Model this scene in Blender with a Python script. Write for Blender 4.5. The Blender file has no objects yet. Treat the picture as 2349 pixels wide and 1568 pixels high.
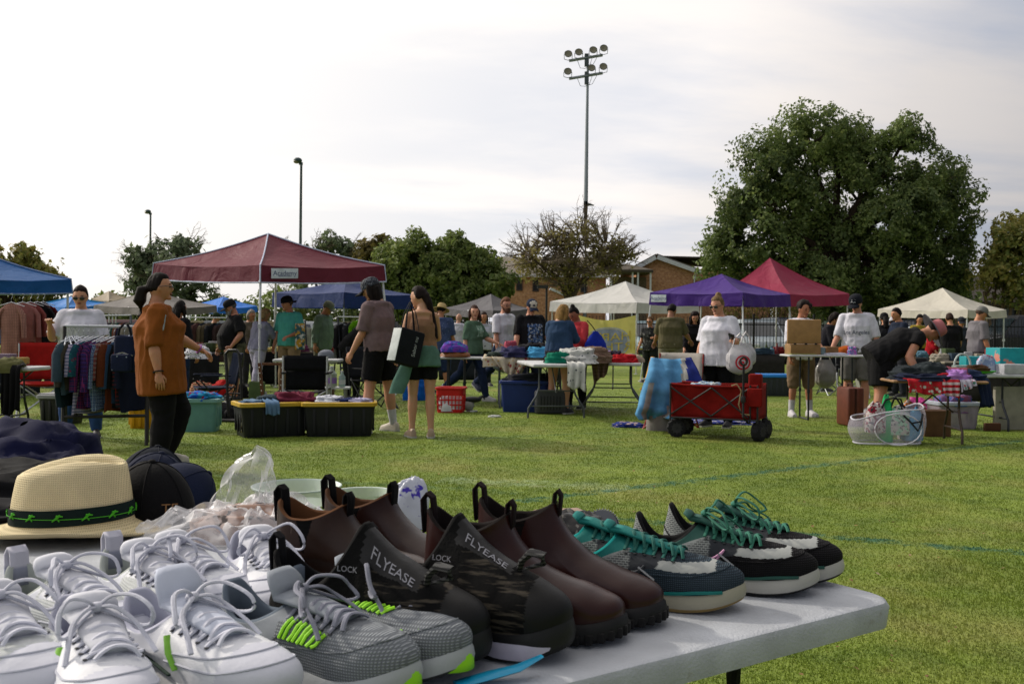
import bpy, math, random
import numpy as np
from math import sin, cos, pi, radians as R
from mathutils import Vector, Matrix
from mathutils.bvhtree import BVHTree
V = Vector
SC = bpy.context.scene
COL = SC.collection
random.seed(7)
# ------------------------------------------------------------------ camera (all pixel readings below are on a 2349 x 1568 view of the photo)
CAMZ, FD = 1.17, 2255.0
PITCH, ROLL = R(-0.61), R(0.5)
SUN_AZ, SUN_EL = R(62), R(33)          # degrees left of the view direction, elevation
SUN_DIR = V((-sin(SUN_AZ) * cos(SUN_EL), cos(SUN_AZ) * cos(SUN_EL), sin(SUN_EL)))
CF = V((0, cos(PITCH), sin(PITCH)))
_u = V((1, 0, 0)).cross(CF)
CR = V((1, 0, 0)) * cos(ROLL) + _u * sin(ROLL)
CU = CR.cross(CF)
cam = bpy.data.objects.new('camera', bpy.data.cameras.new('camera'))
COL.objects.link(cam)
cam.matrix_world = Matrix(((CR.x, CU.x, -CF.x, 0), (CR.y, CU.y, -CF.y, 0), (CR.z, CU.z, -CF.z, CAMZ), (0, 0, 0, 1)))
cam.data.sensor_width = 36
cam.data.lens = 36 * FD / 2349
cam.data.clip_start, cam.data.clip_end = 0.05, 3000
cam.data.dof.use_dof = True
cam.data.dof.focus_distance = 3.0
cam.data.dof.aperture_fstop = 16
SC.camera = cam
SC.view_settings.view_transform = 'Standard'
SC.view_settings.look = 'None'
SC.view_settings.exposure = -0.12
SC.view_settings.gamma = 1
SC.view_settings.use_curve_mapping = False
SC.cycles.max_bounces = 6
SC.cycles.transparent_max_bounces = 12
# ------------------------------------------------------------------ sky and sun
def nd(nt, t, **kw):
    n = nt.nodes.new(t)
    for k, v in kw.items():
        if k in n.inputs.keys() if hasattr(n.inputs, 'keys') else False:
            n.inputs[k].default_value = v
        else:
            setattr(n, k, v)
    return n
def math_n(nt, op, a, b=None, c=None, clamp=False):
    n = nt.nodes.new('ShaderNodeMath'); n.operation = op; n.use_clamp = clamp
    for i, x in enumerate((a, b, c)):
        if x is None: continue
        if isinstance(x, (int, float)): n.inputs[i].default_value = x
        else: nt.links.new(x, n.inputs[i])
    return n.outputs[0]
def ramp_n(nt, fac, stops, interp='LINEAR'):
    n = nt.nodes.new('ShaderNodeValToRGB'); n.color_ramp.interpolation = interp
    e = n.color_ramp.elements
    while len(e) < len(stops): e.new(0.5)
    for k, (p, c) in enumerate(stops):
        e[k].position = p
        e[k].color = (c, c, c, 1) if isinstance(c, (int, float)) else (*c[:3], 1)
    nt.links.new(fac, n.inputs[0])
    return n.outputs[0]
def mix_n(nt, fac, a, b, blend='MIX'):
    n = nt.nodes.new('ShaderNodeMix'); n.data_type = 'RGBA'; n.blend_type = blend
    for i, x in ((0, fac), (6, a), (7, b)):
        if isinstance(x, (int, float)): n.inputs[i].default_value = x
        elif isinstance(x, (tuple, list)): n.inputs[i].default_value = (*x[:3], 1)
        else: nt.links.new(x, n.inputs[i])
    return n.outputs[2]
def build_world():
    w = bpy.data.worlds.new('World'); SC.world = w; w.use_nodes = True
    nt = w.node_tree; nt.nodes.clear(); L = nt.links.new
    out = nt.nodes.new('ShaderNodeOutputWorld')
    bg = nt.nodes.new('ShaderNodeBackground'); bg.inputs[1].default_value = 0.10
    L(bg.outputs[0], out.inputs[0])
    sky = nt.nodes.new('ShaderNodeTexSky'); sky.sky_type = 'NISHITA'; sky.sun_disc = False
    sky.sun_elevation = SUN_EL
    sky.sun_rotation = -SUN_AZ
    sky.dust_density = 3.0; sky.ozone_density = 2.0
    tc = nt.nodes.new('ShaderNodeTexCoord')
    d = nt.nodes.new('ShaderNodeVectorMath'); d.operation = 'DOT_PRODUCT'
    L(tc.outputs['Generated'], d.inputs[0]); d.inputs[1].default_value = SUN_DIR
    dot = math_n(nt, 'MULTIPLY_ADD', d.outputs['Value'], 0.5, 0.5)
    glow = ramp_n(nt, dot, [(0.0, 0.32), (0.40, 0.42), (0.50, 0.54), (0.60, 0.77), (0.69, 1.10), (0.86, 1.3)])
    glow = math_n(nt, 'MULTIPLY', glow, 9.2)            # the Background runs at 0.10
    core = math_n(nt, 'MULTIPLY', math_n(nt, 'POWER', dot, 14.0), 7.0)
    glow = math_n(nt, 'ADD', glow, core)
    sep = nt.nodes.new('ShaderNodeSeparateXYZ'); L(tc.outputs['Generated'], sep.inputs[0])
    zz = math_n(nt, 'ADD', math_n(nt, 'MAXIMUM', sep.outputs[2], 0.0), 0.10)
    cx = math_n(nt, 'DIVIDE', sep.outputs[0], zz); cy = math_n(nt, 'DIVIDE', sep.outputs[1], zz)
    cmb = nt.nodes.new('ShaderNodeCombineXYZ'); L(cx, cmb.inputs[0]); L(cy, cmb.inputs[1])
    mp = nt.nodes.new('ShaderNodeMapping'); L(cmb.outputs[0], mp.inputs[0])
    mp.inputs['Rotation'].default_value = (0, 0, R(-14)); mp.inputs['Scale'].default_value = (0.42, 0.8, 1)
    mp.inputs['Location'].default_value = (1.7, 4.1, 0)
    ns = nt.nodes.new('ShaderNodeTexNoise'); L(mp.outputs[0], ns.inputs[0])
    ns.inputs['Scale'].default_value = 0.75; ns.inputs['Detail'].default_value = 8; ns.inputs['Roughness'].default_value = 0.55
    ns.inputs['Distortion'].default_value = 0.25
    cl = ramp_n(nt, ns.outputs[0], [(0.42, 0.0), (0.60, 1.0)], 'EASE')
    warm = mix_n(nt, cl, (0.84, 0.89, 1.03), (1.18, 1.11, 1.07))
    warm = mix_n(nt, ramp_n(nt, dot, [(0.2, 0.55), (0.6, 0.0)]), warm, (0.80, 0.88, 1.12))
    warm = mix_n(nt, ramp_n(nt, dot, [(0.62, 0.0), (0.82, 0.8)]), warm, (1.10, 1.04, 0.97))
    cloud = nt.nodes.new('ShaderNodeVectorMath'); cloud.operation = 'SCALE'
    L(warm, cloud.inputs[0]); L(glow, cloud.inputs['Scale'])
    fac = math_n(nt, 'MULTIPLY_ADD', cl, 0.14, 0.82)
    L(mix_n(nt, fac, sky.outputs[0], cloud.outputs[0]), bg.inputs[0])
    sun = bpy.data.objects.new('sun', bpy.data.lights.new('sun', 'SUN')); COL.objects.link(sun)
    sun.data.energy = 3.3; sun.data.angle = R(2.5); sun.data.color = (1.0, 0.91, 0.78)
    sun.rotation_euler = (-SUN_DIR).to_track_quat('-Z', 'Y').to_euler()
    sun.location = (0, 0, 60)
build_world()
# ------------------------------------------------------------------ pixel -> point
def ray(x, y):
    return CF + CR * ((x - 1174.5) / FD) - CU * ((y - 784) / FD)
def G(x, y, z=0.0):
    r = ray(x, y); return V((0, 0, CAMZ)) + r * ((z - CAMZ) / r.z)
def AT(x, y, Y):
    r = ray(x, y); return V((0, 0, CAMZ)) + r * (Y / r.y)
# ------------------------------------------------------------------ noise
def vnoise(P, seed=0):
    P = np.asarray(P, dtype=np.float64); i = np.floor(P).astype(np.int64); f = P - i
    f = f * f * (3 - 2 * f); res = 0.0
    for dx in (0, 1):
        for dy in (0, 1):
            for dz in (0, 1):
                h = ((i[:, 0] + dx) * 374761393 + (i[:, 1] + dy) * 668265263 + (i[:, 2] + dz) * 1274126177 + seed * 974711) & 0xffffffff
                h = ((h ^ (h >> 13)) * 1103515245) & 0xffffffff
                h = ((h ^ (h >> 16)) * 2654435761) & 0xffffffff
                val = (h & 0xffff) / 32767.5 - 1
                res = res + val * (f[:, 0] if dx else 1 - f[:, 0]) * (f[:, 1] if dy else 1 - f[:, 1]) * (f[:, 2] if dz else 1 - f[:, 2])
    return res
def fbm(P, o=3, seed=0):
    P = np.asarray(P, dtype=np.float64)
    return sum(vnoise(P * 2 ** k, seed + k) / 2 ** k for k in range(o))
# ------------------------------------------------------------------ materials
def S(h):
    h = h.lstrip('#'); c = [int(h[i:i + 2], 16) / 255 for i in (0, 2, 4)]
    return tuple(x / 12.92 if x <= 0.04045 else ((x + 0.055) / 1.055) ** 2.4 for x in c)
MATS = {}
def new_mat(key):
    m = bpy.data.materials.new(key); m.use_nodes = True
    b = m.node_tree.nodes['Principled BSDF']
    return m, m.node_tree, b
def setb(b, **kw):
    for k, v in kw.items():
        b.inputs[k.replace('_', ' ')].default_value = v
def M(col, rough=0.85, var=0.18, vs=9.0, bump=0.25, bs=60.0, metal=0.0, spec=0.35, kind='plain', col2=None, col3=None, sc=1.0, alpha=1.0, trans=0.0):
    """A procedural material: base colour with noise, plus a pattern KIND."""
    if isinstance(col, str): col = S(col)
    if isinstance(col2, str): col2 = S(col2)
    if isinstance(col3, str): col3 = S(col3)
    key = repr((col, rough, var, vs, bump, bs, metal, spec, kind, col2, col3, sc, alpha, trans))
    if key in MATS: return MATS[key]
    m, nt, b = new_mat(kind + '_%d' % len(MATS)); L = nt.links.new
    tc = nt.nodes.new('ShaderNodeTexCoord').outputs['Object']
    def noise(scale, detail=3, vec=tc, rough_=0.55):
        n = nt.nodes.new('ShaderNodeTexNoise'); L(vec, n.inputs[0])
        n.inputs['Scale'].default_value = scale; n.inputs['Detail'].default_value = detail; n.inputs['Roughness'].default_value = rough_
        return n.outputs[0]
    def mapped(scale=(1, 1, 1), rot=(0, 0, 0)):
        mp = nt.nodes.new('ShaderNodeMapping'); L(tc, mp.inputs[0]); mp.inputs['Scale'].default_value = scale; mp.inputs['Rotation'].default_value = rot
        return mp.outputs[0]
    def wave(scale, direction='X', dist=0.0, vec=tc, prof='SIN'):
        n = nt.nodes.new('ShaderNodeTexWave'); L(vec, n.inputs[0]); n.bands_direction = direction; n.wave_profile = prof
        n.inputs['Scale'].default_value = scale; n.inputs['Distortion'].default_value = dist; n.inputs['Detail Scale'].default_value = 2
        return n.outputs[1]
    def vor(scale, vec=tc, feat='F1', outp='Distance'):
        n = nt.nodes.new('ShaderNodeTexVoronoi'); L(vec, n.inputs[0]); n.feature = feat; n.inputs['Scale'].default_value = scale
        return n.outputs[outp]
    lo = tuple(c * (1 - var) for c in col); hi = tuple(min(1, c * (1 + var)) for c in col)
    base = mix_n(nt, ramp_n(nt, noise(vs), [(0.3, 0.0), (0.7, 1.0)]), lo, hi)
    height = noise(bs, 4)
    hs = bump
    if kind == 'plaid':
        a = ramp_n(nt, wave(sc * 5, 'Z'), [(0.55, 0), (0.62, 1)]); c = ramp_n(nt, wave(sc * 5, 'X'), [(0.55, 0), (0.62, 1)])
        base = mix_n(nt, math_n(nt, 'MULTIPLY', a, 0.75), base, col2); base = mix_n(nt, math_n(nt, 'MULTIPLY', c, 0.5), base, col2)
        t = math_n(nt, 'MAXIMUM', ramp_n(nt, wave(sc * 10, 'Z'), [(0.93, 0), (0.97, 1)]), ramp_n(nt, wave(sc * 10, 'X'), [(0.93, 0), (0.97, 1)]))
        base = mix_n(nt, math_n(nt, 'MULTIPLY', t, 0.7), base, col3 or col2)
    elif kind == 'floral':
        f1 = ramp_n(nt, vor(sc * 9), [(0.22, 1), (0.32, 0)]); f2 = ramp_n(nt, vor(sc * 14, mapped((1.3, 0.8, 1.1), (0.4, 0.9, 0.2))), [(0.20, 1), (0.28, 0)])
        base = mix_n(nt, f1, base, col2); base = mix_n(nt, f2, base, col3 or col2)
    elif kind == 'stripe':
        base = mix_n(nt, ramp_n(nt, wave(sc * 6, 'Z', 0.6), [(0.45, 0), (0.55, 1)]), base, col2)
    elif kind == 'specks':
        base = mix_n(nt, ramp_n(nt, vor(sc * 30), [(0.16, 1), (0.22, 0)]), base, col2)
    elif kind == 'blotch':
        base = mix_n(nt, ramp_n(nt, noise(sc * 8, 2), [(0.45, 0), (0.52, 1)]), base, col2)
        base = mix_n(nt, ramp_n(nt, noise(sc * 13, 2, mapped((1, 1, 1), (1, 2, 3))), [(0.56, 0), (0.62, 1)]), base, col3 or col2)
    elif kind == 'knit':
        w1 = math_n(nt, 'MULTIPLY', wave(sc * 60, 'X'), wave(sc * 60, 'Z'))
        base = mix_n(nt, math_n(nt, 'MULTIPLY', ramp_n(nt, w1, [(0.1, 1), (0.45, 0)]), 0.75), base, col2 or tuple(c * 0.4 for c in col))
        height = w1; hs = max(bump, 0.5)
    elif kind == 'dash':
        br = nt.nodes.new('ShaderNodeTexBrick'); L(mapped((sc * 20, sc * 20, sc * 20), (R(90), 0, 0)), br.inputs[0])
        br.inputs['Color1'].default_value = (0, 0, 0, 1); br.inputs['Color2'].default_value = (0, 0, 0, 1); br.inputs['Mortar'].default_value = (1, 1, 1, 1)
        br.inputs['Scale'].default_value = 4; br.inputs['Mortar Size'].default_value = 0.035
        n2 = ramp_n(nt, noise(28, 1), [(0.40, 0), (0.5, 1)])
        base = mix_n(nt, math_n(nt, 'MULTIPLY', ramp_n(nt, br.outputs[1], [(0.2, 1), (0.6, 0)]), math_n(nt, 'MULTIPLY', n2, 0.75)), base, col2)
    elif kind == 'streak':
        w1 = ramp_n(nt, noise(26 * sc, 3, mapped((0.35, 1, 3.2), (0, R(24), 0))), [(0.52, 0), (0.62, 1)])
        base = mix_n(nt, math_n(nt, 'MULTIPLY', w1, 0.8), base, col2)
    elif kind == 'straw':
        w1 = math_n(nt, 'MAXIMUM', wave(sc * 90, 'Z', 0.5), wave(sc * 90, 'X', 0.5))
        base = mix_n(nt, math_n(nt, 'MULTIPLY', ramp_n(nt, w1, [(0.3, 1), (0.8, 0)]), 0.6), base, tuple(c * 0.62 for c in col)); height = w1; hs = 0.5
    elif kind == 'brick':
        br = nt.nodes.new('ShaderNodeTexBrick'); L(mapped((1, 1, 1), (R(90), 0, 0)), br.inputs[0])
        br.inputs['Color1'].default_value = (*col, 1); br.inputs['Color2'].default_value = (*col2, 1); br.inputs['Mortar'].default_value = (*(col3 or (0.45, 0.4, 0.34)), 1)
        br.inputs['Scale'].default_value = 2.2 * sc; br.inputs['Mortar Size'].default_value = 0.02; br.inputs['Bias'].default_value = -0.1
        base = mix_n(nt, 0.55, br.outputs[0], mix_n(nt, ramp_n(nt, noise(5.0, 1), [(0.35, 0), (0.65, 1)]), col, col2))
        height = br.outputs[1]; hs = -0.3
    elif kind == 'shingle':
        br = nt.nodes.new('ShaderNodeTexBrick'); L(tc, br.inputs[0])
        br.inputs['Color1'].default_value = (*lo, 1); br.inputs['Color2'].default_value = (*hi, 1); br.inputs['Mortar'].default_value = (*[c * 0.6 for c in col], 1)
        br.inputs['Scale'].default_value = 3.0 * sc; base = br.outputs[0]
    elif kind == 'hair':
        hv = noise(70 * sc, 3, mapped((1, 1, 0.12)))
        base = mix_n(nt, ramp_n(nt, hv, [(0.3, 0), (0.7, 1)]), tuple(c * 0.4 for c in col), col2 or tuple(c * 1.2 for c in col)); height = hv; hs = 0.9
    elif kind == 'skin':
        base = mix_n(nt, ramp_n(nt, noise(14), [(0.35, 0), (0.7, 1)]), col, tuple(min(1, c * k) for c, k in zip(col, (1.08, 0.92, 0.88))))
        setb(b, Subsurface_Weight=0.08); b.inputs['Subsurface Radius'].default_value = (0.03, 0.012, 0.006)
    elif kind == 'bark':
        hv = noise(9, 5, mapped((1, 1, 0.25))); base = mix_n(nt, ramp_n(nt, hv, [(0.3, 0), (0.7, 1)]), tuple(c * 0.5 for c in col), hi); height = hv; hs = 0.9
    elif kind == 'scuffed':
        sm = ramp_n(nt, noise(11, 6, tc, 0.7), [(0.62, 0), (0.72, 1)]); base = mix_n(nt, math_n(nt, 'MULTIPLY', sm, 0.55), base, col2 or (0.25, 0.2, 0.14))
    L(base, b.inputs['Base Color'])
    if hs:
        bp = nt.nodes.new('ShaderNodeBump'); bp.inputs['Strength'].default_value = min(1, abs(hs)); bp.invert = hs < 0
        bp.inputs['Distance'].default_value = 0.004 if kind not in ('brick', 'bark') else 0.03
        L(height, bp.inputs['Height']); L(bp.outputs[0], b.inputs['Normal'])
    setb(b, Roughness=rough, Metallic=metal, Specular_IOR_Level=spec, Alpha=alpha, Transmission_Weight=trans)
    MATS[key] = m
    return m
def cloth(col, **kw):
    kw.setdefault('rough', 0.9); kw.setdefault('spec', 0.15); kw.setdefault('bump', 0.35); kw.setdefault('bs', 35)
    return M(col, **kw)
def plastic(col, **kw):
    kw.setdefault('rough', 0.42); kw.setdefault('bump', 0.08); kw.setdefault('var', 0.08)
    return M(col, **kw)
def metal(col, **kw):
    kw.setdefault('rough', 0.4); kw.setdefault('metal', 0.7); kw.setdefault('bump', 0.05); kw.setdefault('var', 0.08)
    return M(col, **kw)
def canvas_mat(col, **kw):
    """tent fabric: lets a little daylight through"""
    if isinstance(col, str): col = S(col)
    key = ('canvas', col)
    if key in MATS: return MATS[key]
    m, nt, b = new_mat('canvas_%d' % len(MATS)); L = nt.links.new
    tc = nt.nodes.new('ShaderNodeTexCoord').outputs['Object']
    n = nt.nodes.new('ShaderNodeTexNoise'); L(tc, n.inputs[0]); n.inputs['Scale'].default_value = 2.2; n.inputs['Detail'].default_value = 4; n.inputs['Distortion'].default_value = 1.2
    c = mix_n(nt, n.outputs[0], tuple(x * 0.85 for x in col), tuple(min(1, x * 1.12) for x in col))
    L(c, b.inputs['Base Color']); setb(b, Roughness=0.62, Specular_IOR_Level=0.3)
    bp = nt.nodes.new('ShaderNodeBump'); bp.inputs['Strength'].default_value = 0.8; bp.inputs['Distance'].default_value = 0.05
    L(n.outputs[0], bp.inputs['Height']); L(bp.outputs[0], b.inputs['Normal'])
    tr = nt.nodes.new('ShaderNodeBsdfTranslucent'); L(c, tr.inputs[0])
    mx = nt.nodes.new('ShaderNodeMixShader'); mx.inputs[0].default_value = 0.22
    L(b.outputs[0], mx.inputs[1]); L(tr.outputs[0], mx.inputs[2]); L(mx.outputs[0], nt.nodes['Material Output'].inputs[0])
    MATS[key] = m; return m
def clear_mat(col=(0.9, 0.92, 0.92), op=0.3, rough=0.12):
    """thin clear plastic film"""
    key = ('clear', col, op, rough)
    if key in MATS: return MATS[key]
    m, nt, b = new_mat('clear_film_%d' % len(MATS)); L = nt.links.new
    setb(b, Base_Color=(*col, 1), Roughness=rough, Specular_IOR_Level=0.8)
    tr = nt.nodes.new('ShaderNodeBsdfTransparent'); lw = nt.nodes.new('ShaderNodeLayerWeight'); lw.inputs[0].default_value = 0.45
    f = math_n(nt, 'MULTIPLY_ADD', lw.outputs['Facing'], 0.75, op, clamp=True)
    mx = nt.nodes.new('ShaderNodeMixShader'); L(f, mx.inputs[0]); L(tr.outputs[0], mx.inputs[1]); L(b.outputs[0], mx.inputs[2])
    L(mx.outputs[0], nt.nodes['Material Output'].inputs[0]); MATS[key] = m; return m
def leaf_mat(c1, c2, c3, sc=0.5):
    key = ('leaf', c1, c2, c3, sc)
    if key in MATS: return MATS[key]
    m, nt, b = new_mat('foliage_%d' % len(MATS)); L = nt.links.new
    tc = nt.nodes.new('ShaderNodeTexCoord').outputs['Object']
    def ns(s):
        n = nt.nodes.new('ShaderNodeTexNoise'); L(tc, n.inputs[0]); n.inputs['Scale'].default_value = s; n.inputs['Detail'].default_value = 2; return n.outputs[0]
    c = mix_n(nt, ramp_n(nt, ns(sc), [(0.35, 0), (0.65, 1)]), S(c1), S(c2)); c = mix_n(nt, ramp_n(nt, ns(sc * 9), [(0.5, 0), (0.75, 1)]), c, S(c3))
    L(c, b.inputs['Base Color']); setb(b, Roughness=0.55, Specular_IOR_Level=0.3)
    tr = nt.nodes.new('ShaderNodeBsdfTranslucent'); L(c, tr.inputs[0]); mx = nt.nodes.new('ShaderNodeMixShader'); mx.inputs[0].default_value = 0.42
    L(b.outputs[0], mx.inputs[1]); L(tr.outputs[0], mx.inputs[2]); L(mx.outputs[0], nt.nodes['Material Output'].inputs[0]); MATS[key] = m; return m
# ------------------------------------------------------------------ mesh builder
def frame(d, up=V((0, 0, 1))):
    d = V(d).normalized()
    a = V(up).cross(d)
    if a.length < 1e-4: a = V((1, 0, 0)).cross(d)
    if a.length < 1e-4: a = V((0, 1, 0)).cross(d)
    a.normalize(); return a, d.cross(a).normalized()
class MB:
    def __init__(s): s.v = []; s.f = []; s.m = []
    def add(s, vs, fs, m=0):
        o = len(s.v); s.v.extend(tuple(p) for p in vs)
        for k, f in enumerate(fs):
            s.f.append(tuple(i + o for i in f)); s.m.append(m[k] if isinstance(m, (list, np.ndarray)) else m)
        return s
    def loft(s, rings, m=0, closed=True, c0=True, c1=True):
        n = len(rings[0]); vs = [p for r in rings for p in r]; fs = []
        for i in range(len(rings) - 1):
            for j in range(n if closed else n - 1):
                k = (j + 1) % n; fs.append((i * n + j, i * n + k, (i + 1) * n + k, (i + 1) * n + j))
        if closed and c0: fs.append(tuple(range(n - 1, -1, -1)))
        if closed and c1: fs.append(tuple((len(rings) - 1) * n + j for j in range(n)))
        return s.add(vs, fs, m)
    def tube(s, pts, r, n=8, m=0, flat=1.0, up=(0, 0, 1)):
        pts = [V(p) for p in pts]; rings = []
        for i, p in enumerate(pts):
            d = (pts[min(i + 1, len(pts) - 1)] - pts[max(i - 1, 0)])
            a, b = frame(d, up); q = r[i] if isinstance(r, (list, tuple)) else r
            rings.append([p + a * (cos(2 * pi * j / n) * q) + b * (sin(2 * pi * j / n) * q * flat) for j in range(n)])
        return s.loft(rings, m)
    def limb(s, pts, r, n=12, m=0):
        """tapered tube with round ends"""
        pts = [V(p) for p in pts]; d0 = (pts[0] - pts[1]).normalized(); d1 = (pts[-1] - pts[-2]).normalized()
        P = [pts[0] + d0 * r[0] * 0.95, pts[0] + d0 * r[0] * 0.7] + pts + [pts[-1] + d1 * r[-1] * 0.7, pts[-1] + d1 * r[-1] * 0.95]
        return s.tube(P, [r[0] * 0.3, r[0] * 0.72] + list(r) + [r[-1] * 0.72, r[-1] * 0.3], n, m)
    def ell(s, c, r, A=None, n=14, k=9, m=0, fn=None):
        """ellipsoid; A = 3 axes; fn maps unit vector -> radius factor"""
        c = V(c); A = A or (V((1, 0, 0)), V((0, 1, 0)), V((0, 0, 1))); rings = []
        for i in range(1, k):
            t = pi * i / k; row = []
            for j in range(n):
                u = V((sin(t) * cos(2 * pi * j / n), sin(t) * sin(2 * pi * j / n), -cos(t))); q = fn(u) if fn else 1
                row.append(c + A[0] * (u.x * r[0] * q) + A[1] * (u.y * r[1] * q) + A[2] * (u.z * r[2] * q))
            rings.append(row)
        o = len(s.v); s.loft(rings, m, c0=False, c1=False); N = (k - 1) * n
        q0 = fn(V((0, 0, -1))) if fn else 1; q1 = fn(V((0, 0, 1))) if fn else 1
        s.v += [tuple(c - A[2] * r[2] * q0), tuple(c + A[2] * r[2] * q1)]
        for j in range(n):
            s.f.append((o + N, o + (j + 1) % n, o + j)); s.f.append((o + N + 1, o + N - n + j, o + N - n + (j + 1) % n)); s.m += [m, m]
        return s
    def box(s, c, d, m=0, rz=0.0, bev=0.0, mat=None):
        """box with optional rounded edges"""
        hx, hy, hz = d[0] / 2, d[1] / 2, d[2] / 2; T = mat or (Matrix.Translation(V(c)) @ Matrix.Rotation(rz, 4, 'Z'))
        if bev <= 0:
            P = [(-hx, -hy, -hz), (hx, -hy, -hz), (hx, hy, -hz), (-hx, hy, -hz), (-hx, -hy, hz), (hx, -hy, hz), (hx, hy, hz), (-hx, hy, hz)]
            return s.add([T @ V(p) for p in P], [(3, 2, 1, 0), (4, 5, 6, 7), (0, 1, 5, 4), (1, 2, 6, 5), (2, 3, 7, 6), (3, 0, 4, 7)], m)
        rings = []
        for z, i in ((-hz, bev * 0.7), (-hz + bev * 0.35, bev * 0.15), (-hz + bev, 0), (hz - bev, 0), (hz - bev * 0.35, bev * 0.15), (hz, bev * 0.7)):
            rings.append([T @ V((x, y, z)) for x, y in rrect(hx - i, hy - i, max(bev - i * 0.5, bev * 0.4))])
        return s.loft(rings, m)
    def grid(s, P, m=0, closed=False):
        P = np.asarray(P); a, b = P.shape[:2]; fs = []
        for i in range(a - 1):
            for j in range(b if closed else b - 1):
                k = (j + 1) % b; fs.append((i * b + j, i * b + k, (i + 1) * b + k, (i + 1) * b + j))
        return s.add(P.reshape(-1, 3).tolist(), fs, m)
    def lathe(s, prof, n=16, m=0, c=(0, 0, 0), sx=1, sy=1, cap=False):
        rings = [[V(c) + V((cos(2 * pi * j / n) * r * sx, sin(2 * pi * j / n) * r * sy, z)) for j in range(n)] for r, z in prof]
        return s.loft(rings, m, c0=cap, c1=cap)
    def xform(s, T, start=0):
        s.v[start:] = [tuple(T @ V(p)) for p in s.v[start:]]; return s
    def mesh(s, name, sharp=38):
        me = bpy.data.meshes.new(name); me.from_pydata(s.v, [], s.f)
        me.polygons.foreach_set('material_index', np.array(s.m, dtype=np.int32)); me.polygons.foreach_set('use_smooth', np.ones(len(s.f), dtype=bool))
        if sharp: me.set_sharp_from_angle(angle=R(sharp))
        me.update(); return me
    def build(s, name, mats, parent=None, world=False, sharp=38):
        me = s.mesh(name, sharp)
        for m in (mats if isinstance(mats, (list, tuple)) else [mats]): me.materials.append(m)
        return link(name, me, parent, world)
def link(name, me, parent=None, world=False):
    o = bpy.data.objects.new(name, me); COL.objects.link(o)
    if parent is not None:
        o.parent = parent
        if world: o.matrix_parent_inverse = parent.matrix_basis.inverted()
    return o
def rrect(hx, hy, r, n=4):
    r = min(r, hx * 0.98, hy * 0.98); P = []
    for cx, cy, a0 in ((hx - r, hy - r, 0), (-hx + r, hy - r, 90), (-hx + r, -hy + r, 180), (hx - r, -hy + r, 270)):
        for k in range(n + 1):
            a = R(a0 + 90 * k / n); P.append((cx + r * cos(a), cy + r * sin(a)))
    return P
def tag(o, label=None, cat=None, group=None, kind=None):
    for k, v in (('label', label), ('category', cat), ('group', group), ('kind', kind)):
        if v: o[k] = v
    return o
def thing(name, label, cat, loc=(0, 0, 0), rz=0.0, group=None):
    o = bpy.data.objects.new(name, None); COL.objects.link(o); o.empty_display_size = 0.1
    o.location = loc; o.rotation_euler = (0, 0, rz); return tag(o, label, cat, group)
def kids(o): return [c for c in COL.objects if c.parent == o]
def copy_tree(o, parent=None):
    c = o.copy(); COL.objects.link(c); c.parent = parent
    for ch in list(o.children): copy_tree(ch, c)
    return c
TXT = {}
def text_mesh(mb, txt, h, T, m=0, depth=0.0, sx=1.0):
    """lettering as mesh in the XY plane of matrix T, centred, cap height about h"""
    if txt not in TXT:
        cu = bpy.data.curves.new('t', 'FONT'); cu.body = txt; cu.align_x = 'CENTER'; cu.align_y = 'CENTER'; cu.resolution_u = 3
        o = bpy.data.objects.new('t', cu); COL.objects.link(o); dg = bpy.context.evaluated_depsgraph_get()
        me = bpy.data.meshes.new_from_object(o.evaluated_get(dg))
        TXT[txt] = ([tuple(v.co) for v in me.vertices], [tuple(p.vertices) for p in me.polygons])
        bpy.data.objects.remove(o); bpy.data.curves.remove(cu); bpy.data.meshes.remove(me)
    vs, fs = TXT[txt]; k = h / 0.7
    mb.add([T @ V((x * k * sx, y * k, depth)) for x, y, z in vs], fs, m)
# deferred voxel unions: overlapping closed shapes melted into one continuous surface at the end
REM = []
def remesh(mb, name, mat, parent, voxel=0.012, smooth=4, world=True, post=None, extra=None, extra_mats=()):
    o = mb.build(name, mat, parent, world)
    md = o.modifiers.new('r', 'REMESH'); md.mode = 'VOXEL'; md.voxel_size = voxel; md.use_smooth_shade = True
    if smooth:
        ms = o.modifiers.new('s', 'SMOOTH'); ms.factor = 0.5; ms.iterations = smooth
    REM.append((o, post, extra, extra_mats)); return o
def finish_remesh():
    dg = bpy.context.evaluated_depsgraph_get()
    res = [bpy.data.meshes.new_from_object(o.evaluated_get(dg)) for o, *_ in REM]
    for (o, post, extra, emats), me in zip(REM, res):
        o.modifiers.clear(); n = len(me.vertices); co = np.empty(n * 3); me.vertices.foreach_get('co', co); co = co.reshape(-1, 3)
        no = np.empty(n * 3); me.vertices.foreach_get('normal', no); no = no.reshape(-1, 3)
        if post is not None: co = post(co, no)
        nv = [p for p in co.tolist()]; nf = [tuple(p.vertices) for p in me.polygons]; nm = [0] * len(nf)
        if extra is not None and extra.v:
            nf += [tuple(i + n for i in f) for f in extra.f]; nm += [k + 1 for k in extra.m]; nv += extra.v
        old = o.data; me2 = bpy.data.meshes.new(o.name); me2.from_pydata(nv, [], nf)
        me2.polygons.foreach_set('material_index', np.array(nm, dtype=np.int32)); me2.polygons.foreach_set('use_smooth', np.ones(len(nf), dtype=bool))
        for m in list(old.materials) + list(emats): me2.materials.append(m)
        me2.update(); o.data = me2; bpy.data.meshes.remove(old); bpy.data.meshes.remove(me)
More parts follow.
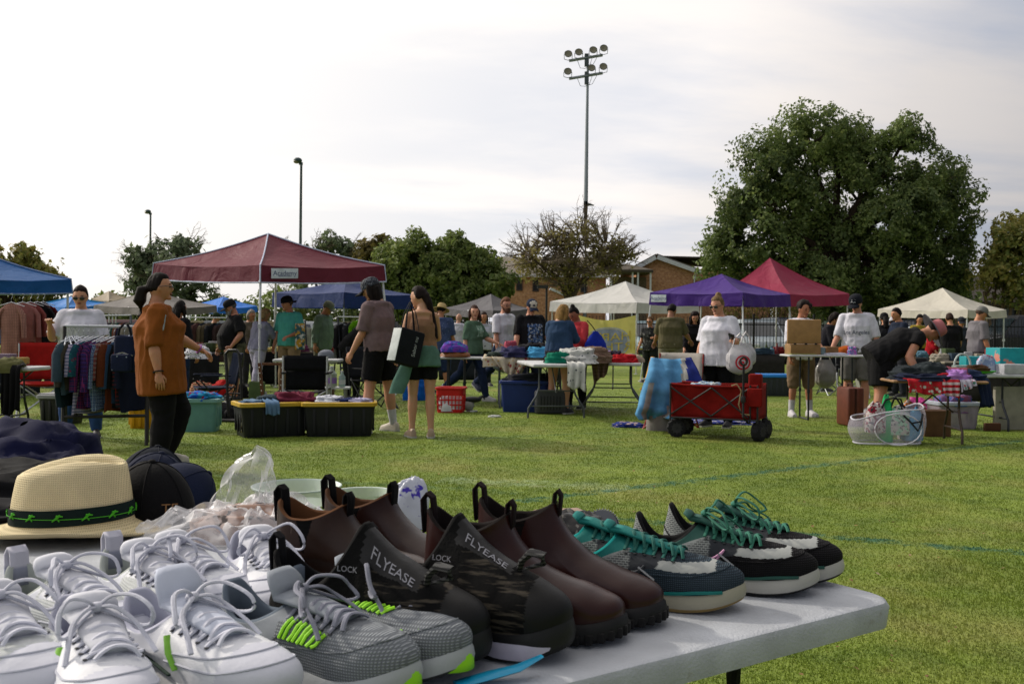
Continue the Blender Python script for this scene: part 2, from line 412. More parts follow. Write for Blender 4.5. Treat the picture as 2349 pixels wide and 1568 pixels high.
def wrinkle(amp=0.006, sc=9.0, seed=0, zs=0.55):
    def f(co, no):
        q = co * np.array([sc, sc, sc * zs]); w = np.stack([vnoise(q * 0.6, seed + 5), vnoise(q * 0.6, seed + 6), vnoise(q * 0.6, seed + 7)], 1)
        r = 1 - np.abs(vnoise(q + w * 1.6, seed)) * 2; r2 = 1 - np.abs(vnoise(q * 2.1 + w, seed + 1)) * 2
        return co + no * (amp * (r * 0.75 + r2 * 0.35))[:, None]
    return f
# ------------------------------------------------------------------ ground and grass
def lawn_nodes(nt, b, blades=False):
    L = nt.links.new
    geo = nt.nodes.new('ShaderNodeNewGeometry').outputs['Position']
    def ns(s, d=3, r=0.6):
        n = nt.nodes.new('ShaderNodeTexNoise'); L(geo, n.inputs[0]); n.inputs['Scale'].default_value = s; n.inputs['Detail'].default_value = d; n.inputs['Roughness'].default_value = r; return n.outputs[0]
    g1, g2, g3, dry = S('#637528'), S('#788a36'), S('#506524'), S('#9c9458')
    c = mix_n(nt, ramp_n(nt, ns(0.35), [(0.35, 0), (0.65, 1)]), g1, g2)
    c = mix_n(nt, math_n(nt, 'MULTIPLY', ramp_n(nt, ns(3.5), [(0.45, 0), (0.62, 1)]), 0.6), c, g3)
    c = mix_n(nt, math_n(nt, 'MULTIPLY', ramp_n(nt, ns(0.8, 4), [(0.50, 0), (0.72, 1)]), 0.5), c, dry)
    c = mix_n(nt, math_n(nt, 'MULTIPLY', ramp_n(nt, ns(2.1, 5), [(0.62, 0), (0.72, 1)]), 0.4), c, S('#7a6a42'))
    c = mix_n(nt, ramp_n(nt, ns(38 if not blades else 60, 2), [(0.60, 0), (0.72, 0.32)]), c, dry)
    c = mix_n(nt, ramp_n(nt, ns(24, 2), [(0.30, 0.14), (0.42, 0)]), c, S('#425a20'))
    sep = nt.nodes.new('ShaderNodeSeparateXYZ'); L(geo, sep.inputs[0]); X, Y = sep.outputs[0], sep.outputs[1]
    wob = ns(6, 3)
    def line(p, q, w, col, k):
        # painted field marking through ground points p and q, worn thin
        nonlocal c
        dx, dy = q[0] - p[0], q[1] - p[1]; ln = math.hypot(dx, dy); nx, ny = -dy / ln, dx / ln
        dist = math_n(nt, 'ABSOLUTE', math_n(nt, 'ADD', math_n(nt, 'ADD', math_n(nt, 'MULTIPLY', X, nx), math_n(nt, 'MULTIPLY', Y, ny)), -(nx * p[0] + ny * p[1])))
        t = math_n(nt, 'ADD', math_n(nt, 'ADD', math_n(nt, 'MULTIPLY', X, dx / ln), math_n(nt, 'MULTIPLY', Y, dy / ln)), -(dx * p[0] + dy * p[1]) / ln)
        inside = math_n(nt, 'MULTIPLY', math_n(nt, 'GREATER_THAN', t, 0.0), math_n(nt, 'LESS_THAN', t, ln))
        band = math_n(nt, 'LESS_THAN', dist, math_n(nt, 'MULTIPLY', math_n(nt, 'POWER', ns(22, 4), 2.2), w * 3.2))
        f = math_n(nt, 'MULTIPLY', math_n(nt, 'MULTIPLY', band, inside), math_n(nt, 'MULTIPLY', ramp_n(nt, ns(9, 4), [(0.38, 0.1), (0.6, 1)]), k))
        c = mix_n(nt, f, c, col)
    teal, wht = S('#1f5a4c'), S('#9fb08a')
    for a, b2, w, col, k in LINES: line(G(*a), G(*b2), w, col, k)
    L(c, b.inputs['Base Color']); setb(b, Roughness=0.75, Specular_IOR_Level=0.2)
    return ns
_t, _w = S('#1f5a4c'), S('#9fb08a')
LINES = [((1190, 1150), (2349, 1010), 0.10, _t, 0.75), ((1290, 1180), (2349, 1268), 0.09, _t, 0.75), ((430, 1085), (1200, 1130), 0.10, _t, 0.35),
         ((1010, 1100), (1440, 1118), 0.22, _w, 0.45), ((60, 1010), (900, 985), 0.14, _w, 0.2), ((1000, 1010), (1420, 990), 0.09, _t, 0.3)]
def build_ground():
    m, nt, b = new_mat('lawn'); ns = lawn_nodes(nt, b)
    bp = nt.nodes.new('ShaderNodeBump'); bp.inputs['Strength'].default_value = 0.7; bp.inputs['Distance'].default_value = 0.03
    nt.links.new(ns(45, 4), bp.inputs['Height']); nt.links.new(bp.outputs[0], b.inputs['Normal'])
    xs = np.linspace(-1, 1, 41); xs = np.sign(xs) * np.abs(xs) ** 3 * 900; ys = np.linspace(0, 1, 60) ** 3 * 1400 - 12
    P = np.array([[(x, y, 0.0) for x in xs] for y in ys])
    tag(MB().grid(P[:, ::-1]).build('ground', m, sharp=0), kind='structure')
    # short lawn blades where they can be told apart
    mg, nt, b = new_mat('grass_blades'); lawn_nodes(nt, b, True)
    tl = nt.nodes.new('ShaderNodeBsdfTranslucent'); nt.links.new(b.inputs['Base Color'].links[0].from_socket, tl.inputs[0]); mx = nt.nodes.new('ShaderNodeMixShader'); mx.inputs[0].default_value = 0.5
    nt.links.new(b.outputs[0], mx.inputs[1]); nt.links.new(tl.outputs[0], mx.inputs[2]); nt.links.new(mx.outputs[0], nt.nodes['Material Output'].inputs[0])
    rng = np.random.default_rng(3); N = 520000
    Y = 2.3 * (23.0 / 2.3) ** rng.random(N); X = (rng.random(N) * 2 - 1) * (Y * 0.56 + 0.3)
    h = (0.005 + 0.009 * rng.random(N)) * np.clip((24 - Y) / 8, 0.15, 1) * (1 + 0.35 * vnoise(np.stack([X * 3, Y * 3, 0 * X], 1), 9)); w = 0.0012 + 0.0004 * Y ** 0.9
    a = rng.random(N) * 2 * pi; ln = (rng.random(N) - 0.2) * 0.9; b2 = rng.random(N) * 2 * pi
    base = np.stack([X, Y, np.zeros(N)], 1); side = np.stack([np.cos(a), np.sin(a), 0 * a], 1) * w[:, None]
    tip = base + np.stack([np.cos(b2) * ln * h, np.sin(b2) * ln * h, h], 1)
    v = np.stack([base - side, base + side, tip], 1).reshape(-1, 3)
    me = bpy.data.meshes.new('grass'); me.vertices.add(3 * N); me.vertices.foreach_set('co', v.ravel()); me.loops.add(3 * N); me.polygons.add(N)
    me.loops.foreach_set('vertex_index', np.arange(3 * N)); me.polygons.foreach_set('loop_start', np.arange(N) * 3); me.update(); me.validate()
    me.materials.append(mg); tag(link('grass', me), 'short green and straw coloured lawn grass covering the field', 'grass', kind='stuff')
build_ground()
def litter():
    rg = np.random.default_rng(8); n = 700; Y = 2.5 * 7 ** rg.random(n); P = np.stack([(rg.random(n) * 2 - 1) * Y * .55, Y, .012 + .006 * rg.random(n)], 1)
    o = None; v = quads(P, np.tile([0, 0, 1.0], (n, 1)), .011, rg, .5); tag(quad_mesh('fallen_leaves', v, M('#8a7446', kind='blotch', col2='#6a5230', col3='#b0a27c', sc=1), None), 'small dry brown leaves and straw bits lying on the lawn', 'leaves', kind='stuff')
# ------------------------------------------------------------------ trees
def quads(cen, nrm, size, rng, jitter=0.9):
    """many leaf faces: centres (N,3), rough outward normals, sizes"""
    N = len(cen); n = nrm + (rng.random((N, 3)) * 2 - 1) * jitter; n /= np.linalg.norm(n, axis=1)[:, None] + 1e-9
    r = rng.random((N, 3)) * 2 - 1; a = np.cross(n, r); a /= np.linalg.norm(a, axis=1)[:, None] + 1e-9; b = np.cross(n, a)
    s = size * (0.6 + 0.8 * rng.random(N)); a *= s[:, None]; b *= (s * 0.55)[:, None]
    v = np.stack([cen - a, cen - b + n * s[:, None] * 0.15, cen + a, cen + b + n * s[:, None] * 0.15], 1).reshape(-1, 3)
    return v
def quad_mesh(name, v, mat, parent):
    N = len(v) // 4; me = bpy.data.meshes.new(name); me.vertices.add(4 * N); me.vertices.foreach_set('co', v.ravel()); me.loops.add(4 * N); me.polygons.add(N)
    me.loops.foreach_set('vertex_index', np.arange(4 * N)); me.polygons.foreach_set('loop_start', np.arange(N) * 4); me.update(); me.validate(); me.materials.append(mat)
    return link(name, me, parent)
def tree(label, base, blobs, leaf, n, mats, trunk_r=0.3, bark='#3a3026', seed=0, twigs=0, group='trees beyond the field', name='shade_tree', thr=-0.25, fork=0.28, clump=0.45, twig_col='#75695c', stems=1):
    """blobs: (x, z, r, y) crown lobes in metres relative to the trunk base"""
    rng = np.random.default_rng(seed); t = thing(name, label, 'tree', base, 0, group); top = max(z + r for x, z, r, y in blobs)
    B = MB(); tips = []
    hf = top * fork
    for k in range(stems):
        ox = (k - (stems - 1) / 2) * trunk_r * 2.2
        B.tube([(ox, 0, -0.2), (ox * 1.1, 0, 0.4), (ox * 1.6, 0, hf * 0.6), (ox * 2.2, 0, hf)], [trunk_r * 1.35, trunk_r, trunk_r * 0.85, trunk_r * 0.75], 10)
    for i, (x, z, r, y) in enumerate(blobs):
        s = V(((i % stems - (stems - 1) / 2) * trunk_r * 4.4, 0, hf * 0.92)); e = V((x, y, z)); q = (e - s)
        m1 = s + q * 0.4 + V((-q.x * 0.12, 0, q.z * 0.10 + 0.05 * q.length)); m2 = s + q * 0.72 + V((0, 0, 0.05 * q.length))
        B.tube([s, m1, m2, e], [trunk_r * 0.55, trunk_r * 0.38, trunk_r * 0.24, trunk_r * 0.1], 7); tips.append(e)
        for k in range(5):
            d = V(rng.normal(size=3)).normalized(); d.z = abs(d.z) * 0.8; o = m2 + (e - m2) * (k / 5)
            B.tube([o, o + d * r * 0.45 + V((0, 0, 0.1 * r)), o + d * r * 0.9], [trunk_r * 0.16, trunk_r * 0.1, trunk_r * 0.04], 5)
    B.build('trunk', M(bark, kind='bark', rough=0.95, spec=0.1), t)
    if twigs:
        Tm = MB()
        for i in range(twigs):
            x, z, r, y = blobs[i % len(blobs)]; u = V(rng.normal(size=3)).normalized(); u.z = abs(u.z) * 1.1 - 0.25; u.normalize()
            c = V((x, y, z)); p0 = c + u * r * 0.35; p1 = c + u * r * 0.95; p2 = c + u * r * (1.25 + 0.35 * rng.random()) + V((0, 0, 0.25 * r * rng.random()))
            Tm.tube([p0, p1, p2], [0.05, 0.03, 0.012], 4)
            for k in range(6):
                o = p0.lerp(p2, 0.3 + 0.7 * rng.random()); d = (u + V(rng.normal(size=3)) * 0.6).normalized()
                e = o + d * r * (0.25 + 0.3 * rng.random()); Tm.tube([o, e], [0.018, 0.006], 3)
                for q in range(2):
                    o2 = o.lerp(e, 0.3 + 0.6 * rng.random()); Tm.tube([o2, o2 + (d + V(rng.normal(size=3)) * 0.7).normalized() * r * 0.18], [0.01, 0.005], 3)
        Tm.build('bare_twigs', M(twig_col, kind='bark', rough=0.95, spec=0.1), t)
    vol = np.array([r ** 2.3 for x, z, r, y in blobs]); pick = rng.choice(len(blobs), n, p=vol / vol.sum()); bl = np.array(blobs)[pick]
    u = rng.normal(size=(n, 3)); u /= np.linalg.norm(u, axis=1)[:, None]; rad = rng.random(n) ** 0.42
    cen = np.stack([bl[:, 0], bl[:, 3], bl[:, 1]], 1)
    bump = 1 + 0.34 * fbm(cen * 0.31 + u * 2.3, 3, seed)
    P = cen + u * (bl[:, 2] * rad * bump)[:, None] * np.array([1, 1, 0.92])
    dens = vnoise(P / clump, seed + 3) + 0.5 * vnoise(P / clump * 2.3, seed + 4); ok = (dens > thr) & (P[:, 2] > 0.6); P, u = P[ok], u[ok]
    quad_mesh('crown', quads(P, u, leaf, rng), mats, t); return t
litter()
LM1 = leaf_mat('#435430', '#687a40', '#939c5a'); LM2 = leaf_mat('#4c5e30', '#728242', '#969c58'); LM3 = leaf_mat('#4b4a22', '#6a6030', '#8c7a3e'); LM4 = leaf_mat('#66733a', '#8a8644', '#ae9a54')  # last set is lightened, a backlit glow put into its leaf colours
LM5 = leaf_mat('#4e5c46', '#6c7a58', '#8c9678')  # pale hazy leaf tones, backlit glow painted into the colour
def bl(lst, Y, bx):
    """lobes read off the photo (x, y, r in pixels; dy in metres) at distance Y, relative to the trunk base at pixel column bx"""
    b0 = AT(bx, 760, Y); k = Y / FD; out = []
    for x, y, r, *dy in lst:
        p = AT(x, y, Y); out.append((p.x - b0.x, p.z, r * k, dy[0] if dy else random.uniform(-0.5, 0.5) * r * k))
    return (b0.x, Y, 0), out
def trees():
    b, q = bl([(1850, 320, 100), (1760, 385, 100), (1930, 330, 95), (1710, 480, 95), (1830, 450, 120), (1670, 575, 85), (1740, 580, 110), (1990, 400, 120), (2060, 330, 75), (2120, 420, 100), (2180, 480, 85),
               (2040, 520, 130), (2160, 570, 95), (1920, 560, 130), (1880, 660, 110), (2050, 640, 110), (2170, 640, 80), (1990, 650, 120), (1790, 660, 80), (1620, 620, 35), (2200, 400, 45)], 52, 1912)
    q = [(x, z, r * .86, y) for x, z, r, y in q]
    tree('huge spreading dark green oak behind the purple and crimson canopies', b, q, 0.10, 250000, LM1, 0.55, seed=11, thr=-0.10, clump=0.75)
    b, q = bl([(2300, 560, 60), (2340, 530, 50), (2280, 620, 60), (2350, 600, 70), (2320, 660, 55), (2400, 560, 70)], 50, 2300)
    tree('olive and rust multi stemmed tree at the right edge of the photo', b, q, 0.13, 15000, LM4, 0.10, seed=12, stems=5, thr=-0.1, bark='#6a5a48', clump=0.6, fork=0.45)
    b, q = bl([(900, 590, 45), (960, 585, 55), (1040, 580, 50), (1090, 610, 60), (1010, 640, 80), (920, 640, 70), (1130, 660, 55), (860, 640, 50), (1060, 690, 70), (960, 700, 70), (1045, 555, 22)], 62, 1010)
    tree('wide low dark green tree behind the navy canopy', b, q, 0.14, 60000, LM2, 0.35, seed=13, thr=-0.3, clump=0.8)
    b, q = bl([(1270, 560, 45), (1330, 545, 55), (1390, 570, 50), (1230, 600, 55), (1300, 615, 60), (1370, 620, 55), (1420, 590, 40), (1210, 580, 40), (1290, 650, 40)], 66, 1305)
    tree('half bare brown tree standing in front of the brick apartments', b, q, 0.12, 11500, leaf_mat('#76713f', '#948a52', '#a89c66'), 0.27, bark='#5e5246', seed=14, twigs=260, thr=0.02, clump=0.8, fork=0.35)
    b, q = bl([(375, 590, 55), (420, 570, 40), (330, 600, 42), (320, 650, 45), (400, 640, 60), (450, 630, 40), (350, 690, 50), (440, 680, 50), (480, 690, 30)], 85, 380)
    tree('grey green open tree to the left of the maroon canopy', b, q, 0.24, 13000, LM5, 0.42, seed=15, twigs=70, thr=0.05, clump=1.0, twig_col='#4a4236')
    b, q = bl([(0, 610, 55), (50, 590, 40), (100, 625, 45), (30, 650, 60), (130, 650, 30), (-60, 610, 60), (80, 690, 50)], 70, 20)
    tree('yellow green tree behind the bright blue canopy at the left edge', b, q, 0.2, 14000, LM4, 0.35, seed=16, thr=-0.05, clump=0.9)
    b, q = bl([(760, 560, 35), (790, 580, 40), (720, 575, 30), (650, 570, 22), (830, 590, 35), (750, 620, 50), (690, 650, 40), (650, 680, 30)], 100, 745)
    tree('pale feathery tree rising behind the maroon canopy roof', b, q, 0.26, 6500, LM5, 0.35, seed=17, twigs=60, thr=0.15, clump=1.1, twig_col='#6a5f50')
    b, q = bl([(880, 565, 35), (850, 585, 40), (830, 620, 40)], 75, 850)
    tree('small rusty brown tree between the pale tree and the wide green tree', b, q, 0.2, 5000, LM3, 0.22, seed=18, thr=-0.1, clump=0.8)
    b, q = bl([(190, 735, 40), (120, 730, 45), (40, 735, 50), (250, 730, 30), (-30, 735, 50)], 95, 110)
    tree('low dark tree mass under the blue canopy roof at the far side', b, q, 0.3, 7000, LM1, 0.3, seed=19, thr=-0.4, clump=1.0)
    b, q = bl([(2110, 705, 50), (2060, 715, 45), (2190, 700, 45), (2010, 700, 50)], 56, 2100)
    tree('dark undergrowth tree beneath the huge oak beside the tan house', b, q, 0.16, 9000, LM1, 0.2, seed=20, thr=-0.3, clump=0.7)
    # bare hedge of upright stems behind the iron fence
    for k, (x0, x1, lab) in enumerate(((1640, 1740, 'bare brown stems hedge behind the fence below the purple canopy'), (1745, 1830, 'bare brown stems hedge behind the fence below the crimson canopy'))):
        t = thing('hedge', lab, 'hedge', (AT((x0 + x1) / 2, 760, 47).x, 47, 0), 0, 'bare hedges behind the fence'); mb = MB(); rng = random.Random(k)
        w = (x1 - x0) * 47 / FD
        for i in range(70):
            x = rng.uniform(-w / 2, w / 2); y = rng.uniform(-0.4, 0.4); mb.tube([(x, y, 0), (x + rng.uniform(-.2, .2), y, 1.2), (x + rng.uniform(-.4, .4), y, rng.uniform(2.0, 2.9))], [0.035, 0.025, 0.01], 4)
        mb.build('stems', M('#6b5240', kind='bark', rough=0.95), t)
        rg = np.random.default_rng(k); P = np.stack([rg.uniform(-w / 2, w / 2, 900), rg.uniform(-.5, .5, 900), rg.uniform(0.5, 2.9, 900)], 1)
        quad_mesh('dry_leaves', quads(P, np.tile([0, -1.0, 0], (900, 1)), 0.08, rg), LM3, t)
trees()
# ------------------------------------------------------------------ buildings
BRICK = M('#b98a66', kind='brick', col2='#8a5c40', sc=1.2, rough=0.95, spec=0.1); BRICK2 = M('#c09a72', kind='brick', col2='#96704e', sc=1.2, rough=0.95, spec=0.1)
ROOF = M('#5a544c', kind='shingle', rough=0.95, spec=0.1); ROOF2 = M('#7a746a', kind='shingle', rough=0.95, spec=0.1); TRIM = M('#b8bcc0', rough=0.6, bump=0.05); DARKWIN = M('#20262c', rough=0.15, spec=0.6, bump=0.0, var=0.1); TANWALL = M('#6d5a45', kind='brick', col2='#5c4a38', sc=1.0, rough=0.95, spec=0.1)
def prism(mb, poly, y0, y1, m=0):
    n = len(poly); vs = [(x, y0, z) for x, z in poly] + [(x, y1, z) for x, z in poly]
    fs = [tuple(range(n)), tuple(range(2 * n - 1, n - 1, -1))] + [(i, n + i, n + (i + 1) % n, (i + 1) % n) for i in range(n)]
    return mb.add(vs, fs, m)
def slab(mb, a, b, y0, y1, th, m=0):
    """sloping roof slab from (x,z) a to b"""
    d = V((b[0] - a[0], 0, b[1] - a[1])).normalized(); n = V((-d.z, 0, d.x)); n = n if n.z > 0 else -n
    P = [(a[0], a[1]), (b[0], b[1]), (b[0] + n.x * th, b[1] + n.z * th), (a[0] + n.x * th, a[1] + n.z * th)]
    return prism(mb, P, y0, y1, m)
def windows(t, lst, Y, y=None):
    for x0, z0, x1, z1 in lst:
        w = MB(); cx, cz = (x0 + x1) / 2, (z0 + z1) / 2
        w.box((x0 - .04, y - .03, cz), (.08, .12, z1 - z0 + .16)); w.box((x1 + .04, y - .03, cz), (.08, .12, z1 - z0 + .16)); w.box((cx, y - .032, z1 + .04), (x1 - x0, .12, .08)); w.box((cx, y - .034, z0 - .04), (x1 - x0, .14, .08)); w.box((cx, y - .025, cz), (x1 - x0, .05, .05))
        o = w.build('window', M('#4a4038', rough=.6), t); MB().box((cx, y - .008, cz), (x1 - x0, .03, z1 - z0)).build('pane', DARKWIN, o)
def buildings():
    Y = 82; k = Y / FD
    def X(px): return AT(px, 753, Y).x
    def Z(px, py): return AT(px, py, Y).z
    # brick house with the gable towards the field
    cx = X(1520); t = thing('apartment_house', 'brown brick apartment block with white edged gable right of the floodlight pole', 'building', (cx, Y, 0), 0, 'brick apartments behind the field')
    xl, xr, xp = X(1458) - cx, X(1588) - cx, X(1503) - cx; ze, zp = Z(1460, 612), Z(1503, 586)
    w = MB(); prism(w, [(xl, 0), (xr, 0), (xr, ze), (xp, zp), (xl, ze)], 0, 12); w.build('wall', BRICK, t)
    r = MB(); slab(r, (xp, zp), (xl - .5, ze - .25), -.4, 12, .14); slab(r, (xp, zp), (xr + 6, zp - .15), 1.5, 12, .12); slab(r, (xp, zp + .003), (xr + .5, ze - .3), -.4, 1.49, .14); ro = r.build('roof', ROOF, t)
    f = MB(); slab(f, (xp, zp - .32), (xl - .55, ze - .58), -.52, -.41, .34); slab(f, (xp, zp - .32), (xr + .55, ze - .62), -.52, -.41, .34); f.build('fascia', TRIM, ro)
    d = MB(); d.tube([(xr + .25, -.1, ze - .5), (xr + .12, -.1, ze - 1.0), (xr + .12, -.1, 0)], .07, 6); d.build('downpipe', TRIM, t)
    w = MB(); prism(w, [(xr, 0), (xr + 7, 0), (xr + 7, ze), (xr, ze)], 2, 12); w.build('side_wall', BRICK, t)
    # two storey block to the left, roof slope facing the field
    cx = X(1220); t = thing('apartment_house', 'two storey brick apartment block with dark windows behind the half bare tree', 'building', (cx, Y + 4, 0), 0, 'brick apartments behind the field')
    xl, xr = X(1158) - cx, X(1400) - cx; ze, zp = Z(1200, 621), Z(1200, 597)
    MB().box(((xl + xr) / 2, 5, ze / 2), (xr - xl, 10, ze)).build('wall', BRICK2, t)
    r = MB(); hx0, hx1 = xl - .6, xr + .6
    r.add([(hx0, -.7, ze - .1), (hx1, -.7, ze - .1), (hx1, 4, zp + .9), (hx0, 4, zp + .9), (hx1, 11, ze), (hx0, 11, ze)], [(0, 1, 2, 3), (3, 2, 4, 5), (0, 3, 5), (1, 4, 2)]); ro = r.build('roof', ROOF2, t)
    MB().box(((hx0 + hx1) / 2, -.72, ze - .2), (hx1 - hx0, .12, .24)).build('gutter', TRIM, ro)
    windows(t, [(X(a) - cx, Z(a, b2), X(c) - cx, Z(a, d2)) for a, d2, c, b2 in ((1186, 632, 1197, 660), (1225, 634, 1236, 662), (1186, 700, 1198, 728), (1275, 705, 1288, 728), (1340, 640, 1352, 664))], Y, 0)
    # low entrance gable
    cx = X(1290); t = thing('entrance_porch', 'small brick entrance gable in front of the two storey block', 'building', (cx, Y - 3, 0)); xl, xr, xp = X(1268) - cx, X(1330) - cx, X(1262) - cx
    w = MB(); prism(w, [(xl - 4, 0), (xr - .8, 0), (xr - .8, Z(1305, 690)), (xl - .4, Z(1268, 668)), (xl - 4, Z(1268, 690))], 0, 3); w.build('wall', BRICK, t)
    f = MB(); slab(f, (xl - .4, Z(1268, 668)), (xr - .4, Z(1310, 694)), -.15, 3, .2); f.build('roof', TRIM, t)
    # stair pavilion
    cx = X(1432); t = thing('stair_shelter', 'open stair shelter with hipped grey roof and thin posts between the brick blocks', 'shelter', (cx, Y - 2, 0)); r = MB(); a, b2 = X(1385) - cx, X(1482) - cx; ze, zp = Z(1430, 625), Z(1430, 609)
    r.add([(a, -2, ze), (b2, -2, ze), (b2, 2, ze), (a, 2, ze), (0, 0, zp), (a, -2, ze - .2), (b2, -2, ze - .2), (b2, 2, ze - .2), (a, 2, ze - .2)], [(0, 1, 4), (1, 2, 4), (2, 3, 4), (3, 0, 4), (5, 6, 1, 0), (6, 7, 2, 1), (7, 8, 3, 2), (8, 5, 0, 3), (8, 7, 6, 5)]); r.build('roof', ROOF, t)
    for x in (a + .2, a + 1.9, b2 - 1.2, b2 - .2): MB().box((x, -1.8, ze / 2 - .1), (.13, .13, ze - .2)).build('post', TRIM, t)
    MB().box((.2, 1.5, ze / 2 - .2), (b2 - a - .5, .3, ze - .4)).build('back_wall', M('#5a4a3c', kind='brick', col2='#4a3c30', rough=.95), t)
    # long low house right of the oak
    Y2 = 72; cx = AT(2200, 753, Y2).x; t = thing('low_house', 'long low tan house with dark roof behind the right white canopy', 'building', (cx, Y2, 0)); xl, xr = AT(1860, 753, Y2).x - cx, AT(2420, 753, Y2).x - cx; ze = AT(2200, 692, Y2).z
    MB().box(((xl + xr) / 2, 4, ze / 2), (xr - xl, 8, ze)).build('wall', TANWALL, t)
    r = MB(); r.add([(xl - .5, -1.2, ze), (xr + .5, -1.2, ze), (xr + .5, 4, ze + 2.2), (xl - .5, 4, ze + 2.2), (xr + .5, 9, ze), (xl - .5, 9, ze), (xl - .5, -1.2, ze - .3), (xr + .5, -1.2, ze - .3)], [(0, 1, 2, 3), (3, 2, 4, 5), (6, 7, 1, 0)]); r.build('roof', M('#38322e', kind='shingle', rough=.95), t)
    windows(t, [(AT(x, 753, Y2).x - cx, .6, AT(x + w_, 753, Y2).x - cx, ze - .45) for x, w_ in ((2055, 26), (2250, 90))], Y2, 0)
    for x in (2045, 2245, 2345): MB().box((AT(x, 753, Y2).x - cx, -1.0, ze / 2 - .16), (.22, .22, ze - .34)).build('porch_post', M('#8a7a62', rough=.8), t)
buildings()
# ------------------------------------------------------------------ floodlight poles
GALV = metal('#8d949a', metal=0.3, rough=0.5); LAMPB = M('#3a4a4c', rough=.5, metal=.3); LENS = M('#6d6a55', rough=.25, bump=.3, kind='specks', col2='#2b2b26', sc=.5)
def flood_head(t, c, s=0.42):
    """one round floodlight on a bracket, facing the field"""
    h = MB(); A = (V((1, 0, 0)), V((0, .35, .94)), V((0, -.94, .35)))
    T = Matrix.Translation(V(c)) @ Matrix.Rotation(R(70), 4, 'X'); o = len(h.v)
    h.lathe([(0.02, -.55), (.25, -.5), (.62, -.2), (.9, .1), (.97, .32), (.9, .34)], 14); h.v[o:] = [tuple(T @ (V(p) * s)) for p in h.v[o:]]; hd = h.build('lamp_head', LAMPB, t)
    l = MB(); l.lathe([(.01, .2), (.5, .22), (.89, .3)], 14); l.v[:] = [tuple(T @ (V(p) * s)) for p in l.v]; l.build('lens', LENS, hd)
    b = MB(); q = V(c); b.tube([q + V((-s * .98, .05, 0)), q + V((-s * .9, .1, -s * 1.05)), q + V((0, .1, -s * 1.3)), q + V((s * .9, .1, -s * 1.05)), q + V((s * .98, .05, 0))], .03, 5); b.build('bracket', GALV, hd)
def poles():
    Y = 80; x0 = AT(1341, 753, Y).x; t = thing('floodlight_pole', 'tall grey steel pole carrying seven round floodlights on two bars', 'floodlight pole', (x0, Y, 0)); top = AT(1345, 128, Y).z
    p = MB(); p.tube([(0, 0, 0), (0, 0, top * .5), (0.06, 0, top)], [.24, .18, .09], 14); p.build('pole', GALV, t)
    def P(px, py): q = AT(px, py, Y); return V((q.x - x0, 0, q.z))
    for (a, b2, lamps) in (((1305, 141), (1382, 128), ((1303, 128), (1327, 124), (1360, 119), (1384, 115))), ((1305, 182), (1382, 169), ((1302, 168), (1356, 160), (1383, 157)))):
        c = MB(); pa, pb = P(*a), P(*b2); c.tube([pa + V((0, -.15, 0)), pb + V((0, -.15, 0))], .12, 6); c.build('crossarm', GALV, t)
        e = MB(); m = pa.lerp(pb, .48); e.box(m + V((.12, -.1, -.15)), (.32, .3, 1.0)); e.build('junction_box', M('#454d50', rough=.5), t)
        for l in lamps: flood_head(t, P(*l) + V((0, -.35, 0)), .34)
        w = MB()
        for u in (.25, .7, .85):
            q = pa.lerp(pb, u); w.tube([q, q + (m - q) * .4 + V((0, 0, -.7)), m + V((0, 0, -.8))], .02, 4)
        w.build('wiring', LAMPB, t)
    q = P(1352, 471); s = MB(); s.tube([V((.1, 0, q.z + .1)), q + V((.35, -.1, 0))], [.14, .05], 6); s.build('horn_bracket', LAMPB, t)
    for (px, py, Y, lab) in ((690, 372, 140, 'slim dark floodlight pole rising behind the maroon canopy'), (346, 488, 195, 'thinnest floodlight pole beside the grey green tree')):
        x0 = AT(px - 3, 753, Y).x; top = AT(px, py, Y).z; t = thing('floodlight_pole', lab, 'floodlight pole', (x0, Y, 0), 0, 'distant floodlight poles')
        p = MB(); p.tube([(0, 0, 0), (.1, 0, top)], [.25, .17], 10); p.build('pole', M('#4a5558', rough=.6), t)
        h = MB(); h.ell((-.35, -.2, top + .2), (.62, .62, .42), n=12); h.box((.05, 0, top - .2), (.5, .4, .35)); h.build('lamp_head', LAMPB, t)
        h = MB(); h.ell((-.5, -.3, top + .02), (.45, .5, .28), n=12); h.build('lens', LENS, t)
    # thin wall lamp post near the apartments
    Y = 62; x0 = AT(1253, 753, Y).x; t = thing('lamp_post', 'thin black lamp post in front of the brick apartments', 'lamp post', (x0, Y, 0)); top = AT(1253, 658, Y).z
    MB().tube([(0, 0, 0), (0, 0, top)], .07, 8).build('pole', M('#2c2c2c', rough=.5), t); MB().box((-.25, 0, top), (.7, .3, .18)).build('lamp_head', M('#2c2c2c', rough=.5), t)
poles()
# ------------------------------------------------------------------ fence and parked cars
IRON = M('#1b1c1e', rough=.5, metal=.4)
def fence():
    Y = 36; x0, x1 = AT(900, 753, Y).x, AT(2420, 753, Y).x; n = 11; w = (x1 - x0) / n
    t = thing('iron_fence', 'black iron picket fence between the field and the parked cars', 'fence', ((x0 + x1) / 2, Y, 0))
    for i in range(n):
        mb = MB(); c = x0 + w * (i + .5) - (x0 + x1) / 2
        for z in (.2, 1.5): mb.box((c, 0, z), (w - .08, .035, .04))
        for k in range(int(w / .125)): mb.box((c - w / 2 + .1 + k * .125, -.002, .9), (.018, .018, 1.75))
        mb.build('fence_panel', IRON, t)
    for i in range(n + 1): MB().box((x0 + w * i - (x0 + x1) / 2, .002, .95), (.07, .07, 1.9)).build('post', IRON, t)
fence()
TYRE = M('#17171a', rough=.9, bump=.4); GLASS = M('#1a2228', rough=.08, spec=.8, bump=0, var=.1); RIM = metal('#8a8d90')
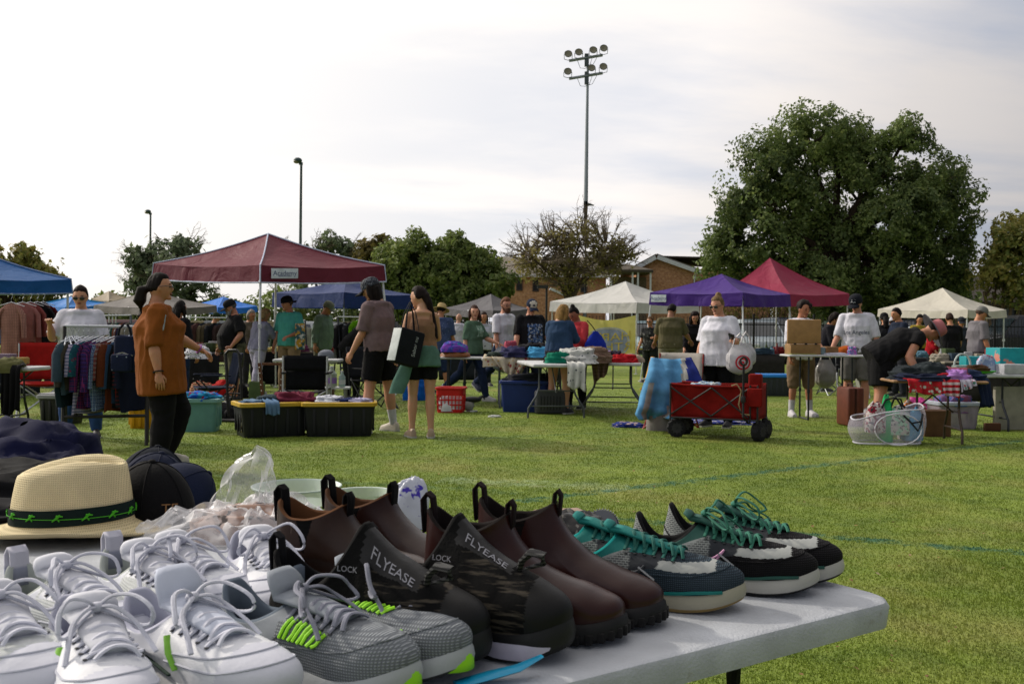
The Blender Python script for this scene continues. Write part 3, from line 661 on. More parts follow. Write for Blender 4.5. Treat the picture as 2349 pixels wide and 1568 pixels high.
def car(label, c, rz, col, L=4.7, W=1.85, H=1.7, pickup=False, group='cars parked behind the fence'):
    t = thing('parked_car', label, 'car', (c[0], c[1], 0), rz, group); P = M(col, rough=.25, spec=.6, bump=0, var=.05)
    b = MB(); h = L / 2; belt = H * .58
    prof = [(-h, .45), (-h + .05, belt - .08), (-h + .25, belt), (h - 1.2, belt), (h - .15, belt - .16), (h, .6), (h - .05, .3), (-h + .08, .28)]
    rings = [[V((x, y * (1 if abs(y) < W / 2 - .05 else 1), z if abs(y) < W / 2 - .01 else z * .98 + .01)) for x, z in prof] for y in (-W / 2, -W / 2 + .06, W / 2 - .06, W / 2)]
    for r, s in ((rings[0], .985), (rings[3], .985)):
        for q in r: q.x *= s
    b.loft(rings); b.build('body', P, t)
    x0, x1 = (-h + .12, h - 1.35) if not pickup else (-.35, h - 1.25)
    cb = MB(); lo = [(x0, -W / 2 + .05), (x1, -W / 2 + .05), (x1, W / 2 - .05), (x0, W / 2 - .05)]; hi = [(x0 + .28, -W / 2 + .24), (x1 - .75, -W / 2 + .24), (x1 - .75, W / 2 - .24), (x0 + .28, W / 2 - .24)]
    cb.loft([[V((x, y, belt - .01)) for x, y in lo], [V((x, y, H - .06)) for x, y in hi], [V((x * .97, y * .9, H)) for x, y in hi]]); cb.build('cabin', P, t)
    for sgn in (-1, 1):
        g = MB(); a = .86
        for u0, u1 in ((.06, .47), (.52, .94)):
            def q(u, v):
                xl = x0 + (x1 - x0) * u; xh = x0 + .28 + (x1 - .75 - x0 - .28) * u
                return V((xl + (xh - xl) * v, sgn * ((W / 2 - .05) + (-.19) * v + .006), belt + (H - .06 - belt) * v))
            g.add([q(u0, .12), q(u1, .12), q(u1, a), q(u0, a)], [(0, 1, 2, 3) if sgn < 0 else (3, 2, 1, 0)])
        g.build('side_window', GLASS, t)
    for xe, dx in ((x0 - .012, .28), (x1 + .012, -.75)):
        g = MB(); g.add([V((xe + dx * .1, -W / 2 + .16, belt + .07)), V((xe + dx * .1, W / 2 - .16, belt + .07)), V((xe + dx * .86, W / 2 - .28, H - .12)), V((xe + dx * .86, -W / 2 + .28, H - .12))], [(0, 1, 2, 3)]); g.build('windscreen', GLASS, t)
    for x in (-h + .85, h - .9):
        for sgn in (-1, 1):
            w = MB(); T = Matrix.Translation((x, sgn * (W / 2 - .1), .34)) @ Matrix.Rotation(R(90), 4, 'X')
            w.lathe([(.2, -.11), (.32, -.11), (.345, -.06), (.345, .06), (.32, .11), (.2, .11)], 18).xform(T); wo = w.build('wheel', TYRE, t)
            w = MB(); w.lathe([(.02, .085), (.2, .1), (.2, -.1), (.02, -.085)], 12).xform(T); w.build('rim', RIM, wo)
    for sgn in (-1, 1):
        MB().box((h - .06, sgn * (W / 2 - .3), belt - .3), (.1, .36, .16), bev=.03).build('headlight', M('#c8ccd0', rough=.1, spec=.8), t)
        MB().box((-h + .02, sgn * (W / 2 - .16), belt - .25), (.06, .2, .3), bev=.02).build('tail_light', M('#7a1512', rough=.2), t)
    MB().box((h - .02, 0, .45), (.1, W * .9, .2), bev=.04).build('bumper', M('#2a2c2e', rough=.6), t)
    return t
for px, Y, rz, col, H, lab, pk in ((1740, 40, 92, '#8f9aa0', 1.75, 'silver grey van with its nose to the fence under the purple canopy', False), (1815, 41, 86, '#1f2a38', 1.85, 'dark navy sport utility car next to the silver van', False),
        (1478, 40, 95, '#9fb4bb', 1.65, 'pale blue car half hidden by the birthday banner', False), (2190, 39, 4, '#9aa3ad', 1.55, 'silver sedan parked sideways behind the black shirted shoppers', False), (2335, 37.6, 178, '#16181d', 1.95, 'big black pickup truck at the right edge behind the fence', True),
        (2060, 41, 94, '#22262c', 1.8, 'dark car behind the white capped shopper', False), (1300, 41, 90, '#7c8890', 1.6, 'grey car behind the denim jacket woman', False), (1010, 42, 80, '#b9bec2', 1.6, 'white car far behind the straw hat man', False), (1955, 41, 92, '#2b3a33', 1.75, 'dark green car behind the white tee man in a black cap', False)):
    car(lab, (AT(px, 753, Y).x, Y), R(-rz), col, H=H, pickup=pk)
# ------------------------------------------------------------------ canopies
POST = M('#c9ccd0', rough=.4, metal=.2); GREYPOST = M('#8b9095', rough=.45, metal=.3)
def tent(label, front, right, left, peak, col, vh=0.26, post=POST, slant=0.0, sag=0.10, trim=None, sign=None, group='pop up canopies on the field', truss=True):
    F_, R_, L_ = AT(*front), AT(*right), AT(*left); B_ = R_ + L_ - F_; cen = (F_ + B_) / 2
    pk = AT(peak[0], peak[1], cen.y); t = thing('canopy_tent', label, 'canopy', (cen.x, cen.y, 0), 0, group); o = V((cen.x, cen.y, 0)); up = V((0, 0, vh))
    C = [p - o for p in (F_, R_, B_, L_)]; pk = pk - o; mb = MB(); fabric = canvas_mat(col); seed = int(abs(front[0]) * 7) % 97
    for i in range(4):
        a, b = C[i] + up, C[(i + 1) % 4] + up; nu, nv = 24, 14; P = np.zeros((nv, nu, 3)); mid = (a + b) / 2; out = V((mid.x, mid.y, 0)).normalized()
        for v in range(nv):
            for u in range(nu):
                s, q = u / (nu - 1), v / (nv - 1); e = a.lerp(b, s); p = e.lerp(pk, q); hh = pk.z - a.z
                p.z -= sag * hh * sin(pi * q) * (1 + .5 * sin(pi * s)); w = sin(pi * s) * (1 - q)
                p += V((0, 0, -.045)) * w * 1.0
                P[v, u] = p
        f = vnoise(P.reshape(-1, 3) * np.array([2.2, 2.2, 3.0]) + seed, seed).reshape(nv, nu); edge = (np.sin(np.linspace(0, pi, nu))[None, :] * np.sin(np.linspace(0.15, pi, nv))[:, None]); P[..., 2] += .05 * f * edge
        mb.grid(P)
        nv = 5; P = np.zeros((nv, nu, 3))
        for v in range(nv):
            for u in range(nu):
                s, q = u / (nu - 1), v / (nv - 1); e = a.lerp(b, s); w = sin(pi * s)
                rip = .022 * q * w * sin(s * 23 + seed + i * 2) + .012 * w * sin(s * 9 + seed)
                p = e - up * (q * (1 - .08 * w)) + out * (rip + .03 * q) + V((0, 0, -.045)) * w; P[v, u] = p
        mb.grid(P)
    mb.build('canopy_top', fabric, t, sharp=30)
    if trim:
        tm = MB()
        for i in range(4):
            a, b = C[i], C[(i + 1) % 4]; pts = []; mid = (a + b) / 2; out = V((mid.x, mid.y, 0)).normalized()
            for u in range(13):
                s = u / 12; w = sin(pi * s); pts.append(a.lerp(b, s) + out * (.03 + .012 * w * sin(s * 9 + seed) + .022 * w * sin(s * 23 + seed + i * 2)) + V((0, 0, -.045 + vh * .08)) * w)
            tm.tube(pts, .014, 5); pts = []
            for k in range(9):
                q = k / 8; p = (a + up).lerp(pk, q); p.z -= sag * (pk.z - a.z - vh) * sin(pi * q) - .01; pts.append(p)
            tm.tube([a + V((a.x, a.y, 0)).normalized() * .03] + pts, .013, 5)
        tm.build('white_piping', M(trim, rough=.6), t)
    for i, c in enumerate(C):
        d = V((c.x, c.y, 0)).normalized(); a = c + up * .95 - d * .06; f = V((c.x, c.y, 0)) + d * slant - d * .06; l = MB(); zz = a.z
        m = a.lerp(f, .45); l.tube([a, m], .02, 6); l.tube([m, f], .015, 6); l.box(m, (.055, .055, .07)); l.box(f + V((0, 0, .01)), (.09, .09, .02)); l.build('leg', post, t)
    if truss:
        for i in range(4):
            a, b = C[i] + up * .8, C[(i + 1) % 4] + up * .8; s = MB(); lo = V((0, 0, -vh * .5)); ia, ib = a * .96, b * .96; ia.z, ib.z = a.z, b.z; m = (ia + ib) / 2
            s.tube([ia, ia.lerp(ib, .25) + lo, m, ia.lerp(ib, .75) + lo, ib], .014, 4); s.tube([ia + lo, ia.lerp(ib, .25), m + lo, ia.lerp(ib, .75), ib + lo], .014, 4); s.build('scissor_truss', post, t)
    if sign:
        txt, side, s0, s1, tc, fs = sign; a, b = (C[0], C[1]) if side == 'r' else (C[3], C[0]); mid = (a + b) / 2; out = V((mid.x, mid.y, 0)).normalized()
        p0, p1 = a.lerp(b, s0), a.lerp(b, s1); ex = (p1 - p0).normalized(); ez = V((0, 0, 1)); n = ex.cross(ez); n = n if n.dot(out) > 0 else -n
        cc = (p0 + p1) / 2 + V((0, 0, vh * .52)) + out * .075; T = Matrix.Translation(cc) @ Matrix(((ex.x, ez.x, n.x, 0), (ex.y, ez.y, n.y, 0), (ex.z, ez.z, n.z, 0), (0, 0, 0, 1)))
        w = (p1 - p0).length; b_ = MB(); h = vh * .58; b_.box((0, 0, 0), (w, h, .012), mat=T); pl = b_.build('sign_panel', M('#c9d2da', rough=.5, bump=.05), t)
        l = MB(); text_mesh(l, txt, fs, T, depth=.008); l.box((0, 0, 0), (w * .5, h * .05, .002), mat=T @ Matrix.Translation((0, -h * .28, .008))); l.build('lettering', M(tc, rough=.5, bump=0), pl)
    return t
tent('maroon canopy with white piping and a white name panel, nearest of the canopies', (597, 648, 16.3), (882, 646, 17.9), (352, 641, 18.0), (615, 537), '#6a2233', .29, slant=.25, trim='#b9c2d8', sign=('Academy', 'r', .06, .26, '#1c2f6b', .082))
tent('bright blue canopy cut off by the left edge', (-100, 669, 15.5), (163, 672, 17.2), (-340, 670, 17.4), (-75, 566), '#0b5496', .24, trim='#7f93b8')
tent('small blue canopy with open truss behind the sunglasses woman', (150, 716, 34), (262, 705, 36.5), (80, 708, 36), (168, 678), '#1273c4', .18, sag=.2)
tent('wide grey canopy behind the ponytail woman', (375, 722, 27.5), (497, 717, 30), (215, 716, 30), (345, 664), '#6f6a68', .22)
tent('small bright blue canopy left of the maroon canopy posts', (500, 719, 31), (590, 715, 33), (432, 714, 33), (513, 680), '#1a6fd0', .2)
tent('navy blue canopy behind the maroon canopy', (789, 705, 27), (952, 709, 29), (625, 704, 29), (794, 640), '#152f68', .42, post=GREYPOST)
tent('grey and black canopy left of the bearded man', (1131, 728, 27), (1215, 723, 29), (1018, 722, 29), (1126, 674), '#57555a', .2)
tent('white canopy with the yellow birthday banner hanging from it', (1461, 718, 27.5), (1603, 717, 29.5), (1262, 714, 29.5), (1435, 645), '#c9c8c6', .3)
tent('purple canopy with a white name panel above the white top woman', (1704, 701, 22.3), (1812, 703, 24), (1491, 699, 23.5), (1655, 628), '#43217f', .30, slant=.28, sign=('Academy', 'l', .03, .2, '#22306a', .075))
tent('tall crimson canopy behind the purple canopy', (1812, 703, 28.5), (1948, 700, 30.5), (1640, 700, 30), (1766, 591), '#8e2042', .36)
tent('white canopy at the right with a small vent cap', (2220, 729, 26), (2308, 728, 28), (2014, 726, 28.5), (2162, 660), '#c4bfb4', .22)
tent('tan canopy far behind the small blue canopy', (250, 698, 39), (305, 693, 41), (212, 692, 41), (250, 667), '#8d7f6a', .15, truss=False)
# birthday banner, seen from its back so the words are mirrored
def banner():
    a, b = AT(1322, 722, 27.2), AT(1458, 720, 27.2); zb = AT(1390, 828, 27.2).z; o = V(((a.x + b.x) / 2, 27.2, 0)); t = thing('birthday_banner', 'yellow birthday banner with mirrored bubble lettering hanging under the white canopy', 'banner', o)
    n, k = 26, 18; P = np.zeros((k, n, 3)); w = b.x - a.x; zt = a.z
    def pt(u, v, off=0.0):
        sagz = .14 * max(0, sin(pi * u)) ** 1.2 * (1 - v); y = .05 * sin(u * 9) * (1 - v) + .05 * sin(u * 4 + v * 2) + .07 * sin(pi * u) * math.exp(-v * 5) * sin(u * 22); return V((-w / 2 + w * u, y + off, zt - sagz - (zt - zb) * v))
    for i in range(k):
        for j in range(n): P[i, j] = pt(j / (n - 1), i / (k - 1))
    MB().grid(P).build('cloth', canvas_mat('#c8c06c'), t)
    c = MB(); N = 36
    for r0, r1, m in ((0, .33, 0), (.34, .365, 1)):
        for j in range(N):
            q = []
            for r, jj in ((r0, j), (r1, j), (r1, j + 1), (r0, j + 1)):
                al = 2 * pi * jj / N; q.append(pt(.54 + r * cos(al), .56 - r * 1.06 * sin(al), -.012))
            c.add(q, [(0, 1, 2, 3)], m)
    d = c.build('printed_disc', [cloth('#8f97a6', var=.15), cloth('#a8adb4')], t)
    l = MB()
    for txt, v in (('HAPPY', .42), ('BIRTHDAY', .66)):
        s0 = len(l.v); text_mesh(l, txt, .24, Matrix.Identity(4)); l.v[s0:] = [tuple(pt(.54 - x / w * 1.25, v - y / (zt - zb), -.026)) for x, y, z in l.v[s0:]]
    l.build('lettering', cloth('#bfae58', var=.2, col2='#a07a80'), d)
banner()
# ------------------------------------------------------------------ generic props
WHITE_TOP = M('#b4b6b8', kind='scuffed', rough=.5, bump=.12, bs=200, col2='#8a7a60'); STEEL = metal('#5b5f64'); DKSTEEL = metal('#33363a')
def folding_table(label, c, rz, L=1.8, W=.76, H=.74, legw=None, top=None, legm=None, group='white folding tables on the field', style='bent', th=.045):
    t = thing('folding_table', label, 'table', (c[0], c[1], 0), rz, group); mb = MB(); mb.box((0, 0, H - th / 2), (L, W, th), bev=.02); tp = mb.build('table_top', top or WHITE_TOP, t)
    for s in (-1, 1):
        x = s * (L / 2 - .28); w = W * .33
        if style == 'bent':
            for y in (-1, 1):
                l = MB(); l.tube([(x, y * w, H - th), (x, y * w, H * .55), (x, y * w * 1.12, H * .42), (x + s * .0, y * w * 1.6, .13), (x, y * w * 1.62, 0)], .0145, 7); l.build('leg', legm or STEEL, t)
            l = MB(); l.tube([(x, -w * 1.42, H * .22), (x, w * 1.42, H * .22)], .011, 6); l.tube([(x, 0, H * .47), (x - s * .38, 0, H - th)], .009, 6); l.tube([(x, -w, H * .5), (x, w, H * .5)], .01, 6); l.build('brace', legm or STEEL, t)
        else:
            for y in (-1, 1):
                l = MB(); l.tube([(x, y * w * 1.2, H - th), (x, y * w * 1.2, 0)], .013, 7); l.tube([(x, y * w * 1.2, H * .42), (x, y * w * 1.2, H * .47)], .02, 7); l.build('leg', legm or STEEL, t)
            l = MB(); l.tube([(x, -w * 1.2, .015), (x, w * 1.2, .015)], .012, 6); l.build('brace', legm or STEEL, t)
    return t
def heap(label, c, size, mat, seed=0, rz=0.0, name='crumpled_garment', cat='garment', group=None, rough=.34):
    """a crumpled or folded piece of clothing lying on something"""
    n, k = 40, 22; th = np.linspace(0, 2 * pi, n, endpoint=False); ph = np.linspace(0.02, pi / 2, k); P = np.zeros((k, n, 3)); rng = np.random.default_rng(seed)
    for i, p in enumerate(ph):
        e = .80; r = np.sin(p) ** e; P[i, :, 0] = r * np.sign(np.cos(th)) * np.abs(np.cos(th)) ** .75; P[i, :, 1] = r * np.sign(np.sin(th)) * np.abs(np.sin(th)) ** .75; P[i, :, 2] = np.cos(p) ** .75
    q = P.reshape(-1, 3); off = rng.random(3) * 50; w = np.stack([vnoise(q * 1.3 + off, 11), vnoise(q * 1.3 + off, 12), vnoise(q * 1.3 + off, 13)], 1)
    rid = 1 - 2 * np.abs(vnoise(q * np.array([1.5, 3.2, 2.0]) + w * .9 + off, seed)); rid2 = 1 - 2 * np.abs(vnoise(q * 4.4 + w + off, seed + 1)); d = 1 + rough * (.8 * rid + .5 * rid2) + (.10 * np.sin(q[:, 2] * 16 + rid * 2) if rough > .3 else 0) + .2 * vnoise(q * .9 + off, seed + 2)
    q = q * np.stack([1 + (d - 1) * .55, 1 + (d - 1) * .55, np.clip(d, .35, 1.6)], 1); q[:, 2] = np.maximum(q[:, 2], 0.0)
    q = q * np.array([size[0] / 2 * 1.08, size[1] / 2 * 1.08, size[2] * (.82 if rough > .3 else 1)]); ca, sa = cos(rz), sin(rz); q = np.stack([q[:, 0] * ca - q[:, 1] * sa, q[:, 0] * sa + q[:, 1] * ca, q[:, 2]], 1)
    o = MB().grid(q.reshape(k, n, 3)[::-1], closed=True).build(name, mat, sharp=0); o.location = c; return tag(o, label, cat, group)
def drape(label, a, b, n, top, hang, mat, seed=0, fold=.03, name='draped_garment', cat='garment', group=None, taper=0.0, thick=.006):
    """cloth lying on a surface and hanging over its edge from a to b; n = outward direction; hang = depth at either end"""
    a, b, n = V(a), V(b), V(n).normalized(); nu, nt_, nh = 26, 7, 14; P = np.zeros((nt_ + nh, nu, 3)); ex = (b - a)
    for j in range(nu):
        u = j / (nu - 1); e = a + ex * u; hg = hang[0] + (hang[1] - hang[0]) * u
        for i in range(nt_):
            q = 1 - i / nt_; p = e - n * top * q + V((0, 0, .012 + .014 * (1 + sin(u * 17 + q * 5 + seed)) * q)); P[i, j] = p
        for i in range(nh):
            q = i / (nh - 1); f = sin(u * (16 + seed % 5) + seed + 1.3 * sin(q * 2 + seed)) * fold * (.25 + q) + sin(u * 37 + seed * 2) * fold * .3 * q; cx = (u - .5) * (-taper) * q
            P[nt_ + i, j] = e + ex * cx + n * (.012 + .03 * (1 - (1 - min(1, q * 5)) ** 2) + f + fold * .8 * q) - V((0, 0, hg * q * (1 + .07 * sin(u * 9 + seed)) - .012 * (1 - q)))
    org = V(((a.x + b.x) / 2, (a.y + b.y) / 2, a.z)); P -= np.array(org)
    o = MB().grid(P).build(name, mat, sharp=0); o.location = org; md = o.modifiers.new('s', 'SOLIDIFY'); md.thickness = thick; return tag(o, label, cat, group)
def bin_tub(label, c, rz, d, body, rim, name='storage_bin', cat='storage bin', group=None, ribs=5, rimh=.05, open_top=True, inner=None):
    t = thing(name, label, cat, (c[0], c[1], c[2] if len(c) > 2 else 0), rz, group); L, W, H = d; mb = MB(); rings = []
    for z, k in ((0, .88), (.02, .9), (H * .5, .95), (H - rimh, 1.0)):
        rings.append([V((x * k, y * k, z)) for x, y in rrect(L / 2, W / 2, .05)])
    mb.loft(rings, c1=False)
    if open_top: mb.loft([[V((x * .97, y * .96, H - .01)) for x, y in rrect(L / 2, W / 2, .05)], [V((x * .93, y * .9, H * .55)) for x, y in rrect(L / 2, W / 2, .05)]], c0=False)
    for s in (-1, 1):
        for i in range(ribs):
            x = (-.5 + (i + .5) / ribs) * L * .86; mb.box((x, s * W / 2 * .955, H * .45), (.035, .022, H * .72), bev=.008)
        for y in (-.28, 0.0, .28): mb.box((s * L / 2 * .955, y * W, H * .45), (.022, .03, H * .6), bev=.008)
    mb.build('tub', body, t); r = MB(); R0 = [rrect(L / 2 + a, W / 2 + a, .06) for a in (.004, .022, .022, -.008, -.012)]; Z = (H - rimh, H - rimh + .006, H - .008, H, H - .03)
    r.loft([[V((x, y, z)) for x, y in q] for q, z in zip(R0, Z)], c0=False, c1=False); r.build('rim', rim, t)
    if not open_top: MB().box((0, 0, H + .004), (L - .02, W - .02, .02), bev=.008).build('lid', rim, t)
    return t
def camp_chair(label, c, rz, seat_col, frame_m, group=None, sc=1.0, back=True):
    """folding camp chair; local front is -y"""
    t = thing('camp_chair', label, 'folding chair', (c[0], c[1], 0), rz, group); w, d, h = .27 * sc, .24 * sc, .43 * sc; fab = cloth(seat_col)
    for s in (-1, 1):
        l = MB(); l.tube([(s * w, -d, 0), (s * w, d, h * 1.05)], .011, 6); l.tube([(s * w, d, 0), (s * w, -d, h * 1.25)], .011, 6); l.build('side_frame', frame_m, t)
        l = MB(); l.tube([(-s * w, -d - .012 * s, 0), (s * w, -d - .012 * s, h)], .011, 6); l.build('leg', frame_m, t); l = MB(); l.tube([(-s * w, d + .012 * s, 0), (s * w, d + .012 * s, h)], .011, 6); l.build('leg', frame_m, t)
        l = MB(); l.tube([(s * w, d, 0.2), (s * w * 1.06, d + .10 * sc, h + .48 * sc)], .011, 6); l.build('back_post', frame_m, t)
        l = MB(); l.box((s * w * 1.05, -.02, h + .17 * sc), (.055, .42 * sc, .02), bev=.008); l.build('armrest', fab, t)
    P = np.array([[(w * u, -d + 2 * d * v, h - .05 * (1 - u * u) * sin(pi * min(1, v + .1))) for u in np.linspace(-1, 1, 9)] for v in np.linspace(0, 1, 9)]); o = MB().grid(P).build('seat', fab, t); o.modifiers.new('s', 'SOLIDIFY').thickness = .012
    if back:
        P = np.array([[(w * 1.05 * u, d + .10 * sc * v + .06 * (1 - u * u), h + .02 + .47 * sc * v) for u in np.linspace(-1, 1, 9)] for v in np.linspace(0, 1, 9)]); o = MB().grid(P).build('backrest', fab, t); o.modifiers.new('s', 'SOLIDIFY').thickness = .012
    return t
def rot(v, a): return V((v[0] * cos(a) - v[1] * sin(a), v[0] * sin(a) + v[1] * cos(a), v[2] if len(v) > 2 else 0))
# ------------------------------------------------------------------ black bins with yellow rims, under the maroon canopy
BLK = plastic('#15161a', rough=.5); YEL = plastic('#b89628', rough=.5)
def bins():
    a = G(556, 1006); rz = R(27); ex = rot((1, 0, 0), rz); ey = rot((0, 1, 0), rz)
    c1 = a + ex * .36 + ey * .25; c2 = c1 + V((.74, .12, 0))
    t1 = bin_tub('black storage bin with yellow rim and paper label, left of the pair', c1, rz, (.74, .50, .38), BLK, YEL, group='black bins with yellow rims')
    s = MB(); s.box((-.352, -.13, .13), (.006, .06, .14)); s.box((-.357, -.13, .235), (.004, .05, .02)); s.build('paper_label', M('#b5b09a', kind='blotch', col2='#3a3a30', col3='#8a7a40', sc=3), t1)
    bin_tub('black storage bin with yellow rim and no label, right of the pair', c2, R(9), (.78, .50, .38), BLK, YEL, group='black bins with yellow rims')
    def on(c, u, v, z=.34):
        q = rz if c is c1 else R(9); return c + rot((u, v, 0), q) + V((0, 0, z))
    heap('faded blue jeans lying at the left end of the labelled black bin', on(c1, -.19, 0), (.28, .36, .06), cloth('#5d7690'), 1)
    heap('dark grey shirt bundled on the labelled black bin', on(c1, .0, .02), (.25, .36, .10), cloth('#2b3a42'), 2)
    heap('plum red blouse piled where the two black bins meet', on(c1, .27, .02), (.42, .38, .14), cloth('#6b2a3c', col2='#8b4a50'), 3)
    heap('white towel folded on the unlabelled black bin', on(c2, -.10, 0), (.28, .36, .09), cloth('#b9bcc6'), 4)
    heap('navy shirt lying on the unlabelled black bin', on(c2, .06, 0), (.26, .36, .07), cloth('#1b2550'), 5)
    heap('lavender top at the right end of the unlabelled black bin', on(c2, .22, 0), (.26, .36, .07), cloth('#a9a6c2'), 6)
    e = c1 - ey * .268 + V((0, 0, .375)); drape('blue denim leg hanging over the yellow rim of the labelled black bin', e + ex * -.13, e + ex * .02, -ey, .12, (.12, .13), cloth('#56728f'), 3, .008)
bins()
# ------------------------------------------------------------------ folding wagon
def wagon():
    rz = R(-24); c = G(1542, 1003) + rot((.46, .26, 0), rz); t = thing('folding_wagon', 'red collapsible wagon with black wheels and pull handle', 'wagon', (c.x, c.y, 0), rz); Rm = cloth('#74130f', var=.2); Bm = M('#1a1a1c', rough=.5); L, W, z0, z1 = .96, .50, .24, .60
    m = MB(); n = 9
    for s in (-1, 1):
        P = np.array([[(-L / 2 + L * u, s * (W / 2 + .012 * sin(u * 21 + 3 * v) - .03 * sin(pi * u) * sin(pi * v)), z0 + (z1 - z0) * v - (.02 * sin(pi * u) if v == 1 else 0)) for u in np.linspace(0, 1, 25)] for v in np.linspace(0, 1, n)]); m.grid(P)
        P = np.array([[(s * (L / 2), -W / 2 + W * u, z0 + (z1 - z0) * v) for u in np.linspace(0, 1, 9)] for v in np.linspace(0, 1, n)]); m.grid(P)
        m.tube([(-L / 2, s * W / 2, z1), (-L / 4, s * W / 2, z1 - .012), (0, s * W / 2, z1 - .016), (L / 4, s * W / 2, z1 - .01), (L / 2, s * W / 2, z1)], .017, 6)
    m.add([(-L / 2, -W / 2, z0), (L / 2, -W / 2, z0), (L / 2, W / 2, z0), (-L / 2, W / 2, z0)], [(0, 1, 2, 3)]); o = m.build('fabric_tub', Rm, t); o.modifiers.new('s', 'SOLIDIFY').thickness = .008
    for s in (-1, 1):
        f = MB(); y = s * (W / 2 + .028)
        for x0, x1 in ((-L / 2, -.02), (-.02, L / 2 - .1)): f.tube([(x0, y, z0 + .02), (x1, y + s * .01, z1 - .03)], .010, 6); f.tube([(x0, y + s * .006, z1 - .03), (x1, y + s * .016, z0 + .02)], .010, 6)
        for x in (-L / 2, L / 2 - .08, L / 2): f.tube([(x, y, z0 - .05), (x, y, z1 + .01)], .011, 6)
        f.tube([(-L / 2, y, z0 - .01), (L / 2, y, z0 - .01)], .011, 6); f.build('side_frame', Bm, t)
    for x, sw in ((-L / 2 + .05, 20), (L / 2 - .1, 70)):
        for s in (-1, 1):
            w = MB(); T = Matrix.Translation((x + (.06 if s > 0 else -.02) + (.1 if sw > 60 else 0), s * (W / 2 - .06), .105)) @ Matrix.Rotation(R(90 if sw < 60 else 128), 4, 'Z') @ Matrix.Rotation(R(90), 4, 'Y') @ Matrix.Rotation(R(90), 4, 'X') if False else Matrix.Translation((x + (.1 if sw > 60 else 0), s * (W / 2 - .06), .105)) @ Matrix.Rotation(R(sw), 4, 'Z') @ Matrix.Rotation(R(90), 4, 'X')
            w.lathe([(.03, -.05), (.07, -.05), (.098, -.042), (.105, -.02), (.105, .02), (.098, .042), (.07, .05), (.03, .05)], 18)
            for k in range(12): w.box((cos(k * pi / 6) * .102, sin(k * pi / 6) * .102, 0), (.012, .018, .07), mat=Matrix.Translation((cos(k * pi / 6) * .103, sin(k * pi / 6) * .103, 0)) @ Matrix.Rotation(k * pi / 6, 4, 'Z'))
            w.xform(T); wo = w.build('wheel', TYRE, t); h = MB(); h.lathe([(.005, .052), (.05, .056), (.06, .04), (.06, -.04), (.05, -.056), (.005, -.052)], 10)
            for k in range(5): h.box((0, 0, 0), (.012, .13, .112), mat=Matrix.Rotation(k * pi / 5, 4, 'Z'))
            h.xform(T); h.build('hub', M('#2b2b2e', rough=.6), wo)
            f = MB(); f.box((T.translation.x, T.translation.y, .2), (.06, .05, .07), bev=.01); f.build('caster_fork', Bm, t)
    h = MB(); hx = L / 2 - .14; hy = -W / 2 - .10; h.tube([(L / 2 - .1, -W / 2 - .02, .2), (hx, hy, .27), (hx, hy, .83)], .013, 7)
    ring = [(hx + .035 * cos(k * pi / 6), hy, .875 + .042 * sin(k * pi / 6)) for k in range(13)]; h.tube(ring, .014, 6); h.box((hx, hy, .58 - .12), (.05, .04, .07), bev=.01); h.build('pull_handle', Bm, t)
    p = MB(); p.box((L / 2 - .05, -W / 2 + .12, z1 + .05), (.14, .12, .16), bev=.02); p.box((L / 2 - .03, -W / 2 - .03, z1 - .12), (.16, .05, .2), bev=.015); p.build('side_pocket', Rm, t)
    s = MB(); s.tube([(L / 2 - .28, -W / 2 - .03, z1), (L / 2 - .22, -W / 2 - .05, z1 + .02), (L / 2 - .17, -W / 2 - .05, z1 - .05), (L / 2 - .2, -W / 2 - .04, z1 - .2), (L / 2 - .17, -W / 2 - .04, z1 - .3), (L / 2 - .08, -W / 2 - .04, z1 - .31)], .008, 5); s.build('cord', M('#8a7a5a'), t)
    heap('pale blue patterned sheet lying in the red wagon', c + V((-.15, .05, .47)), (.34, .24, .15), cloth('#8fa6bc', kind='blotch', col2='#b9bcb4', col3='#5d83a8', sc=2), 21, name='folded_sheet', cat='sheet')
wagon()
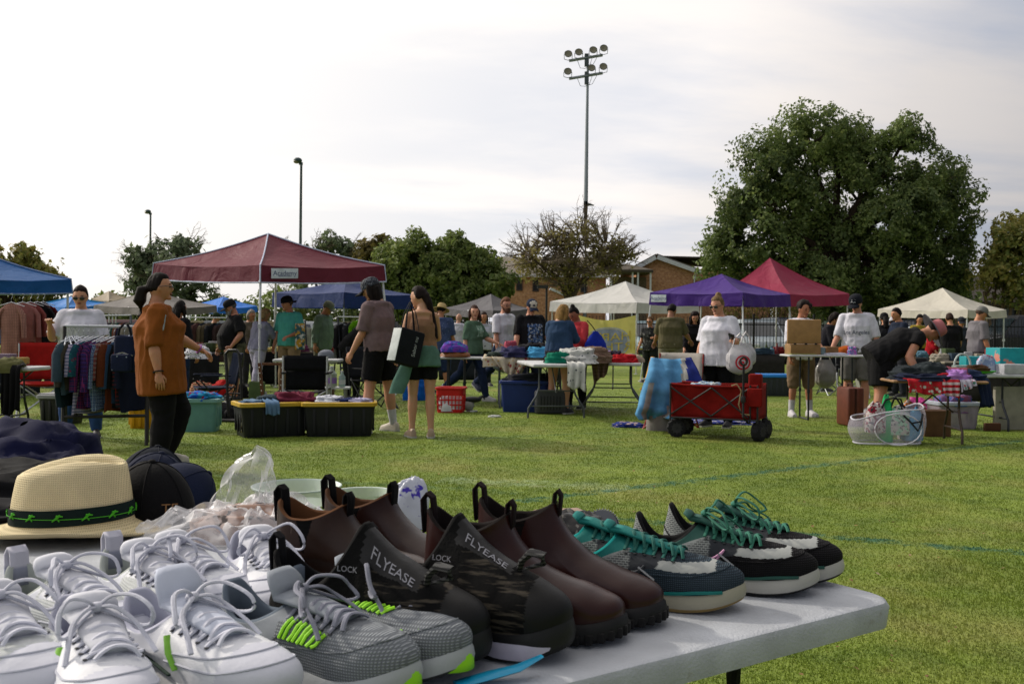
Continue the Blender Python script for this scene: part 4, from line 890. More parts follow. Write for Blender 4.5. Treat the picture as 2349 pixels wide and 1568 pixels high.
# ------------------------------------------------------------------ chair under a blue towel, next to the wagon
def towel_chair():
    c = G(1545, 985); t = camp_chair('red legged camp chair hidden under a blue towel beside the wagon', (c.x, c.y + .18), R(-30), '#9a958e', M('#8a1f1d', rough=.4), sc=1.0)
    tl = AT(1493, 822, 11.75); tr = AT(1590, 822, 11.95); mats = [cloth('#5288b0'), cloth('#1a2668'), cloth('#8a8a86')]
    rows = [(1494, 1588, 820, 11.9), (1488, 1604, 850, 11.75), (1478, 1616, 885, 11.65), (1468, 1622, 920, 11.6), (1459, 1606, 946, 11.55), (1470, 1560, 962, 11.53)]; nu = 26; P = []
    for i in range(len(rows) - 1):
        for k in range(5):
            q = k / 5; r = [rows[i][j] + (rows[i + 1][j] - rows[i][j]) * q for j in range(4)]; row = []
            for u in np.linspace(0, 1, nu):
                g = (i + q) / (len(rows) - 1); p = AT(r[0] + (r[1] - r[0]) * u, r[2] + (4 * sin(pi * u) if i == 0 else 0) + (14 * g * abs(u - .45) if i > 2 else 0), r[3] - .14 * sin(u * 8 + g * 2.0) * (.25 + g) - .06 * sin(u * 19 + g) * (.2 + g) + .15 * abs(u - .4)); row.append(tuple(p))
            P.append(row)
    P = np.array(P); q = P.reshape(-1, 3); w_ = np.stack([vnoise(q * 2.5, k) for k in (1, 2, 3)], 1); P[..., 1] += (.10 * np.abs(vnoise(q * np.array([5, 2, 2.2]) + w_, 9)) + .04 * np.abs(vnoise(q * 9 + w_, 10))).reshape(P.shape[:2]); o = P[-1].mean(0); mb = MB(); mb.grid(P - o)
    ww = P.shape[1] - 1
    for k in range(len(mb.f)):
        u = (k % ww) / ww; g = (k // ww) / (P.shape[0] - 1); d = u + g * .25
        mb.m[k] = 1 if d > .80 and g < .85 else (2 if .70 < d <= .80 or .06 < u < .16 and g > .35 else 0)
    ob = mb.build('beach_towel', mats, sharp=0); ob.location = o; ob.modifiers.new('s', 'SOLIDIFY').thickness = .008; tag(ob, 'blue and navy striped beach towel hung over the camp chair', 'towel')
    heap('grey cloth bag slumped on the grass under the blue towel', G(1512, 986), (.26, .22, .36), cloth('#7d7876'), 8, name='cloth_bag', cat='bag', rough=.2)
    heap('navy blanket corner with a patterned edge on the grass left of the wagon', G(1445, 978), (.36, .3, .05), cloth('#1c2c6e', kind='blotch', col2='#1c2c6e', col3='#b09a92', sc=1.4), 9, name='picnic_blanket', cat='blanket')
    heap('navy and white blanket spread on the grass beneath the wagon', G(1660, 968), (.9, .7, .04), cloth('#27357c', kind='blotch', col2='#27357c', col3='#a9a6a8', sc=1.2), 10, name='picnic_blanket', cat='blanket')
    b = MB(); b.box((0, 0, .35), (.05, .36, .7), mat=Matrix.Rotation(R(14), 4, 'Y') @ Matrix.Translation((0, 0, .35)), bev=.02); b.box((.03, .1, .02), (.2, .05, .04)); o = b.build('folding_sign', plastic('#c08a18')); p = G(1478, 895); o.location = p; tag(o, 'yellow folding floor sign seen edge on behind the blue towel', 'sign')
    r = MB(); p0, p1 = AT(1600, 895, 12.3), AT(1668, 882, 12.5); r.tube([p0, p0.lerp(p1, .5) + V((0, 0, .03)), p1], .012, 6); c2 = p0; o = r.build('umbrella_strap', M('#a0486a')); tag(o, 'pink padded carrying strap sticking up behind the wagon', 'strap')
    r = MB(); p0, p1 = G(1655, 930) + V((0, 0, .05)), AT(1662, 868, 12.2); r.tube([p0, p1], .018, 6); o = r.build('chair_post', M('#8a1f1d')); tag(o, 'red upright rod behind the wagon', 'rod')
towel_chair()
# ------------------------------------------------------------------ centre tables with clothes
def centre():
    A = folding_table('white folding table with a spotted white cloth hanging from its end', (AT(1262, 845, 13.75).x, 13.9), R(97), 1.7, .72, .74)
    B = folding_table('white folding table heaped with a striped top and red clothes', (AT(1412, 840, 14.4).x, 14.75), R(84), 1.7, .80, .74)
    x = lambda px, Y: AT(px, 800, Y).x; T = .742
    heap('emerald green top crumpled on the spotted cloth table', (x(1285, 13.5), 13.5, T), (.34, .3, .16), cloth('#0f6b55'), 31)
    heap('black folded trousers stacked behind the emerald top', (x(1268, 13.8), 13.8, T), (.22, .3, .17), cloth('#17181c'), 32)
    heap('white cotton dress with small dark spots lying on the table', (x(1322, 13.6), 13.6, T), (.46, .5, .21), cloth('#b5b6b2', kind='specks', col2='#3a3f4a', sc=.5), 33, name='cotton_dress')
    a = V((x(1302, 13.05), 13.03, T)); b = V((x(1342, 13.05), 13.03, T)); drape('spotted white cloth hanging down the front of the table', a, b, (0, -1, 0), .35, (.30, .34), cloth('#b5b6b2', kind='specks', col2='#3a3f4a', sc=.5), 5, .022)
    heap('brown and cream striped knit top bunched on the table', (x(1365, 13.9), 13.9, T), (.38, .4, .20), cloth('#8f7a66', kind='stripe', col2='#4a2e28', sc=2.6), 34)
    a = V((x(1356, 13.9), 13.92, T)); b = V((x(1398, 13.9), 13.92, T)); drape('brown striped knit sleeve hanging over the table edge', a, b, (0, -1, 0), .3, (.30, .16), cloth('#8f7a66', kind='stripe', col2='#4a2e28', sc=2.6), 7, .03, taper=.3)
    heap('lilac blouse folded beside the striped knit', (x(1392, 14.3), 14.4, T), (.3, .35, .15), cloth('#9a7fb0'), 35)
    heap('dark plum shirt rolled up on the table', (x(1408, 14.2), 14.2, T), (.2, .3, .17), cloth('#2c2230'), 36)
    heap('bright red shirt lying on the table', (x(1428, 14.2), 14.1, T), (.34, .3, .11), cloth('#a81a22'), 37)
    heap('beige knitted hat on the right end of the table', (x(1452, 14.3), 14.3, T), (.3, .3, .11), cloth('#8d8070'), 38, name='knitted_hat', cat='hat', rough=.12)
    # floral cloth table behind
    folding_table('folding table under the floral cloth in front of the men', (x(1215, 15.3), 15.4), R(2), 1.5, .76, .76)
    F = cloth('#b0a794', kind='floral', col2='#7a2430', col3='#a8823a', sc=1.1); a = V((x(1108, 14.99), 14.98, .765)); b = V((x(1320, 14.99), 14.98, .765)); drape('cream floral tablecloth hanging in a point from the table', a, b, (0, -1, 0), .7, (.13, .13), F, 2, .02, name='floral_tablecloth', cat='tablecloth')
    a = V((x(1128, 14.95), 14.93, .765)); b = V((x(1215, 14.95), 14.93, .765)); drape('loose corner of the cream floral cloth hanging lower', a, b, (0, -1, 0), .12, (.20, .30), F, 4, .04, name='floral_tablecloth', cat='tablecloth', taper=.55)
    for k, (px, Y, s, c, lab) in enumerate(((1152, 15.2, (.4, .4, .07), '#2f3a34', 'dark green shirt spread on the floral cloth'), (1182, 15.1, (.4, .4, .16), '#2a2b4a', 'indigo sweater folded on the floral cloth'), (1222, 15.3, (.5, .5, .2), '#16171c', 'black jacket on the floral cloth'),
            (1240, 15.0, (.36, .3, .17), '#3f86b0', 'sky blue shirt crumpled in front of the black jacket'), (1262, 15.05, (.25, .3, .12), '#3a2a3c', 'purple black top between blue and pink clothes'), (1295, 15.0, (.42, .4, .15), '#b07d92', 'pale pink sweater rolled on the floral cloth'), (1172, 15.45, (.2, .2, .25), '#a04a5c', 'rose pink scarf on the heap of clothes'))):
        heap(lab, (x(px, Y), Y, .78), s, cloth(c), 40 + k)
    c = G(1205, 946); bin_tub('big navy blue plastic tub below the floral cloth', (c.x, c.y + .25), R(-3), (.70, .46, .46), plastic('#142a66', rough=.5), plastic('#142a66'), group=None, ribs=0)
    heap('dark clothes filling the navy blue tub', (c.x + .05, c.y + .25, .40), (.6, .4, .16), cloth('#1b1d24'), 48)
    c = G(1262, 950); t = thing('carry_case', 'dark grey ribbed carry case standing by the blue tub', 'case', (c.x, c.y + .12, 0), R(6)); m = MB(); m.box((0, 0, .17), (.44, .2, .34), bev=.05); m.build('shell', plastic('#3a3c40'), t); m = MB(); [m.box((-.14 + .045 * i, -.101, .16 + .0 * j), (.02, .008, .2), bev=.003) for i in range(7) for j in (0,)]; m.build('ribs', plastic('#202124'), t)
    # small table with folded bags to the left
    folding_table('small white folding table holding a purple bag', (x(1047, 15.6), 15.7), R(0), .82, .5, .76, style='straight', legm=DKSTEEL, th=.035)
    heap('purple and blue galaxy print bag on the small table', (x(1043, 15.6), 15.6, .84), (.40, .34, .14), cloth('#3a3a90', kind='blotch', col2='#6a3a9a', col3='#2a7aa0', sc=1.2), 51, name='print_bag', cat='bag', rough=.15); heap('brown leather satchel flat beneath the purple bag', (x(1045, 15.6), 15.6, .763), (.42, .36, .09), M('#7a4a26', rough=.5), 52, name='leather_satchel', cat='bag', rough=.1)
    # red laundry basket
    c = G(1033, 947); t = thing('laundry_basket', 'red plastic laundry basket with rectangular holes', 'basket', (c.x, c.y + .17, 0), R(-8)); Rd = plastic('#b01014'); m = MB(); L, W, H = .40, .32, .36
    m.loft([[V((x_ * .9, y_ * .9, 0)) for x_, y_ in rrect(L / 2, W / 2, .06)], [V((x_ * .9, y_ * .9, .012)) for x_, y_ in rrect(L / 2, W / 2, .06)]])
    for z0, z1 in ((0.01, .05), (.105, .125), (.175, .195), (.245, .36)):
        q0, q1 = .9 + .1 * z0 / H, .9 + .1 * z1 / H; m.loft([[V((x_ * k, y_ * k, z)) for x_, y_ in rrect(L / 2, W / 2, .06)] for z, k in ((z0, q0), (z1, q1), (z1, q1 - .04), (z0, q0 - .04), (z0, q0))], c0=False, c1=False)
    P0 = rrect(L / 2, W / 2, .06, 3)
    def per(n):
        pts = []; tot = [(V((*P0[i], 0)) - V((*P0[i - 1], 0))).length for i in range(len(P0))]; S_ = sum(tot)
        for k in range(n):
            d = S_ * k / n; i = 0
            while d > tot[(i + 1) % len(P0)]: d -= tot[(i + 1) % len(P0)]; i += 1
            a_, b_ = V((*P0[i % len(P0)], 0)), V((*P0[(i + 1) % len(P0)], 0)); pts.append(a_.lerp(b_, d / max(1e-6, tot[(i + 1) % len(P0)])))
        return pts
    for p in per(24): m.tube([p * .905 * .985 + V((0, 0, .02)), p * .965 * .985 + V((0, 0, .26))], .009, 4)
    m.build('basket_shell', Rd, t); m = MB(); m.loft([[V((x_ * k, y_ * k, z)) for x_, y_ in rrect(L / 2, W / 2, .06)] for z, k in ((.33, 1.0), (.335, 1.07), (.36, 1.08), (.366, 1.02), (.36, .96))], c0=False, c1=False); m.build('rim', Rd, t)
    heap('white towels stuffed inside the red laundry basket', (c.x, c.y + .17, .02), (.33, .26, .27), cloth('#b9bac0'), 56, name='folded_towel', cat='towel', rough=.1)
    # odd pieces on the grass
    p = G(1082, 943); t = thing('metal_bird_ornament', 'black and white metal bird ornament on the grass by the red basket', 'ornament', p, R(20)); m = MB(); m.ell((0, 0, .17), (.15, .06, .05), n=10); m.tube([(.1, 0, .18), (.17, 0, .22), (.2, 0, .17)], [.03, .02, .01], 6); m.build('body', M('#1c1c1f', rough=.4), t); m = MB(); m.tube([(0, 0, .15), (.01, 0, .02)], .009, 5); m.lathe([(.0, .0), (.09, .0), (.085, .012), (0, .02)], 12); m.build('stand', metal('#b0b2b4'), t); MB().ell((-.06, 0, .09), (.1, .07, .08), n=10).build('pale_belly', M('#9a9a94'), t)
    p = G(1135, 956); heap('crumpled white paper scrap on the grass in front of the blue tub', p, (.15, .08, .03), M('#b9bbb8'), 53, name='paper_scrap', cat='litter')
    p = G(947, 920); heap('bright blue bag on the ground behind the tan top woman', p + V((0, .3, 0)), (.35, .3, .34), cloth('#0e55a8'), 54, name='drawstring_bag', cat='bag', rough=.15)
centre()
# ------------------------------------------------------------------ right side tables
def right_side():
    x = lambda px, Y: AT(px, 800, Y).x
    folding_table('tall white folding table with tan boxes in front of the boy', (x(1895, 13.5), 13.5), R(0), 1.15, .5, .89, style='straight', legm=DKSTEEL, th=.03)
    t = thing('serving_tray_box', 'tan open jewellery box with its lid raised toward the camera', 'box', (x(1842, 13.4), 13.36, .892), R(4)); TN = M('#9a7648', rough=.6, bump=.1)
    m = MB(); m.box((0, 0, .31), (.47, .035, .33), bev=.015); m.build('lid', TN, t); m = MB(); m.box((.02, .1, .07), (.42, .24, .14), bev=.008); bx = m.build('box_body', M('#8a6a40', rough=.6), t); m = MB(); [m.box((xx, -.022, .145), (.03, .012, .02)) for xx in (-.13, .02, .16)]; m.build('hinge', DKSTEEL, t)
    for k, (px, d, c, lab, nm) in enumerate(((1838, (.10, .08, .045), '#b5a888', 'cream candle tin on the boy table', 'candle_tin'), (1907, (.17, .2, .11), '#7a5a3c', 'brown cardboard box right of the tan jewellery box', 'cardboard_box'), (1887, (.07, .06, .10), '#6f8086', 'grey blue mug on the boy table', 'mug'))):
        o = MB().box((0, 0, d[2] / 2), d, bev=.012).build(nm, M(c)); o.location = (x(px, 13.4), 13.4 + .05 * (k == 1), .892); tag(o, lab, nm.split('_')[-1])
    o = MB().box((0, 0, .006), (.34, .22, .012), bev=.004).build('paper_plate', M('#8a8a55')); o.location = (x(1840, 13.35), 13.38, .892); tag(o, 'olive green tray under the cream candle tin', 'tray')
    heap('stack of white papers on the boy table', (x(1915, 13.4), 13.4, .892), (.3, .2, .03), M('#a9aab8'), 61, name='paper_stack', cat='papers', rough=.05)
    heap('rust orange pumpkin cushion on the boy table', (x(1934, 13.6), 13.6, .892), (.19, .18, .12), cloth('#a8541c'), 62, name='pumpkin_cushion', cat='cushion', rough=.06); heap('shiny multicolour gift bow on the boy table', (x(1955, 13.45), 13.45, .892), (.11, .1, .12), M('#2a6a9a', kind='blotch', col2='#b040a0', col3='#50a0a0', sc=6, rough=.25), 63, name='gift_bow', cat='gift bow')
    # suitcase and leaning mirror
    c = G(1955, 977); t = thing('suitcase', 'slim brown leather suitcase standing upright on the grass', 'suitcase', (c.x, c.y + .1, 0), R(8)); BR = M('#5a2a1a', rough=.5); m = MB(); m.box((-.055, 0, .25), (.10, .34, .49), bev=.03); m.box((.06, 0, .25), (.105, .34, .49), bev=.03); m.build('shell', BR, t); m = MB(); m.tube([(0, -.06, .5), (0, -.05, .535), (0, .05, .535), (0, .06, .5)], .012, 6); m.build('handle', M('#3a1a10'), t); MB().box((0, 0, .25), (.02, .325, .47)).build('zip_band', M('#3a1c12'), t)
    c = G(1998, 950); t = thing('standing_frame', 'dark framed grey panel leaning behind the suitcase', 'frame', (c.x, c.y + .2, 0), R(-12)); TT = Matrix.Rotation(R(-13), 4, 'Y'); m = MB(); m.box((0, 0, 0), (.04, .5, .75), mat=TT @ Matrix.Translation((0, 0, .37)), bev=.01); m.build('border', M('#2c2624'), t); MB().box((0, 0, 0), (.045, .42, .66), mat=TT @ Matrix.Translation((0, 0, .37))).build('panel', M('#8b8a88', rough=.4), t)
    # clothes table at the right
    folding_table('low narrow table piled with dark jeans and red cloth', (x(2150, 10.75), 10.85), R(-6), 1.0, .55, .68, style='bent', legm=metal('#4a403a'), top=M('#8a6a4a', rough=.6), th=.03)
    for k, (px, Y, s, c2, z, lab) in enumerate(((2095, 10.85, (.40, .4, .15), '#20262a', .68, 'charcoal sweater at the left end of the clothes table'), (2133, 10.8, (.36, .4, .19), '#262d30', .68, 'dark grey fleece folded on the clothes table'), (2120, 10.65, (.5, .3, .08), '#1c2236', .68, 'navy jeans under the grey fleece'),
            (2175, 10.9, (.34, .36, .13), '#7a3f4c', .68, 'dusty rose cardigan in the middle of the clothes table'), (2160, 10.7, (.4, .3, .09), '#a3202c', .68, 'crimson towel folded on the clothes table'), (2192, 10.65, (.26, .26, .12), '#9a6fb0', .68, 'lilac cushion on the right end of the clothes table'), (2215, 10.9, (.3, .4, .12), '#1e2a44', .68, 'dark blue jeans laid over the right end of the clothes table'))):
        heap(lab, (x(px, Y), Y, z), s, cloth(c2), 70 + k)
    yv = 10.52; a = V((x(2080, yv), yv, .685)); b = V((x(2158, yv), yv, .685)); drape('red tablecloth with white flowers hanging from the clothes table', a, b, (0, -1, 0), .2, (.13, .15), cloth('#a31f28', kind='floral', col2='#b5b8b0', col3='#2c5a3a', sc=1.8), 3, .02, name='floral_tablecloth', cat='tablecloth')
    a = V((x(2158, yv), yv, .685)); b = V((x(2200, yv), yv, .685)); drape('red and white striped cloth hanging in a fold from the clothes table', a, b, (0, -1, 0), .2, (.14, .19), cloth('#a31f28', kind='stripe', col2='#b7a6a8', sc=.9), 6, .03, name='striped_cloth', cat='cloth')
    a = V((x(2200, yv), yv, .685)); b = V((x(2235, yv), yv, .685)); drape('white patterned cloth corner at the right end of the clothes table', a, b, (0, -1, 0), .2, (.12, .05), cloth('#a9a4b4', kind='floral', col2='#3a6a5a', col3='#a33a44', sc=1.8), 9, .02, name='patterned_cloth', cat='cloth')
    a = V((x(2228, 10.7), 10.62, .69)); b = V((x(2268, 10.9), 10.95, .69)); drape('dark navy jeans hanging off the right end of the clothes table', a, b, (.9, -.4, 0), .2, (.28, .30), cloth('#16203a'), 12, .03)
    c = G(2155, 1003); o = MB().box((0, 0, .15), (.32, .26, .30), bev=.006, rz=R(5)).build('cardboard_box', M('#6b4c34', kind='scuffed', col2='#8a6a2a')); o.location = (c.x, c.y + .2, 0); tag(o, 'brown cardboard box under the clothes table', 'box')
    c = G(2205, 985); t = bin_tub('translucent plastic bin with blue handles under the clothes table', (c.x, c.y + .25), R(3), (.52, .4, .34), M('#9a8f9c', rough=.3, alpha=.75), plastic('#9fa6b4'), ribs=0); MB().box((0, -.21, .3), (.16, .02, .035), bev=.008).build('handle', plastic('#2a5aa0'), t); heap('pink and blue clothes inside the translucent bin', (c.x, c.y + .25, .2), (.42, .3, .22), cloth('#7a5a80', kind='blotch', col2='#3a5a90', col3='#8a4a60', sc=1), 80)
    heap('magenta plastic bag on the grass under the clothes table', G(2120, 955), (.4, .3, .26), M('#b0207a', rough=.35), 81, name='plastic_bag', cat='bag'); heap('red cloth bundle behind the mesh bag', G(2098, 965), (.25, .25, .22), cloth('#8a1a20', kind='stripe', col2='#b09a9a', sc=1.2), 82, name='cloth_bundle', cat='cloth')
    # white table at the far right
    yv = 12.3; folding_table('white folding table at the right edge with a green tray', (x(2330, yv), yv + .1), R(2), 1.05, .74, .70, legm=DKSTEEL)
    o = MB().box((0, 0, .16), (.42, .3, .31), bev=.008, rz=R(8)).build('cardboard_box', M('#0c8a90', kind='blotch', col2='#0c8a90', col3='#c07a6a', sc=.55, rough=.5)); o.location = (x(2312, 12.6), 12.6, .702); tag(o, 'turquoise cardboard box on the white right edge table', 'box')
    o = MB().box((0, 0, .1), (.34, .26, .2), bev=.008, rz=R(-6)).build('cardboard_box', M('#0c8088', rough=.5)); o.location = (x(2240, 12.7), 12.7, .702); tag(o, 'smaller turquoise box beside a clear loop handle basket', 'box')
    t = thing('serving_tray', 'lime green oval tray on the white right edge table', 'tray', (x(2235, 12.15), 12.1, .702)); m = MB(); m.lathe([(.0, .005), (.2, .005), (.245, .03), (.25, .034), (.2, .014), (0, .012)], 24, sy=.5); m.build('dish', plastic('#3f9a2a'), t)
    heap('brown cardigan folded on the lime green tray', (x(2240, 12.15), 12.12, .73), (.25, .16, .08), cloth('#4a3422'), 83); heap('clear plastic packet leaning on the turquoise box', (x(2262, 12.3), 12.3, .73), (.22, .1, .2), M('#7f93b8', kind='blotch', col2='#a9b4c8', col3='#a05a70', sc=1.5, rough=.2), 84, name='plastic_packet', cat='packet', rough=.12)
    t = thing('wire_basket', 'clear basket with a tall loop handle next to the lime tray', 'basket', (x(2208, 12.2), 12.2, .702)); m = MB(); m.tube([(.1 * cos(a_), 0, .1 + .14 * sin(a_)) for a_ in np.linspace(0, pi, 12)], .012, 6); m.build('handle', M('#b4bcbc', rough=.2), t); m = MB(); m.box((0, 0, .05), (.22, .14, .1), bev=.02); m.build('bowl', M('#9aa8a4', rough=.2, alpha=.7), t)
    o = MB().box((0, 0, .06), (.30, .22, .12), bev=.01).build('plastic_box', M('#a9aab0', rough=.3)); o.location = (x(2322, 12.15), 12.15, .702); tag(o, 'white plastic box in front of the turquoise box', 'box')
    c = G(2335, 985); o = MB().box((0, 0, .27), (.5, .06, .54), bev=.01, rz=R(6)).build('cream_panel', M('#8a8678', rough=.6)); o.location = (x(2330, 12.2), 12.25, 0); tag(o, 'cream board standing beneath the white right edge table', 'board')
    o = MB().box((0, 0, .05), (.2, .05, .1), bev=.01).build('wooden_block', M('#4a2c1a')); o.location = (x(2283, 12.0), 12.05, 0); tag(o, 'dark brown block leaning on the cream board', 'block')
    # mesh laundry bag full of things
    c = G(2052, 1024); t = thing('mesh_hamper', 'white mesh pop up hamper lying on its side on the grass', 'hamper', (c.x, c.y + .22, 0), R(-4)); n, k = 30, 16; P = np.zeros((k, n, 3))
    for i in range(k):
        v = i / (k - 1)
        for j in range(n):
            a_ = 2 * pi * j / n; sq = lambda w_, e: math.copysign(abs(w_) ** e, w_); hh = .42 - .15 * (1 - (cos(a_) * .5 + .5)); P[i, j] = (.40 * sq(cos(a_), .75) * (.82 + .18 * sin(pi * v * .8)), .22 * sq(sin(a_), .8) * (.8 + .2 * sin(pi * v)), hh * v * (1 + .05 * sin(a_ * 3)))
    me = new_mat('net_fabric'); nt = me[1]; setb(me[2], Base_Color=(*S('#b6b2c0'), 1), Roughness=.7); tr = nt.nodes.new('ShaderNodeBsdfTransparent'); mx = nt.nodes.new('ShaderNodeMixShader'); wv = nt.nodes.new('ShaderNodeTexNoise'); wv.inputs['Scale'].default_value = 7; tcn = nt.nodes.new('ShaderNodeTexCoord'); nt.links.new(tcn.outputs['Object'], wv.inputs[0])
    nt.links.new(math_n(nt, 'MULTIPLY_ADD', wv.outputs[0], .5, .10), mx.inputs[0]); nt.links.new(tr.outputs[0], mx.inputs[1]); nt.links.new(me[2].outputs[0], mx.inputs[2]); nt.links.new(mx.outputs[0], nt.nodes['Material Output'].inputs[0])
    m = MB(); m.grid(P, closed=True); m.build('mesh_body', me[0], t); m = MB(); wh = M('#b9b8c4', rough=.6); m.tube([tuple(P[-1, j]) for j in list(range(n)) + [0]], .008, 5); m.tube([tuple(P[1, j] * np.array([1.01, 1.01, 1])) for j in list(range(n)) + [0]], .008, 5); m.tube([(.05 + .24 * cos(a_), -.22, .18 + .165 * sin(a_)) for a_ in np.linspace(0, 2 * pi, 22)], .007, 5); m.build('wire_hoop', wh, t)
    m = MB(); m.tube([(.1, -.225, .33), (.17, -.24, .26), (.25, -.23, .17), (.28, -.225, .24), (.30, -.21, .35)], .011, 5); m.tube([(.19, -.238, .25), (.29, -.225, .27)], .009, 5); m.build('handle', M('#161a20'), t)
    for px, Y, s, c2, kk, z, lab in ((2010, 10.62, (.2, .2, .30), '#7a2030', 'blotch', .12, 'red and white checked pouch in the mesh hamper'), (2035, 10.6, (.12, .14, .42), '#2a9a5a', 'plain', .02, 'green plastic bag upright in the mesh hamper'), (2062, 10.6, (.24, .18, .30), '#8fbfa4', 'blotch', .1, 'pale green tote bag in the mesh hamper'), (2095, 10.6, (.18, .2, .3), '#4a84a8', 'plain', .04, 'blue cloth pressed inside the mesh hamper'), (2088, 10.7, (.2, .2, .36), '#b0622c', 'blotch', .04, 'orange and white packet at the back of the mesh hamper')):
        heap(lab, (x(px, Y), Y, z), s, cloth(c2, kind=kk, col2='#b0aaa8', col3='#2a2a2c', sc=2.4) if kk != 'plain' else cloth(c2), int(px) % 50, name='packed_bag', cat='bag', rough=.14)
    t = thing('strap_loop', 'black looped carrying straps rising above the mesh hamper', 'strap', (x(2050, 10.55), 10.55, .38)); m = MB(); m.tube([(-.12, 0, .0), (-.08, 0, .09), (.03, 0, .12), (.1, 0, .02)], .012, 5); m.tube([(-.02, .02, .0), (.02, .02, .1), (.09, .02, .1), (.14, .02, -.02)], .011, 5); m.build('loop', M('#15181c'), t)
right_side()
# ------------------------------------------------------------------ people
X_, Y_, Z_ = V((1, 0, 0)), V((0, 1, 0)), V((0, 0, 1))
EYE = M('#1a1210', rough=.2, bump=0); LIP = M('#7d4238', rough=.5, bump=0); SHADE = M('#0c0c0e', rough=.12, spec=.8, bump=0, var=0); SOLE = M('#a9a8a2', rough=.6)
DECALS = []
def sm(a, b, x): t = min(1, max(0, (x - a) / (b - a))); return t * t * (3 - 2 * t)
def person(label, at, yaw=0, h=1.7, sex='m', fat=1.0, belly=0.0, lean=0, bend=0, head=(8, 0), arms=((8, 8, 15, 0), (8, 8, 15, 0)), legs=((2, 3, 2), (2, 3, 2)), skin='#a87858',
           top=None, bot=None, shoes='#2a2a2c', socks=None, hair=('short', '#2a1d16'), hat=None, glasses=None, vox=.0125, beard=None, back_open=False, skirt=None, curl=24):
    t = thing('person', label, 'person', (at[0], at[1], 0), R(yaw - 90)); s = h / 1.70; SK = M(skin, kind='skin', rough=.55, bump=.05); f = fat
    hipw = .088 * s * (1 + .35 * (f - 1))
    def dirv(fl, ab, side, inw=0): return V((sin(R(fl)) * cos(R(ab)), side * sin(R(ab - inw)), -cos(R(fl)) * cos(R(ab))))
    LEG = []; low = 9
    for k, side in ((0, 1), (1, -1)):
        fl, ab, kn = legs[k]; hp = V((0, side * hipw, -.03 * s)); d1 = dirv(fl, ab, side); d2 = dirv(fl - kn, ab, side); kp = hp + d1 * .43 * s; an = kp + d2 * .41 * s
        pit = max(0, (kn - fl) * .75 - 12) if kn - fl > 16 else 0; LEG.append((hp, kp, an, pit, side)); low = min(low, an.z - .075 * s - sin(R(pit)) * .15 * s)
    dz = -low
    LEG = [(a + Z_ * dz, b + Z_ * dz, c + Z_ * dz, p, sd) for a, b, c, p, sd in LEG]
    a0, a1, a2 = R(lean), R(lean + bend * .5), R(lean + bend)
    sp = lambda a: V((sin(a), 0, cos(a)))
    P0 = V((0, 0, dz)); P1 = P0 + sp(a0) * .16 * s; P2 = P1 + sp(a1) * .16 * s; P3 = P2 + sp(a2) * .145 * s; P4 = P3 + sp(a2) * .05 * s
    hp_, hy_ = R(head[0]), R(head[1]); P5 = P4 + (sp(a2 * .8) * .045 + V((.012, 0, 0))) * s; hx = V((cos(hy_) * cos(hp_), sin(hy_) * cos(hp_), -sin(hp_))); hl = Z_.cross(hx).normalized(); hz = hx.cross(hl).normalized(); HC = P5 + hz * .095 * s + hx * .022 * s; HA = (hx, hl, hz)
    fem = sex == 'f'
    W = dict(cr=(.12, .10), hip=(.172 if fem else .162, .115), wa=(.128 if fem else .142, .098), ch=(.150 if fem else .165, .118 if fem else .116), sh=(.150 if fem else .168, .085), tp=(.105, .066), nk=(.056, .058))
    def ring(c, a, w, d, fwd=0.0, n=20):
        ax = V((cos(a), 0, -sin(a))); return [c + ax * (fwd + d * math.copysign(abs(cos(q)) ** .9, cos(q))) + Y_ * (w * math.copysign(abs(sin(q)) ** .85, sin(q))) for q in [2 * pi * i / n for i in range(n)]]
    g = (1 + (f - 1) * 1.0); gd = 1 + (f - 1) * 1.35
    def rg(c, a, key, e=0.0, fwd=0.0, kw=1, ed=None): w, d = W[key]; q = .25 if key in ('nk', 'tp', 'sh') else 1; return ring(c, a, (w * (1 + (g - 1) * q) * s + e) * kw, d * (1 + (gd - 1) * q) * s + (e if ed is None else ed), fwd)
    B = MB(); bust = .016 * s if fem else 0.0
    B.loft([rg(P0 - sp(a0) * .10 * s, a0, 'cr', -.02), rg(P0, a0, 'hip', -.004), rg(P1, a0, 'wa', -.004, belly * .5, ed=belly * .4), rg(P2, a1, 'ch', -.004, bust * .5), rg(P3 - sp(a2) * .03 * s, a2, 'sh', -.004), rg(P3 + sp(a2) * .015 * s, a2, 'tp', .03 * s), rg(P4, a2, 'nk'), rg(P5, a2 * .6, 'nk', -.004)])
    B.limb([P4 - sp(a2) * .03 * s, P5, HC - hz * .05 * s - hx * .015 * s], [.06 * s, .052 * s * (1 + (f - 1) * .3), .05 * s], 14)
    # head with brow, nose, jaw, ears
    def hv(x, y, z): return HC + (hx * x + hl * y + hz * z) * s
    rings = []
    for i in range(1, 12):
        q = pi * i / 12; row = []
        for j in range(18):
            u = V((sin(q) * cos(2 * pi * j / 18), sin(q) * sin(2 * pi * j / 18), -cos(q))); dn = max(0, -u.z); x = .097 * u.x * (1 + .06 * dn * (1 if u.x > 0 else -2.2)); y = .077 * u.y * (1 - .20 * dn * (2 - f)); z = .117 * u.z
            if u.x > .5 and abs(u.z) < .35: x *= .975
            row.append(hv(x, y, z))
        rings.append(row)
    B.loft(rings); B.limb([hv(.086, 0, .022), hv(.108, 0, -.014), hv(.104, 0, -.024)], [.008 * s, .0115 * s, .012 * s], 8); B.ell(hv(.076, 0, -.088), (.024 * s, .03 * s, .02 * s), HA, 10, 7); B.limb([hv(.082, .035, .03), hv(.09, 0, .026), hv(.082, -.035, .03)], [.010 * s, .011 * s, .010 * s], 8)
    for y in (-1, 1): B.ell(hv(-.004, y * .078, -.006), (.019 * s, .010 * s, .031 * s), HA, 8, 6)
    E = MB()
